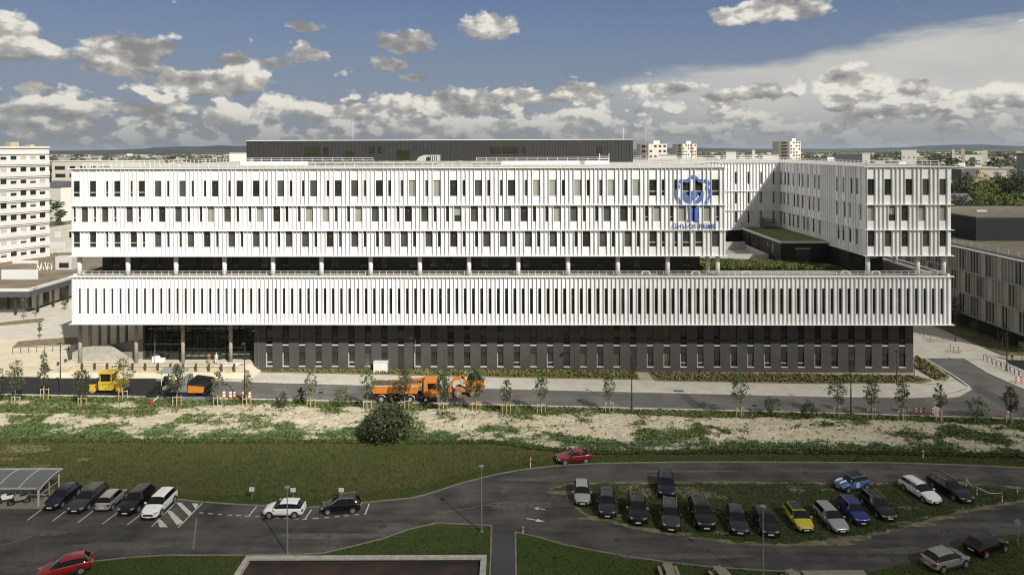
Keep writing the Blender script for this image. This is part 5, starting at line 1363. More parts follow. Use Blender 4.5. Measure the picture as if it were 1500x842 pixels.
    for i in range(rings+1):
        a = math.pi/2*i/rings
        for j in range(seg): hm.v.append((hc.x+rrr*math.cos(a)*math.cos(2*math.pi*j/seg), hc.y+rrr*1.1*math.cos(a)*math.sin(2*math.pi*j/seg), hc.z+.03*k+rrr*.8*math.sin(a)))
    for i in range(rings):
        for j in range(seg): hm.f.append((i*seg+j, i*seg+(j+1) % seg, (i+1)*seg+(j+1) % seg, (i+1)*seg+j)); hm.m.append(0)
    hm.build('hard_hat' if hat else 'hair', hat or mat('dark_hair', (.03,.02,.015), .8), root, smooth=True)
    if vest:
        nz_ = J['chest']; mb = MB(); a = Vector(J['waist']); b = Vector(J['neck'])
        mb.tube(a*k, (a.lerp(b, .88))*k, .20*k, n=14, r2=.19*k); v_ = mb.build('vest', vest, root, smooth=True)
    return root
HIO = mat('hi_vis_orange', (.75,.20,.02), .6); HIY = mat('hi_vis_yellow', (.72,.78,.05), .6); WHC = mat('white_cloth', (.72,.70,.66), .8); BLC = mat('dark_cloth', (.02,.02,.025), .85)
person('worker in orange high visibility clothes standing beside the tipper truck', G(659.5, 582, .03), R(170), HIO, HIO, pose='stand', hat=HIO, h=1.85, group='road workers')
person('person in dark and orange top in front of the glazed lobby', G(306.5, 532, 1.4), R(160), BLC, mat('grey_trousers', (.3,.29,.27), .8), vest=HIO, pose='walk', group='road workers')
person('person in white clothes and white helmet by the lobby glass', G(317, 532, 1.4), R(20), WHC, WHC, hat=WHC, pose='stand', group='road workers')
person('worker in bright yellow vest bending over on the grass at the right', G(1483, 527, .02), R(100), HIY, BLC, pose='bend', group='road workers')
person('roller driver in orange vest seated in the cab', G(160, 573, .03)+Vector((.35, -.45, 1.72)), R(-90), HIO, BLC, pose='sit', h=1.4, group='road workers')
# ---------------------------------------------------------------- trees and shrubs
BARK = mat('bark', (.20,.165,.12), .9, var=.3, vscale=6); STAKE = mat('tree_stake', (.50,.40,.22), .8, var=.2, vscale=3)
def leafm(name, c): return mat(name, c, .65, col2=tuple(q*.55 for q in c), vscale=1.2, lo=.3, hi=.7)
LF = {'mid': [leafm('leaf_mid', (.076,.108,.026)), leafm('leaf_mid2', (.13,.16,.048))], 'dark': [leafm('leaf_dark', (.042,.060,.019)), leafm('leaf_dark2', (.078,.10,.032))],
      'pale': [leafm('leaf_pale', (.14,.15,.075)), leafm('leaf_pale2', (.09,.10,.04))], 'lime': [leafm('leaf_lime', (.15,.19,.03)), leafm('leaf_lime2', (.09,.125,.02))],
      'purple': [leafm('leaf_purple', (.030,.022,.016)), leafm('leaf_purple2', (.05,.035,.02))]}
def crown_mesh(key, n, rx, rz, leaf, seed, cz, shape=0.0, clump=9, gaps=.35):
    """leaf-sized faces gathered in clumps along limbs; returns crown mesh and limb segments"""
    rr = random.Random(seed); mb = MB(); limbs = []; nc = max(6, n//clump)
    for c_ in range(nc):
        u = rr.uniform(-1, 1); a = rr.uniform(0, 6.28318); s = math.sqrt(max(0, 1-u*u)); q = rr.uniform(.35, 1.0)**.6
        wz = 1.0 - shape*max(0, u)*.8
        if rr.random() < gaps*.3: q *= 1.18
        C = Vector((math.cos(a)*s*rx*q*wz, math.sin(a)*s*rx*q*wz, cz+u*rz*q))
        limbs.append(C); cr = rx*rr.uniform(.16, .34)
        for k in range(clump):
            d = Vector((rr.gauss(0,1), rr.gauss(0,1), rr.gauss(0,1)*.8)).normalized()*cr*rr.uniform(.3,1)
            p = C+d; sz = leaf*rr.uniform(.6,1.3)
            t = Vector((rr.gauss(0,1), rr.gauss(0,1), rr.gauss(0,.6))).normalized(); w = t.cross(Vector((rr.gauss(0,1), rr.gauss(0,1), rr.gauss(0,1)))).normalized()
            mb.add([p-t*sz*.5, p+w*sz*.32, p+t*sz*.6, p-w*sz*.32], [(0,1,2,3)], 0 if rr.random() < .62 else 1)
    return mb, limbs
_tm = {}
def tree_meshes(key, h, th, rx, n, leaf, col, seed, shape=.3, tr=.05, clump=9):
    k = (key, seed)
    if k in _tm: return _tm[k]
    cz = (h+th)/2; rz = (h-th)/2
    mb, limbs = crown_mesh(key, n, rx, rz, leaf, seed, cz, shape, clump)
    cm = mb.mesh('crown', LF[col]); rr = random.Random(seed); t = MB()
    lean = Vector((rr.uniform(-.03,.03), rr.uniform(-.03,.03), 1)); pts = [Vector((0,0,-.1)), lean*th*.6, lean*th, lean*(h*.85)]
    rs = [tr*1.15, tr, tr*.85, tr*.2]
    for i in range(3): t.tube(pts[i], pts[i+1], rs[i], n=8, r2=rs[i+1])
    for C in limbs[::max(1, len(limbs)//14)]:
        a = lean*(th+max(0, (C.z-th))*.45); t.tube(a, C, tr*.38, n=5, r2=tr*.08)
    tm = t.mesh('trunk', [BARK], True); _tm[k] = (cm, tm); return _tm[k]
stake_m = {}
def stakes(root, rr, w=.55, h=1.45, n=3):
    for i in range(n):
        a = (-w, 0, w)[i] if n == 3 else (-w, w)[i]
        y = -.25 if i == 1 else 0.05
        MB().tube((a, y, -.1), (a*1.02, y, h+(.25 if i == 1 else 0)), .05, n=7).build('stake', STAKE, root)
    MB().box(-w-.08, w+.08, .08, .13, h-.22, h-.12).build('cross_bar', STAKE, root)
def young_tree(px, py, top, wpx, col, label, seed, staked=True, shrub=False, dens=1.0, group='young trees along the new road'):
    p = G(px, py, .1); m = p.y/1000.0; h = (py-top)*m*1.0
    # height from perspective: the top pixel at this depth
    h = HZ(px, top, p.y).z-.1; rx = wpx*m/2
    root = thing('young_tree' if not shrub else 'shrub', label, 'tree' if not shrub else 'shrub', p, random.Random(seed).uniform(0,.3), group)
    th = h*.34 if not shrub else h*.08
    cm, tm = tree_meshes('y%d' % seed, h, th, rx, int((850 if dens < 5 else 700)*dens*(1 if not shrub else .8)), .22 if dens < 5 else .34, col, seed, .35, .055 if not shrub else .04)
    link('crown', cm, root); link('trunk', tm, root)
    if staked: stakes(root, None)
    return root
yt = [(23,595,527,24,'mid',1.1),(65,583,527,17,'dark',.8),(120,597,540,26,'dark',1.3),(180,586,524,34,'mid',.9),(259,595,532,24,'dark',1.3),(319,596,541,19,'pale',.6),(361.5,597,540,16,'pale',.55),
      (455.6,599,541,19,'pale',.6),(538,602,537,26,'mid',.9),(593,601,540,24,'dark',1.1),(649,606,547,26,'dark',1.5),(697.5,603,539,27,'dark',1.7),(741.6,607,554,18,'mid',.8),(793,606,545,20,'mid',.9),
      (892.7,604,546,19,'mid',.8),(1084.6,612,548,28,'mid',.9),(1227,611,550,28,'mid',1.1),(1277,614,552,22,'dark',.9),(1321,616,557,21,'mid',.8),(1376.5,618,560,18,'mid',.7),(1480,622,566,23,'dark',1.1)]
kind_w = {'mid': 'grey green', 'dark': 'dense dark', 'pale': 'thin pale'}
for i, (px, py, tp, w_, col, dn) in enumerate(yt):
    young_tree(px, py, tp, w_, col, 'staked young tree with %s crown, %s from the left along the new road' % (kind_w[col], ORD[i]), 100+i, dens=dn)
ys = [(412,599,573,16,'dark','tiny dark shrub, first from the left in the roadside verge'),(441,592,567,14,'dark','dark shrub beside the pale staked tree in the verge'),(501,595,565,24,'mid','loose green shrub, third from the left in the roadside verge'),
      (1132,610,578,27,'dark','dark spreading shrub left of its smaller neighbour in the verge'),(1184,613,586,21,'dark','smaller dark shrub between the spreading one and the staked trees'),(1432,613,583,32,'mid','wide grey green shrub at the right road junction'),(-3,592,538,18,'dark','dark shrub cut by the left picture edge')]
for i, (px, py, tp, w_, col, lb) in enumerate(ys): young_tree(px, py, tp, w_, col, lb, 200+i, staked=False, shrub=True, dens=.8, group='shrubs in the roadside verge')
young_tree(567, 643, 594, 70, 'dark', 'large round dark bush at the foot of the earth bank', 300, staked=False, shrub=True, dens=9, group=None)
# a second, low skirt of the bush
p = G(548, 644, 0)
r_ = thing('shrub', 'low dark bush against the left side of the large round bush', 'shrub', p); cm, tm = tree_meshes('sk', 3.0, .2, 2.0, 1900, .2, 'dark', 301, .3, .05); link('crown', cm, r_); link('trunk', tm, r_)
# saplings on the left plaza and behind the right road
sp = [(58,495,470,8,'pale','thin sapling in the mulch bed on the left plaza'),(35,468,428,9,'pale','thin sapling before the glazed low building on the left'),(52,464,418,9,'pale','slim sapling beside the glass corner of the low building'),
      (95,453,439,11,'mid','leafy sapling close to the left edge of the white facade'),(64,546,512,9,'pale','bare pale sapling behind the staked tree on the left plaza'),
      (1467,497,468,13,'mid','staked sapling on the lawn under the finned right building'),(1473,506,476,13,'mid','staked sapling nearer the bicycle hoops by the right building'),(1497,530,500,12,'mid','sapling at the right picture edge beside the grey building'),(1428,494,468,12,'mid','pale loose sapling on the dark lawn at the right')]
for i, (px, py, tp, w_, col, lb) in enumerate(sp):
    r_ = young_tree(px, py, tp, w_, col, lb, 400+i, staked=(i in (5, 6)), dens=.35, group='saplings around the buildings')
r_ = young_tree(1404, 478, 431, 28, 'mid', 'leafy green tree behind the right corner of the white building', 420, staked=False, dens=1.6, group=None)
# large trees beyond the black building on the right
def big_tree(px, Yd, top_px, wpx, col, label, seed, n=3600, leaf=None, zb=0, group='trees beyond the black building'):
    t = HZ(px, top_px, Yd); h = t.z-zb; rx = wpx*Yd/2000.0
    root = thing('tree', label, 'tree', (t.x, Yd, zb), 0, group)
    cm, tm = tree_meshes('b%d' % seed, h, min(h*.3, 4), rx, n, leaf or max(.45, rx*.13), col, seed, .15, .35, 12)
    link('crown', cm, root); link('trunk', tm, root); return root
bt = [(1403,330,262,34,'dark','dark tree against the right edge of the white building'),(1396,300,292,26,'dark','low dark tree in the gap beside the white wing'),(1428,300,268,34,'dark','dark round tree behind the roof of the white house'),
      (1446,285,266,44,'lime','bright yellow green tree in the middle of the right tree group'),(1476,300,258,50,'dark','broad dark green tree, second from the right edge'),(1498,290,250,44,'dark','dark green tree cut by the right picture edge'),
      (1460,330,258,40,'mid','mid green tree rising behind the yellow green tree'),(1416,360,252,30,'dark','far dark tree beside the slanted roof building'),(1437,262,276,30,'lime','lower yellow green tree before the bright one'),(1412,270,283,30,'dark','low dark tree behind the black building corner'),
      (1488,262,280,44,'mid','mid green tree directly above the black building roof'),(1462,350,252,24,'purple','dark reddish tree in the right tree group'),(1485,380,246,26,'purple','tall dark reddish tree near the right picture edge'),(1520,300,262,60,'dark','dark tree outside the right edge of the group')]
bt += [(1398,245,285,20,'mid','low mid green tree touching the white wing behind the black building'),(1420,240,293,30,'dark','low dark tree behind the left end of the black building roof'),(1452,250,288,40,'mid','broad mid green tree close behind the black building roof'),(1480,255,286,40,'lime','yellow green tree close behind the flues'),(1440,340,256,34,'mid','tall mid green tree in the middle distance at the right')]
for i, (px, Yd, tp, w_, col, lb) in enumerate(bt): big_tree(px, Yd, tp, w_, col, lb, 500+i)
big_tree(97, 410, 283, 20, 'lime', 'bright green tree between the left tower and the white facade', 530, 1500, group=None)
big_tree(82, 430, 290, 12, 'mid', 'small green tree behind the car park at the left tower', 531, 900, group=None)
# garden on the terrace
GDN = [leafm('garden_green', (.12,.17,.035)), leafm('garden_yellow', (.36,.38,.05)), leafm('garden_brown', (.11,.075,.045)), leafm('garden_dark', (.055,.085,.02))]
Tm = hosp.matrix_basis
ga = [(uE-5.5, 5.5), (uw0-.6, 5.5), (uw0-6, 12.2), (uE-3.0, 16.8), (uE-6.5, 12)]
garden = MB(); garden.add([(x, y, ZL1+.12) for x, y in ga], [tuple(range(len(ga)))]); so2 = garden.build('garden_soil', mat('garden_soil', (.10,.08,.045), .95, var=.3), hosp)
def gz(x, y, rr): return noise.noise(Vector((x*.3, y*.5, 3))) > -.35
tufts('garden_plants', [(x, y) for x, y in ga], ZL1+.12, GDN[:1]+GDN, 5200, 77, .42, .32, px=False, parent=hosp, blades=4)
go = bpy.data.objects['garden_plants']; go['kind'] = 'stuff'; go['label'] = 'mixed green, yellow and brown low planting on the terrace'
# ---------------------------------------------------------------- street furniture
POLE = mat('pole_dark', (.045,.045,.047), .5, metal=.3); POLEG = mat('pole_grey', (.22,.24,.26), .5, metal=.3)
def lamp(px, py, top, label, style='head', m=None, r=.075, group='street lamps'):
    p = G(px, py, .02 if px not in (227, 378) else .7); h = HZ(px, top, p.y).z-.02
    t = thing('street_lamp', label, 'street lamp', p, 0, group); m = m or POLE
    MB().tube((0,0,0), (0,0,h*.45), r, n=10, r2=r).tube((0,0,h*.45), (0,0,h), r*.75, n=10, r2=r*.6).build('pole', m, t)
    MB().tube((0,0,0), (0,0,.12), r*2, n=10).build('base', m, t)
    if style == 'head': MB().prism([(-.28,-.55),(.12,-.55),(.12,.15),(-.28,.15)], h-.04, h+.05).build('lamp_head', m, t)
    elif style == 'arm':
        MB().tube((0,0,h-.1), (-.5,-.1,h), .03).build('arm', m, t); MB().box(-.9,-.4,-.22,.05,h-.03,h+.05).build('lamp_head', PALE, t)
    else: MB().tube((0,0,h-.05), (0,0,h+.14), .20, n=14, r2=.26).build('lamp_head', m, t)
    return t
lamp(705.5, 779, 684, 'grey street lamp at the corner of the small path and the road', 'top', POLEG, .07)
lamp(421, 812, 715, 'grey street lamp in front of the white hatchback', 'top', POLEG, .07)
lamp(1118, 852, 743, 'grey street lamp in front of the black hatchback on the island', 'top', POLEG, .07)
for px, py, tp, lb in ((88.5,578,503,'dark street lamp at the left end of the new road'),(358.5,592,503,'dark street lamp between the two thin staked trees left of the truck'),(925.5,598,517,'dark street lamp near the middle of the new road'),(1246.5,606,525,'tall dark street lamp among the staked trees at the right'),
                   (652,588,511,'dark street lamp beside the truck cab'),(1475,543,480,'dark street lamp among the bicycle hoops'),(1399.5,500,459,'dark street lamp at the corner of the right side street'),(1313.5,563,514,'dark lamp at the right end of the planting strip'),(1076.5,561,508,'dark lamp at the planting strip right of the middle'),(842,551,502,'slim dark lamp at the planting strip left of the middle')):
    lamp(px, py, tp, lb, 'head', POLE, .085 if px not in (1313.5,1076.5,842) else .06)
for px, py, tp, lb in ((227,538,487,'pale-headed lamp before the left part of the lobby'),(378,538,490,'pale-headed lamp at the right end of the lobby'),(608.5,545,495,'pale-headed lamp behind the tipper truck load')):
    lamp(px, py, tp, lb, 'arm', POLEG, .05)
# green fence below the bank
TEAL = mat('fence_green', (.03,.22,.16), .5)
fc = thing('mesh_fence', 'thin green wire mesh fence running along the foot of the bank', 'fence', (0,0,0))
fp = [G(px, fence_px(px), 0) for px in range(-60, 1600, 24)]
for p in fp[::1]: MB().tube((p.x, p.y, 0), (p.x, p.y, 1.18), .025, n=5).build('post', mat('fence_post', (.04,.10,.07), .6), fc)
mb = MB()
for a, b in zip(fp, fp[1:]):
    mb.tube((a.x, a.y, 1.16), (b.x, b.y, 1.16), .024, n=5, cap=False)
    for z in (.6, .1): mb.tube((a.x, a.y, z), (b.x, b.y, z), .010, n=4, cap=False)
mb.build('top_wire', TEAL, fc)
NET = mat('green_netting', (.03,.10,.06), .8, alpha=.06); mb = MB()
for a, b in zip(fp, fp[1:]): mb.quad((a.x, a.y, .02), (b.x, b.y, .02), (b.x, b.y, 1.14), (a.x, a.y, 1.14))
mb.build('netting', NET, fc)
# plaza rail with dark posts
WR = mat('dark_wood_post', (.07,.06,.05), .7); TR = mat('pale_rail', (.30,.27,.22), .7)
rl = thing('post_and_rail_fence', 'low rail with dark posts along the plaza edge behind the road roller', 'fence', (0,0,0))
a, b = G(120, 541, .95), G(343, 542.5, .95)
n = 12
for i in range(n+1):
    p = a.lerp(b, i/n); MB().box(p.x-.16, p.x+.16, p.y-.10, p.y+.10, .8, 2.1).build('post', WR, rl)
MB().tube((a.x-1.0, a.y-.12, 2.05), (b.x, b.y-.12, 2.05), .06, n=6).build('rail', TR, rl)
for px, py in ((102,541),(85,540.5)): 
    p = G(px, py); bl = thing('bollard', 'short dark post standing %s of the plaza rail' % ('just left' if px > 90 else 'farther left'), 'bollard', p, 0, 'dark posts on the plaza'); MB().box(-.16,.16,-.12,.12,0,1.2).build('post', WR, bl); MB().box(-.17,.17,-.13,.13,.55,.65).build('band', TR, bl)
for px, py in ((96,536),):
    p = G(px, py); bl = thing('bollard', 'dark post behind the two at the left end of the plaza rail', 'bollard', p, 0, 'dark posts on the plaza'); MB().box(-.16,.16,-.12,.12,0,1.2).build('post', WR, bl); MB().box(-.17,.17,-.13,.13,.55,.65).build('band', TR, bl)
tr_ = thing('timber_fence', 'row of thin dark posts edging the mulch bed on the left plaza', 'fence', (0,0,0))
a, b = G(18.5, 517.5), G(112, 513.5)
for i in range(9):
    p = a.lerp(b, i/8); MB().tube((p.x, p.y, 0), (p.x, p.y, 1.0), .06, n=6).build('post', WR, tr_)
MB().tube((a.x, a.y, 1.0), (b.x, b.y, 1.0), .04, n=6).build('rail', WR, tr_)
# low white ramp parapets beside the lobby
lw = thing('ramp_parapet', 'low pale wall with sloping end right of the plaza rail', 'wall', (0,0,0))
a, b = G(322, 536, 1.2), G(357, 536, 1.2)
MB().side([(a.x,.6),(b.x-2.5,.6),(b.x,1.75),(a.x,1.75)][::1], a.y, a.y+.25).build('wall', PALE, lw, fix=True)
p = G(225, 529.5, 1.4); mb = MB(); mb.box(p.x-.3,p.x+1.6,p.y,p.y+.8,1.3,1.85); mb.box(p.x-.3,p.x+.7,p.y,p.y+.8,1.85,2.2)
tag(mb.build('concrete_block', WHITE2), 'stepped white block beside the concrete column of the lobby', 'concrete block')
# electric cabinet
cb = thing('utility_cabinet', 'white box cabinet at the dark wall behind the truck load', 'cabinet', G(557, 546.5, .02))
MB().box(-1.15,1.15,0,1.0,0,1.75).build('housing', mat('cabinet_cream', (.60,.58,.52), .6), cb); MB().box(-1.2,1.2,-.05,1.05,1.75,1.82).build('lid', PALE, cb); MB().box(-1.05,-.02,-.03,0,.15,1.6).build('door', PALE, cb); MB().box(.02,1.05,-.03,0,.15,1.6).build('door', PALE, cb)
# benches on the pale strip near the entrance at the right
# traffic barrels and barriers
def barrel(px, py, label, z=.03):
    t = thing('traffic_barrel', label, 'traffic barrel', G(px, py, z), 0, 'orange and white road works barrels')
    MB().tube((0,0,0),(0,0,.08),.36,n=14).build('base', DKS, t)
    for k, m in enumerate((HIO, WHC, HIO, WHC)): MB().tube((0,0,.08+k*.21),(0,0,.29+k*.21),.26-k*.02,n=14,r2=.245-k*.02).build('band', m, t)
for i, px in enumerate((328,337.5,344,355.5,365.5)): barrel(px, 582.5+i*.2, 'orange and white barrel right of the paver, %s from the left' % ORD[i])
def barrier(px0, px1, py, label):
    a, b = G(px0, py, .02), G(px1, py, .02); w = (b-a).length
    t = thing('road_barrier', label, 'barrier', a, math.atan2((b-a).y, (b-a).x), 'red and white barriers at the junction')
    for x in (.03, w-.03): MB().box(x-.03,x+.03,-.25,.25,0,.06).box(x-.025,x+.025,-.025,.025,0,1.05).build('leg', HIO, t)
    for z in (.35, .8):
        n = max(3, int(w/.3))
        mb = MB()
        for k in range(n): mb.box(w*k/n, w*(k+1)/n, -.02,.02, z, z+.2, k % 2)
        mb.build('board', [mat('barrier_red', (.45,.05,.03), .6), WHC], t)
barrier(1337, 1355, 607.5, 'left red and white barrier at the road junction'); barrier(1362, 1380, 608, 'red and white barrier right of the first at the junction')
barrier(1472, 1482, 613, 'red and white barrier by the staked tree at far right'); barrier(1487, 1497, 561, 'low red barrier on the pavement below the bicycle hoops')
t = thing('sign_board', 'tall pale board leaning beside a staked tree at the junction', 'sign', G(1372, 613, .05)); MB().box(-.35,.35,0,.05,.2,2.6).build('panel', mat('board_grey', (.45,.45,.43), .6), t); MB().tube((0,.1,0),(0,.1,2.4),.04).build('post', POLE, t)
for i, (px, py) in enumerate(((1353,495),(1363,499),(1392,514),(1397,517),(1404,517))):
    t = thing('marker_pole', 'thin red tipped stake in the unfinished paving, %s from the left' % ORD[i], 'marker', G(px, py, .02), 0, 'stakes in the unfinished paving'); MB().tube((0,0,0),(0,0,1.1),.03,n=5).build('post', POLE, t); MB().box(-.12,.12,-.03,.03,.95,1.15).build('flag', mat('barrier_red', (.45,.05,.03), .6), t)
sheet('soil_patch', [(1350,494),(1395,498),(1398,500),(1360,502)], .022, SITE); sheet('soil_patch', [(1384,511),(1410,513),(1406,518),(1384,516)], .022, SITE)
# bicycle hoops
hoop = MB().path([(-.3,0,0),(-.3,0,.85),(-.22,0,.95),(.22,0,.95),(.3,0,.85),(.3,0,0)], .045, n=8).mesh('hoop', [POLE])
for i in range(9):
    px = 1443+i*6.6; py = 527.5+i*3.05
    o = link('bicycle_stand', hoop, None, G(px, py, .01)); tag(o, 'dark steel bicycle hoop, %s from the far end of the row' % ORD[i], 'bicycle stand', 'bicycle hoops on the pavement')
# small signs along the car park
def sign(px, py, top, label):
    p = G(px, py, 0); h = HZ(px, top, p.y).z
    t = thing('parking_sign', label, 'sign', p, 0, 'signs above the roadside bays'); MB().tube((0,0,0),(0,0,h-.1),.04,n=8).build('post', POLEG, t); MB().box(-.27,.27,-.045,-.02,h-.42,h).build('panel', mat('sign_white', (.66,.66,.62), .5), t)
    MB().box(-.2,.2,-.05,-.045,h-.12,h-.09).box(-.2,.1,-.05,-.045,h-.22,h-.19).build('sign_lines', mat('sign_grey', (.25,.25,.25), .6), t)
sign(369, 731.5, 713, 'small white sign on a post left of the white hatchback'); sign(429.5, 733, 714, 'small white sign on a post behind the white hatchback'); sign(500, 733, 714, 'small white sign on a post behind the black hatchback')
# red and white marker posts
def mpost(px, py, top, label):
    p = G(px, py, 0); h = HZ(px, top, p.y).z; t = thing('marker_post', label, 'marker post', p, 0, 'slim red and white marker posts')
    MB().tube((0,0,0),(0,0,h*.45),.05,n=8).tube((0,0,h*.62),(0,0,h*.82),.05,n=8).build('post', WHC, t); MB().tube((0,0,h*.45),(0,0,h*.62),.052,n=8).tube((0,0,h*.82),(0,0,h),.052,n=8).build('band', mat('band_red', (.35,.03,.03), .6), t)
for px, py, tp, lb in ((766,781,768,'striped marker post on the grass by the small path'),(777,684,667,'striped marker post at the fork above the arrows'),(1352,671,657,'striped marker post above the upper road at the right'),(1415,713,701,'striped post left end of the chained posts'),(1431,726,713,'striped post, second of the chained posts'),(1468,735,723,'striped post, third of the chained posts'),(1490.5,722,710,'striped post nearest the right edge')):
    mpost(px, py, tp, lb)
ch = MB()
cp = [G(1415,704,.8), G(1426,712,.45), G(1431,716,.8), G(1450,722,.4), G(1468,726,.8)]
cp = [Vector((G(1415,713).x, G(1415,713).y, .95)), None, Vector((G(1431,726).x, G(1431,726).y, .95)), None, Vector((G(1468,735).x, G(1468,735).y, .95))]
cp[1] = cp[0].lerp(cp[2], .5)-Vector((0,0,.35)); cp[3] = cp[2].lerp(cp[4], .5)-Vector((0,0,.35))
ch.path(cp, .03, n=5); tag(ch.build('barrier_chain', WHC), 'pale sagging chain between the striped posts on the island end', 'chain')
# bicycle shelter
SH = mat('shelter_steel', (.46,.46,.44), .5, metal=.2); SR = mat('smoked_roof', (.14,.145,.14), .25, alpha=.75)
s0 = G(56.5, 741.5); xr = s0.x; y0 = s0.y; y1 = y0+3.2; HS = 1.98
sh = thing('bicycle_shelter', 'open shelter with arched smoked roof and pale steel frame at the left', 'shelter', (0,0,0))
def arc(x, t): return Vector((x, y0-.1+(y1-y0+.2)*t, HS+.62*math.sin(math.pi*(.08+.60*t))-.15))
xs = [xr+.35-i*2.35 for i in range(6)]
for x in xs: MB().path([arc(x, k/10) for k in range(11)], .05, n=6).build('roof_rib', SH, sh)
mb = MB()
for k in range(10):
    a, b = arc(xs[0], k/10), arc(xs[0], (k+1)/10); mb.quad((xs[-1], a.y, a.z), (xs[0], a.y, a.z), (xs[0], b.y, b.z), (xs[-1], b.y, b.z))
mb.build('roof_panel', SR, sh)
for x in (xr, xr-6.0, xr-11.5):
    MB().box(x-.08,x+.08,y0-.08,y0+.08,0,HS).build('post', SH, sh); MB().box(x-.06,x+.06,y1-.06,y1+.06,0,HS+.5).build('post', SH, sh)
MB().box(xs[-1],xs[0],y0-.08,y0+.02,HS-.15,HS+.02).box(xs[-1],xs[0],y1-.03,y1+.05,HS+.35,HS+.5).box(xr-.03,xr+.03,y0,y1,HS-.1,HS).box(xr-.03,xr+.03,y0,y1,1.1,1.16).box(xr-.03,xr+.03,y0+1.6,y0+1.7,0,HS).build('beam', SH, sh)
MB().box(xr-11,xr-.4,y0+1.6,y0+1.7,.35,.45).build('bicycle_rail', SH, sh)
struct(sheet('shelter_floor', [(xr-14,y0-.5),(xr+1.0,y0-.5),(xr+1.0,y1+.4),(xr-14,y1+.4)], .028, mat('shelter_slab', (.20,.18,.145), .9, var=.2), is_px=False))
def bike(x, y, rz, label, m, moto=False):
    t = thing('motorcycle' if moto else 'bicycle', label, 'motorcycle' if moto else 'bicycle', (x, y, .03), rz, 'two-wheelers in the shelter'); r = .30 if moto else .34; wbs = .68 if moto else .52
    for sx in (-wbs, wbs):
        w = MB(); n = 18; pts = [(sx+r*math.cos(2*math.pi*i/n), 0, r+r*math.sin(2*math.pi*i/n)) for i in range(n+1)]; w.path(pts, .09 if moto else .022, n=6); w.build('wheel', TYRE, t)
    if moto:
        MB().side([(-.55,.45),(.3,.42),(.45,.85),(.1,.95),(-.2,.78),(-.85,.85)], -.16,.16).build('body', m, t, fix=True); MB().box(-.75,-.05,-.14,.14,.80,.88).build('seat', BLK, t)
        MB().path([(.68,0,.3),(.45,0,.95),(.40,-.35,1.02)], .035).path([(.45,0,.95),(.40,.35,1.02)], .03).build('handlebar', BLK, t)
    else:
        MB().path([(-.52,0,.34),(-.15,0,.34),(.32,0,.78),(-.22,0,.80),(-.15,0,.34)], .022).path([(-.52,0,.34),(-.22,0,.80),(-.26,0,.95)], .02).path([(.52,0,.34),(.34,0,.95)], .02).build('frame', m, t)
        MB().box(-.38,-.14,-.06,.06,.94,.99).build('saddle', BLK, t); MB().path([(.34,-.28,1.0),(.34,.28,1.0)], .02).build('handlebar', BLK, t)
bike(xr-2.4, y0+.5, R(205), 'pale motorcycle at the front left of the shelter', P_silver, True); bike(xr-3.9, y0+.7, R(200), 'white scooter cut by the left picture edge', P_white, True)
bike(xr-1.0, y0+1.7, R(80), 'dark bicycle leaning near the right post of the shelter', P_black); bike(xr-1.9, y0+2.2, R(85), 'grey bicycle in the middle of the shelter', P_grey)
# low flat roofed building at the bottom
zr = 5.0; xa, xb = HZ(360.5, 812, 1).x, HZ(713, 812, 1).x
Yb = (H-zr)/PX(536, 812.5)[1]; xa *= Yb; xb *= Yb
lb = thing('flat_roofed_building', 'low building with dark brown flat roof and pale parapet at the bottom', 'building', (0,0,0))
MB().box(xa+.05, xb-.05, Yb-18, Yb-.05, 0, zr-.5).build('wall', CONCD, lb)
RB = mat('brown_roof_felt', (.020,.012,.010), .8, col2=(.045,.022,.016), vscale=.5, lo=.4, hi=.6)
MB().box(xa+.4, xb-.4, Yb-18, Yb-.4, zr-.5, zr-.30).build('roof', RB, lb)
PP = mat('parapet_stone', (.40,.385,.34), .8, var=.3, vscale=2)
MB().box(xa, xb, Yb-.45, Yb, zr-.45, zr).box(xa, xa+.45, Yb-18, Yb-.45, zr-.45, zr).box(xb-.45, xb, Yb-18, Yb-.45, zr-.45, zr).build('parapet', PP, lb)
MB().box(xa+.5, xb-.5, Yb-.55, Yb-.47, zr-.2, zr-.12).build('edge_strip', BLK, lb)
# picnic tables
WD = mat('weathered_wood', (.26,.23,.19), .85, var=.25, vscale=4)
def picnic(px, py, rz, label):
    t = thing('picnic_table', label, 'picnic table', G(px, py, 0), rz, 'picnic tables on the bottom grass')
    for k in range(5): MB().box(-.38+k*.155,-.24+k*.155,-.95,.95,.72,.77).build('table_plank', WD, t)
    for s in (-1, 1): MB().box(s*.72-.14, s*.72+.14,-.95,.95,.43,.48).build('bench', WD, t)
    for y in (-.65, .65): MB().box(-.80,.80,y-.04,y+.04,.36,.42).box(-.5,-.42,y-.04,y+.04,0,.72).box(.42,.5,y-.04,y+.04,0,.72).build('leg_frame', WD, t)
picnic(980.5, 846, 0, 'weathered picnic table left of the others at the bottom'); picnic(1058, 851, R(14), 'slightly turned weathered picnic table, middle one at the bottom'); picnic(1166, 856, R(18), 'turned weathered picnic table right of the island lamp')
tm_ = MB(); a, b = G(1176, 840), G(1268, 840); tm_.box(a.x, b.x, a.y-.3, a.y+.35, .02, .10); tag(tm_.build('timber_edging', WD), 'weathered timber edging right of the picnic tables', 'edging')
# satellite dish on a post at the right edge
t = thing('convex_mirror', 'small round mirror on a post at the far right edge', 'mirror', G(1491, 800, 0)); MB().tube((0,0,0),(0,0,2.0),.04).build('post', POLEG, t); MB().tube((0,-.02,2.2),(0,.05,2.2),.32,n=18).build('mirror_disc', POLEG, t)
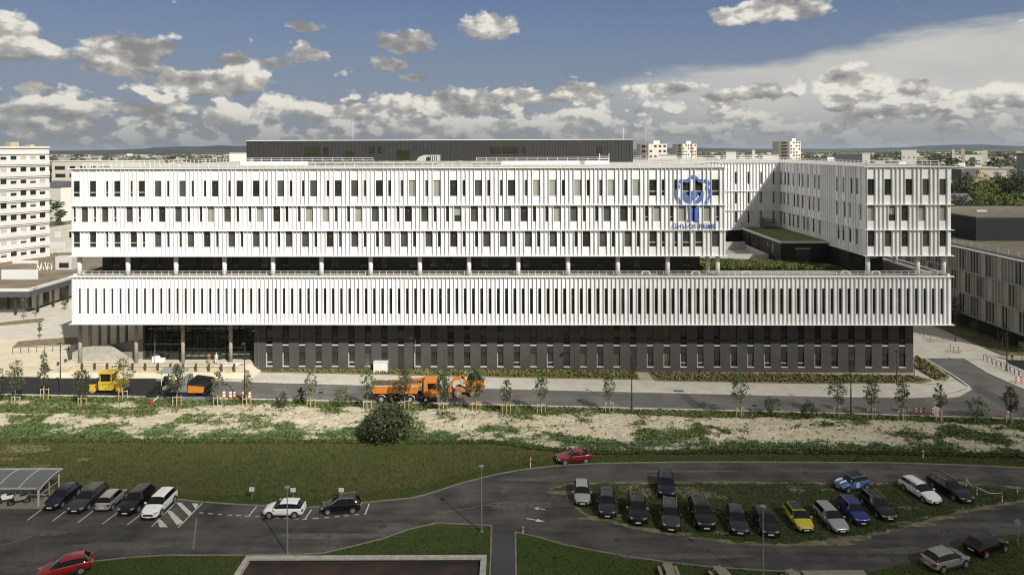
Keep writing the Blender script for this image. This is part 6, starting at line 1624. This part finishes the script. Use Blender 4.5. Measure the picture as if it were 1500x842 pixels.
# ---------------------------------------------------------------- neighbouring buildings
GREYF = mat('grey_fin_cladding', (.36,.35,.32), .6, var=.08, vscale=.5)
rb = thing('finned_annex_building', 'grey white finned annex with gravel roof to the right', 'building', (0,0,0))
XA, YA0, YA1, ZA = 92.0, 120.5, 216.0, 16.4
rr = random.Random(5); segs = []; Lr = YA1-YA0
for (z0, z1) in ((3.2,7.5),(7.5,11.9),(11.9,ZA)):
    ws = []; fl = []; x = .4
    while x < Lr-3:
        k = rr.choice((0,1,1,2))
        for q in range(3):
            if (q < 2 and k >= 1) or (k == 2): ws.append((x+.08, x+.72, rr.choice('ddb'))); 
            fl.append(x); x += .85
        fl.append(x); x += .9 if rr.random() < .6 else 1.8
    segs.append((0, Lr, z0, z1, z0+.25, z1-.35, ws, fl))
# wall runs from far to near so that its outward side faces left
mb = MB(); win = MB()
def AT(s, d, z): return (XA-d, YA1-s, z)
fm = MB(); wm_ = MB()
for (s0, s1, z0, z1, w0, w1, ws, fl) in segs:
    wm_.quad(AT(s0,0,z0), AT(s1,0,z0), AT(s1,0,z1), AT(s0,0,z1))
    for s in fl: fm.box(s-.04, s+.04, 0, .30, z0+.05, z1-.05, T=lambda a, b, c: AT(a, b, c))
    fm.box(0, Lr, 0, .36, z1-.08, z1+.03, T=lambda a, b, c: AT(a, b, c))
near = sorted([(-(s1_), s1_, w0, w1, k) for (q0, q1, z0, z1, w0, w1, ws, fl) in segs for (s0_, s1_, k) in ws])
wmesh = {}
cnt = 0
for (_, s1_, w0, w1, k) in near:
    if s1_ > YA1-112 or cnt >= 0:
        Y_ = YA1-s1_
        if cnt < 100:
            key = (round(w1-w0, 2), k)
            if key not in wmesh: wmesh[key] = MB().box(0, .05, 0, .64, 0, w1-w0).mesh('window', [GLASS if k == 'd' else GLASSB])
            link('window', wmesh[key], rb, (XA-.04, YA1-s1_, w0))
        else: win.box(XA-.04, XA+.01, YA1-s1_, YA1-s1_+.64, w0, w1)
        cnt += 1
o = win.build('window', GLASS, rb); o['kind'] = 'stuff'
wm_.build('wall', GREYF, rb); fm.build('fins', mat('grey_fins', (.42,.41,.38), .6), rb)
GRAV = mat('gravel_roof', (.19,.165,.115), .95, col2=(.13,.115,.08), vscale=.5, bump=.3)
MB().box(XA+.01, 190, YA0, YA1, 3.0, ZA-.15).build('block', GREYF, rb)
MB().box(XA+.35, 189.6, YA0+.3, YA1, ZA-.15, ZA).build('roof', GRAV, rb)
MB().box(XA-.35, XA+.3, YA0, YA1, ZA+.03, ZA+.16).build('roof_edge', WHITE2, rb); MB().box(XA+.3, XA+1.3, YA0, YA1, ZA+.0, ZA+.45).build('upstand', mat('zinc_upstand', (.10,.10,.105), .5), rb)
MB().box(XA+1.5, 189, YA0+1, YA1-1, .0, 3.0).build('undercroft', BLACKW, rb)
railing(rb, [(XA+1.2, YA0, ZA+.4), (XA+1.2, 214, ZA+.4)], h=1.0, step=2.6, r=.03, rails=1)
bbk = mat('black_brick', (.011,.0115,.012), .7, col2=(.018,.0185,.019), vscale=1.5)
MB().box(101.9, 150, 150, 179, ZA, 21.5).build('plant_room', bbk, rb)
MB().box(102.3, 149.6, 150.4, 178.6, 21.5, 21.62).build('plant_room_roof', GRAV, rb)
MB().box(101.9, 150, 149.95, 150.4, 21.5, 21.75).box(101.9, 102.3, 150.4, 179, 21.5, 21.75).build('plant_room_edge', mat('edge_grey', (.13,.13,.13), .6), rb)
for x, y in ((106,172),(111,163),(120,158)): MB().box(x, x+2.4, y, y+1.0, 21.6, 21.95).build('roof_light', PALE, rb)
for i in range(7): MB().tube((133+i*1.5,176,21.6),(133+i*1.5,176,23.6),.42,n=12).build('flue', WHITE2, rb)
MB().box(101.8,101.9,166,167.2,ZA,18.9).build('door', BLK, rb)
MB().tube((101.85,164.5,18.9),(101.5,164.5,18.9),.1).build('wall_lamp', PALE, rb)
# the lawn beside it
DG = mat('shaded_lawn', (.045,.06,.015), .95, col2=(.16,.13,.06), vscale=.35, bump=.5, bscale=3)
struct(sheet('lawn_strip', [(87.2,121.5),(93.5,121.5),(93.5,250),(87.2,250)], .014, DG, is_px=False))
struct(sheet('side_path', [(1473,527),(1500,527.5),(1540,540),(1540,548),(1500,542),(1478,533)], .024, ASPF))
# left low building
LBm = thing('low_glazed_building', 'low building with brown gravel roof and glazed front at the left', 'building', (0,0,0))
xr_, yf = -108.3, 153.0
GR2 = mat('brown_gravel_roof', (.21,.17,.11), .95, col2=(.12,.10,.06), vscale=.25, bump=.2)
MB().box(-230, xr_-.5, yf+.5, 208, 5.3, 5.8).build('roof', GR2, LBm)
MB().box(-230, xr_, yf, yf+.6, 5.1, 6.0).box(xr_-.6, xr_, yf+.6, 208, 5.1, 6.0).build('roof_edge', PALE, LBm)
MB().box(-230, xr_+.3, yf-.4, yf-.01, 4.2, 5.4).box(xr_+.01, xr_+.4, yf-.01, 208, 4.2, 5.4).build('fascia', mat('zinc_fascia', (.075,.075,.08), .5), LBm)
MB().box(-230, xr_-3, yf+3, 208, -.1, 5.1).build('glass_wall', glass('shop_glass', (.10,.10,.085), .1, vs=.2, k=.3), LBm)
for i in range(12): MB().box(-112-i*5.2, -111.6-i*5.2, yf+.3, yf+.7, 0, 5.1).build('column', FRAME, LBm)
for i in range(9): MB().box(xr_-.5, xr_-.1, yf+3+i*5.2, yf+3.4+i*5.2, 0, 5.1).build('column', FRAME, LBm)
for i in range(7): MB().box(xr_-3.0, xr_-2.9, yf+5+i*6, yf+8.6+i*6, .4, 4.4).build('window', PALE, LBm)
for (a, b, Y_, h_) in ((0,45,0,.7),(0,28,1,.5)): pass
def on_roof(px0, px1, py0, py1, h, name, m, z=5.8):
    A, B, C, D = G(px0, py0, z), G(px1, py0, z), G(px1, py1, z), G(px0, py1, z)
    MB().prism([(D.x, D.y), (C.x, C.y), (B.x, B.y), (A.x, A.y)][::1], z, z+h).build(name, m, LBm, fix=True)
on_roof(2, 56, 397, 409, .4, 'roof_light', PALE); on_roof(-60, 40, 366, 374, 1.1, 'roof_light', PALE); on_roof(50, 96, 359.5, 364, 1.1, 'roof_light', PALE); on_roof(18, 56, 384, 386, .5, 'roof_duct', PALE)
railing(LBm, [tuple(G(-5, 387, 5.8)), tuple(G(104, 368, 5.8))], h=1.0, step=2.2, r=.05); railing(LBm, [tuple(G(-5, 378, 5.8)), tuple(G(70, 366, 5.8))], h=1.0, step=2.2, r=.05)
p = G(94, 395, 5.8)
MB().box(p.x-2.3,p.x+2.0,p.y,p.y+2.4,5.8,9.2).build('plant_unit', mat('unit_pale', (.5,.49,.45), .6), LBm); MB().box(p.x-1.3,p.x+1.2,p.y-.05,p.y,6.3,7.6).build('plant_grille', BLK, LBm)
mb = MB(); rr = random.Random(9)
for i in range(16): q = Vector((p.x-7+rr.uniform(0,4.5), p.y+rr.uniform(-.5,2), 5.8)); mb.tube(q, q+Vector((rr.uniform(-.6,.9), 0, rr.uniform(.5,1.9))), .10, n=6)
mb.build('roof_pipes', RAIL, LBm)
# left tower block
tw = thing('tower_block', 'white nine storey block with banded window rows at the left edge', 'apartment block', (0,0,0))
PA = Vector((-135.6, 200.0)); dr = Vector((-5.9,-11.3)).normalized(); nn = Vector((dr.y, -dr.x))
if nn.x < 0: nn = -nn
WT = mat('tower_render', (.62,.61,.57), .8, var=.08, vscale=.2)
LT = 62.0; Wt = 15.0; ZTW = 37.6
mb = MB(); P4 = [PA, PA+dr*LT, PA+dr*LT-nn*Wt, PA-nn*Wt]
mb.prism([tuple(p) for p in P4], 0, ZTW); mb.build('wall', WT, tw, fix=True)
nfl = 11; fh = 3.38
rzt = math.atan2(dr.y, dr.x)
rr = random.Random(3)
def TP(s, d, z): q = PA+dr*s+nn*d; return (q.x, q.y, z)
ts = [MAT for MAT in (glass('tower_glass', (.03,.032,.03)), mat('tower_shutter', (.42,.41,.37), .7))]
wmA = {}
cnt = 0; rest = MB()
for f in range(nfl):
    zc = ZTW-1.7-f*fh
    bm_b = MB(); bm_b.box(0, LT, .0, .30, zc-2.35-.55, zc-1.55, T=lambda a, b, c: TP(a, b, c)); bm_b.box(0, LT, 0, .34, zc+.02, zc+.14, T=lambda a, b, c: TP(a, b, c)); bm_b.build('floor_band', WT, tw, fix=True)
    x = 1.15
    while x < LT-2:
        sh_ = rr.choice((0, .3, .5, .7, 1.0, .15)); hgt = 1.5; z0 = zc-1.52
        if x < 22:
            o = MB(); o.box(0, 1.45, -.02, .05, 0, hgt*(1-sh_)+.001, 0); o.box(0, 1.45, -.02, .09, hgt*(1-sh_), hgt, 1)
            key = round(sh_, 2)
            if key not in wmA: wmA[key] = o.mesh('window', ts)
            q = TP(x, .02, z0); w_ = link('window', wmA[key], tw, q); 
            M3 = Matrix(((dr.x, nn.x, 0, q[0]), (dr.y, nn.y, 0, q[1]), (0, 0, 1, q[2]), (0, 0, 0, 1))); w_.matrix_basis = M3
        else: rest.box(x, x+1.45, .0, .06, z0, z0+hgt, T=lambda a, b, c: TP(a, b, c))
        x += 2.52
o = rest.build('window', ts[0], tw); o['kind'] = 'stuff'
MB().box(0, LT, -Wt, .36, ZTW, ZTW+.5, T=lambda a, b, c: TP(a, b, c)).build('roof_edge', WT, tw, fix=True)
for (s, d, w_, h_) in ((5.5,-5,2.2,1.3),(10,-6,4,.7),(1.8,-4,1.2,.6)):
    MB().box(s, s+w_, d-3, d, ZTW+.5, ZTW+.5+h_, T=lambda a, b, c: TP(a, b, c)).build('roof_hut', mat('hut_beige', (.38,.33,.22), .8), tw, fix=True)
# far left slab behind the tower
WB = mat('beige_render', (.50,.47,.40), .85, var=.1, vscale=.1)
sb = thing('concrete_block_building', 'long pale concrete building with square windows behind the left tower', 'building', (0,0,0))
Ys = 440; xa_, xb_ = HZ(76, 240, Ys).x, HZ(206, 240, Ys).x; zt_ = HZ(140, 236.5, Ys).z
MB().box(xa_, xb_+4, Ys, Ys+22, 0, zt_).build('wall', WB, sb)
rr = random.Random(12)
wsh = MB().box(0,1,-.06,.02,0,1.6).mesh('window', [ts[0]])
for f in range(5):
    x = xa_+1.2+rr.uniform(0,1.5)
    while x < xa_+40:
        wd = rr.choice((3.4,3.4,6.5)) if f < 2 else 3.8
        o = link('window', wsh, sb, (x, Ys, zt_-5.4-f*4.9)); o.scale = (wd, 1, 1.5); x += wd+rr.choice((2.6,3.2))
MB().box(xa_, xb_+4, Ys-.3, Ys+22, zt_, zt_+.4).build('roof_edge', PALE, sb)
c2 = thing('low_beige_building', 'small beige building with two windows between tower and white facade', 'building', (0,0,0))
p = G(76, 352, 6); q = G(112, 352, 6)
MB().box(p.x-2, q.x+6, p.y, p.y+14, 0, 10.2).build('wall', WB, c2)
for u_ in (3.0, 8.0): MB().box(p.x-2+u_, p.x+.1+u_, p.y-.05, p.y, 6.9, 9.0).build('window', PALE if u_ < 5 else ts[0], c2)
# cars parked behind the tower
for i, (px, py) in enumerate(((80,306),(88,309),(101,307),(82,317),(93,315),(102,318))):
    make_car('parked_car', ('hatch','estate','suv')[i % 3], (P_black, P_silver, P_white, P_grey)[i % 4], 'tiny %s car in the distant lot by the left tower, %s from the left' % (('black','silver','white','grey')[i % 4], ORD[(0,2,4,1,3,5)[i]]), center=(px, py), heading=20+i*3, group='cars in the lot behind the tower', z=0.0)
# ---------------------------------------------------------------- the town
PALEW = mat('town_wall_white', (.70,.67,.60), .85, var=.1, vscale=.02); BEIG = mat('town_wall_beige', (.46,.41,.31), .85); TILE = mat('town_roof_tile', (.17,.11,.085), .85); SLATE = mat('town_roof_slate', (.09,.09,.10), .7); FLATR = mat('town_roof_flat', (.38,.36,.32), .8)
TWN = mat('town_window', (.05,.052,.05), .3)
def box_building(name, label, cat, X, Y, w, d, h, wall, z=0, rows_=0, cols=0, group=None, rz=0, roofm=None, winw=1.6, winh=1.5):
    t = thing(name, label, cat, (X, Y, z), rz, group)
    MB().box(-w/2, w/2, 0, d, 0, h).build('wall', wall, t); MB().box(-w/2-.2, w/2+.2, -.2, d+.2, h, h+.5).build('roof', roofm or FLATR, t)
    if rows_:
        wm2 = MB().box(-winw/2, winw/2, -.12, .0, 0, winh).mesh('window', [TWN])
        for r_ in range(rows_):
            for c_ in range(cols): link('window', wm2, t, (-w/2+w*(c_+.5)/cols, 0, h*(r_+.35)/rows_))
    return t
def tower(px0, px1, top, Yd, label, shade=.3, cols=5, rows_=10, extra=None):
    a = HZ(px0, top, Yd); b = HZ(px1, top, Yd); xs_ = a.x+(b.x-a.x)*shade
    w = b.x-xs_; h = a.z; t = thing('tower_block', label, 'apartment block', ((xs_+b.x)/2, Yd, 0), 0, 'distant white towers')
    # slab turned so that its left flank shows
    mb = MB(); sx = xs_-a.x
    mb.prism([(-w/2, 0), (w/2, 0), (w/2, 18), (-w/2-sx*1.0, 18*1.0+sx*1.2), (-w/2-sx, sx*1.2)], 0, h); mb.build('wall', PALEW, t, fix=True)
    wm2 = MB().box(-w/cols*.26, w/cols*.26, -.2, .0, 0, h/rows_*.42).mesh('window', [TWN])
    for r_ in range(rows_):
        for c_ in range(cols):
            if (r_*7+c_*3) % 4: link('window', wm2, t, (-w/2+w*(c_+.5)/cols, 0, h*(r_+.35)/rows_))
    fl_ = MB()
    for r_ in range(rows_): 
        fl_.add([(-w/2-sx*.25, sx*.3-.15, h*(r_+.3)/rows_), (-w/2-sx*.8, sx*.96-.15, h*(r_+.3)/rows_), (-w/2-sx*.8, sx*.96-.15, h*(r_+.75)/rows_), (-w/2-sx*.25, sx*.3-.15, h*(r_+.75)/rows_)], [(0,1,2,3)])
    fl_.build('side_windows', TWN, t)
    MB().box(-w*.2, w*.15, 3, 9, h, h+3).build('roof_hut', PALEW, t)
    if extra: MB().box(w*.12, w*.20, -.5, 0, 0, h).build('accent_strip', mat('ochre_strip', (.45,.27,.06), .8), t)
    return t
tower(940, 977, 211, 620, 'white distant tower nearest the dark penthouse', .27, 4, 9)
tower(993, 1020.5, 211, 700, 'distant tower with an ochre stripe between the other two', .25, 6, 13, True)
tower(1146, 1173, 207, 720, 'slim white distant tower standing alone to the right', .4, 4, 13)
def house(X, Y, w, d, h, label, wallm, roofm, flat, rz, group, z=0):
    mb = MB()
    if flat:
        o = thing('house', label, 'house', (X, Y, z), rz, group); MB().box(-w/2,w/2,-d/2,d/2,0,h).build('wall', wallm, o); MB().box(-w/2-.2,w/2+.2,-d/2-.2,d/2+.2,h,h+.4).build('roof', roofm, o); return o
    o = thing('house', label, 'house', (X, Y, z), rz, group); MB().box(-w/2,w/2,-d/2,d/2,0,h).build('wall', wallm, o)
    mb.add([(-w/2-.4,-d/2-.4,h),(w/2+.4,-d/2-.4,h),(w/2+.4,d/2+.4,h),(-w/2-.4,d/2+.4,h),(-w/2-.4,0,h+d*.36),(w/2+.4,0,h+d*.36)], [(0,1,5,4),(2,3,4,5),(0,4,3),(1,2,5),(0,3,2,1)]); mb.build('roof', roofm, o); return o
rr = random.Random(77)
# special ones
ch_ = thing('slanted_roof_hall', 'hall with a tall steep dark slanted roof and yellowish side wall', 'hall', tuple(HZ(1432, 262, 400).xy)+(0,))
MB().side([(-9.5,17),(-6.5,13),(0,22),(0,23.8),(-9.5,24.3)], 0, 9).build('roof', SLATE, ch_, fix=True); MB().side([(-7.5,0),(3,0),(3,24),(.05,23.9),(.05,21.9),(-6.4,12.8)], -1.2, -.1).build('gable_wall', mat('ochre_wall', (.36,.29,.15), .85), ch_, fix=True); MB().box(-6.4,2.8,0,10,0,12.7).build('wall', BEIG, ch_)
wh = thing('white_house', 'white house with grey roof beside the dark trees at the white wing', 'house', tuple(HZ(1405, 290, 270).xy)+(0,)); MB().box(-8,6,0,10,0,14.5).build('wall', PALEW, wh)
MB().add([(-8.6,-.6,14.5),(6.6,-.6,14.5),(6.6,10.6,14.5),(-8.6,10.6,14.5),(-8.6,5,18.5),(6.6,5,18.5)], [(0,1,5,4),(2,3,4,5),(0,4,3),(1,2,5)]).build('roof', SLATE, wh)
for i, (px0, px1, top, Yd, hh, lb) in enumerate(((1420,1500,248,430,0,'long pale hall with flat roof behind the right tree group'),(1395,1450,246,470,0,'pale flat hall left of the long one at far right'),(1226,1261,225.5,560,0,'long dark building on the skyline above the white wing'),(1064,1078,222.5,520,0,'low white hall before the distant towers'),(1322,1341,219.5,900,0,'pale apartment block on the skyline at right'),(1490,1500,225,300,0,'dark grey building cut by the right picture edge'),(1118,1140,227,600,0,'long pale low building behind the courtyard roofline'),(337,361,225,480,0,'banded white building left of the dark penthouse'),(965,990,228,450,0,'low white annex at the foot of the first distant tower'),(927,940,224,650,0,'small grey block between penthouse and first tower'),(1102,1106,220,900,0,'slim grey chimney-like block on the skyline'),(1262,1274,224.5,600,0,'white block at the right end of the long dark skyline building'),(1440,1446,220,1200,0,'white slim tower block on the far right skyline'),(1395,1398,219,1300,0,'thin tan tower far to the right'),(1408,1413,218,1300,0,'brown tower beside the thin tan one'))):
    a, b = HZ(px0, top, Yd), HZ(px1, top, Yd); w = b.x-a.x
    box_building('building', lb, 'building', (a.x+b.x)/2, Yd, w, 14, a.z, PALEW if i not in (2,5,14) else (SLATE if i in (2,5) else BEIG), rows_=2 if w > 15 else 0, cols=max(2, int(w/5)) if w > 15 else 0, rz=-math.atan2((a.x+b.x)/2, Yd))
labs = {0: 'small pale flat-roofed house among trees in the far town', 1: 'small house with brown tiled roof in the far town', 2: 'small house with grey slate roof in the far town', 3: 'long pale industrial hall in the far town'}
nh = 0; tries = 0
while nh < 285 and tries < 5000:
    tries += 1
    Y = 330*math.exp(rr.random()**.8*2.35)
    px = rr.choice((rr.uniform(60, 365), rr.uniform(925, 1500), rr.uniform(1180, 1530), rr.uniform(1390, 1530)))
    X = (px-750)/1000*Y
    if px < 220 and Y < 330: continue
    if px > 1385 and Y < 400: continue
    k = rr.choice((0,0,0,1,1,2,3,3)); s = 1+Y/2600
    if k == 3: w, d, h = rr.uniform(22,55)*s**.5, rr.uniform(14,26), rr.uniform(6,9)
    else: w, d, h = rr.uniform(9,17)*s**.5, rr.uniform(8,13), rr.uniform(5,11)
    if rr.random() < .12: h += rr.uniform(5, 14)
    house(X, Y, w, d, h, labs[k], rr.choice((PALEW,PALEW,BEIG)), (FLATR, TILE, SLATE, FLATR)[k], k in (0,3), rr.uniform(-.5,.5), 'houses of the far town, kind %s' % ('flat','tiled','slate','hall')[k]); nh += 1
# trees of the town: clumps of leaves, each its own object
tms = []
for s in range(5):
    mb, _ = crown_mesh('ft', 330, 6.5, 5.0, 1.7, 900+s, 6.5, .1, 10); tms.append(mb.mesh('tree', LF[('dark','mid','dark','mid','dark')[s]]))
nt_ = 0
while nt_ < 290:
    Y = 290*math.exp(rr.random()**.85*2.2); px = rr.choice((rr.uniform(60, 365), rr.uniform(925, 1500), rr.uniform(1180, 1530), rr.uniform(1385, 1530)))
    if px < 220 and Y < 330: continue
    if px > 1380 and Y < 300: continue
    X = (px-750)/1000*Y; o = link('far_tree', tms[nt_ % 5], None, (X, Y, 0), rr.uniform(0,6)); s = rr.uniform(.7,1.35)*(1+Y/2500); o.scale = (s*1.3, s, s*.85)
    tag(o, 'round %s tree among the houses of the far town' % ('dark green','grey green')[(nt_ % 5) in (1,3)], 'tree', 'trees of the far town, %s' % ('dark','grey green')[(nt_ % 5) in (1,3)]); nt_ += 1
# distant woods as one mass and hedgerows
mb = MB(); rr = random.Random(31)
for k in range(260):
    Y = rr.uniform(1400, 5200); X = rr.uniform(-.80, .80)*Y
    L = rr.uniform(40, 260); n = int(L/14)
    for i in range(n):
        x = X+L*(i/n-.5)+rr.uniform(-4,4); y = Y+rr.uniform(-12,12); h = rr.uniform(7,13); w = rr.uniform(8,14)
        mb.add([(x-w,y,0),(x+w,y,0),(x+w*.6,y,h),(x-w*.3,y+3,h*1.1),(x,y+w,0),(x,y+w,h)], [(0,1,2,3),(0,3,5,4),(1,4,5,2),(2,5,3)])
tag(mb.build('distant_woods', mat('woods', (.035,.048,.02), .95, col2=(.06,.07,.03), vscale=.01)), 'dark hedgerows and woods scattered over the plain beyond the town', 'woods', kind='stuff')
mb = MB()
# far roofs of the town beyond what can be told apart
for k in range(900):
    Y = rr.uniform(1300, 4200); X = rr.choice((rr.uniform(-.72,-.38), rr.uniform(.2,.80)))*Y; w = rr.uniform(8,40); h = rr.uniform(4,11); d = 14
    mb.box(X-w/2, X+w/2, Y, Y+d, 0, h)
tag(mb.build('distant_roofs', mat('far_roofs', (.50,.48,.43), .85, col2=(.25,.20,.16), vscale=.013, lo=.45, hi=.55)), 'mass of small pale roofs at the far edge of the town', 'roofs', kind='stuff')
# hills
def ridge(name, Y, pts, m, depth=1500, seed=1):
    mb = MB(); n = 160; x0, x1 = pts[0][0], pts[-1][0]; prof = []
    for i in range(n+1):
        px = x0+(x1-x0)*i/n
        for a, b in zip(pts, pts[1:]):
            if px <= b[0]+1e-6: py = a[1]+(b[1]-a[1])*(px-a[0])/(b[0]-a[0]); break
        p = HZ(px, py, Y); hgt = max(.5, p.z+noise.noise(Vector((px*.05, seed, 0)))*Y*.0006); prof.append((p.x, hgt))
    rows2 = ((-depth*.6, 0.0), (-depth*.3, .45), (-depth*.1, .85), (0, 1.0), (depth, .6), (depth*2, 0))
    for dy, f in rows2:
        for i, (x, h_) in enumerate(prof): mb.v.append((x*(Y+dy)/Y, Y+dy, -5+(h_+5)*f))
    for r_ in range(len(rows2)-1):
        for i in range(n): mb.f.append((r_*(n+1)+i, r_*(n+1)+i+1, (r_+1)*(n+1)+i+1, (r_+1)*(n+1)+i)); mb.m.append(0)
    return struct(mb.build(name, m, smooth=True))
HW = mat('hill_woods', (.012,.018,.018), .95, col2=(.030,.038,.028), vscale=.0018, lo=.45, hi=.6)
ridge('hills', 9500, [(-200,219.5),(60,221),(175,219.5),(215,217.5),(225,216),(270,214.5),(290,215),(320,213),(350,214),(372,213),(500,215),(800,219)], HW, seed=3)
ridge('hills', 7000, [(60,222.5),(150,223),(200,219.5),(240,218.8),(262,220),(300,222)], HW, 900, seed=5)
ridge('hills', 11000, [(930,219),(980,216.8),(1030,217),(1150,219),(1240,218.5),(1300,216.5),(1330,215.8),(1360,213.4),(1400,212.2),(1440,211.8),(1462,213.0),(1500,214.0),(1560,214.0),(1800,216)], HW, seed=7)
ridge('hills', 8500, [(925,220.5),(1005,219),(1030,218.0),(1075,218.0),(1100,219.2),(1200,221),(1300,221.5)], HW, 900, seed=9)

struct(sheet('parking_lot', [(-215,322),(-120,322),(-120,436),(-215,436)], .02, ASPH, is_px=False))
# ---------------------------------------------------------------- unseen clouds added behind and above the viewer to shade foreground and right side
def added_cloud(lobes, label, dens):
    mb = MB()
    for (gx, gy, rx, ry, rz) in lobes:
        Zc = 900.0; c = Vector((gx, gy, 0))+SUNV*(Zc/SUNV.z); seg, rg = 28, 14; o = len(mb.v)
        for i in range(rg+1):
            a = -math.pi/2+math.pi*i/rg
            for j in range(seg):
                t = 2*math.pi*j/seg; d = Vector((math.cos(a)*math.cos(t), math.cos(a)*math.sin(t), math.sin(a))); k = 1+.22*noise.noise(d*2.0+c*.01)
                mb.v.append((c.x+d.x*rx*k, c.y+d.y*ry*k, c.z+d.z*rz*k))
        for i in range(rg):
            for j in range(seg): mb.f.append((o+i*seg+j, o+i*seg+(j+1) % seg, o+(i+1)*seg+(j+1) % seg, o+(i+1)*seg+j)); mb.m.append(0)
    m = bpy.data.materials.new('added_vapour_%s' % len(bpy.data.materials)); m.use_nodes = True; nt = m.node_tree; nt.nodes.remove(nt.nodes['Principled BSDF'])
    v = nt.nodes.new('ShaderNodeVolumePrincipled'); v.inputs['Color'].default_value = (.97,.97,.97,1); v.inputs['Density'].default_value = dens
    nt.links.new(v.outputs[0], nt.nodes['Material Output'].inputs['Volume'])
    o = mb.build('added_cloud', m, smooth=True); tag(o, label, 'added_cloud', kind='stuff'); return o
added_cloud([(-20, 18, 190, 62, 30), (90, 30, 120, 62, 26)], 'unseen flat vapour layer added high behind the viewer to shade the car park', .019)
added_cloud([(85, 100, 95, 85, 22), (150, 120, 90, 90, 20)], 'unseen thin veil added high behind the viewer to dim the right side', .0125)
# the air: haze over the plain
hm = bpy.data.materials.new('haze_air'); hm.use_nodes = True; nt = hm.node_tree; nt.nodes.remove(nt.nodes['Principled BSDF'])
v = nt.nodes.new('ShaderNodeVolumePrincipled'); v.inputs['Color'].default_value = (.72,.84,1.0,1); v.inputs['Density'].default_value = 2.4e-5; v.inputs['Anisotropy'].default_value = .2
nt.links.new(v.outputs[0], nt.nodes['Material Output'].inputs['Volume'])
hz_ = MB().box(-31000, 31000, -500, 35000, -8, 135).build('haze', hm); hz_['kind'] = 'stuff'; hz_['label'] = 'thin blue haze over the far plain'; hz_['category'] = 'haze'
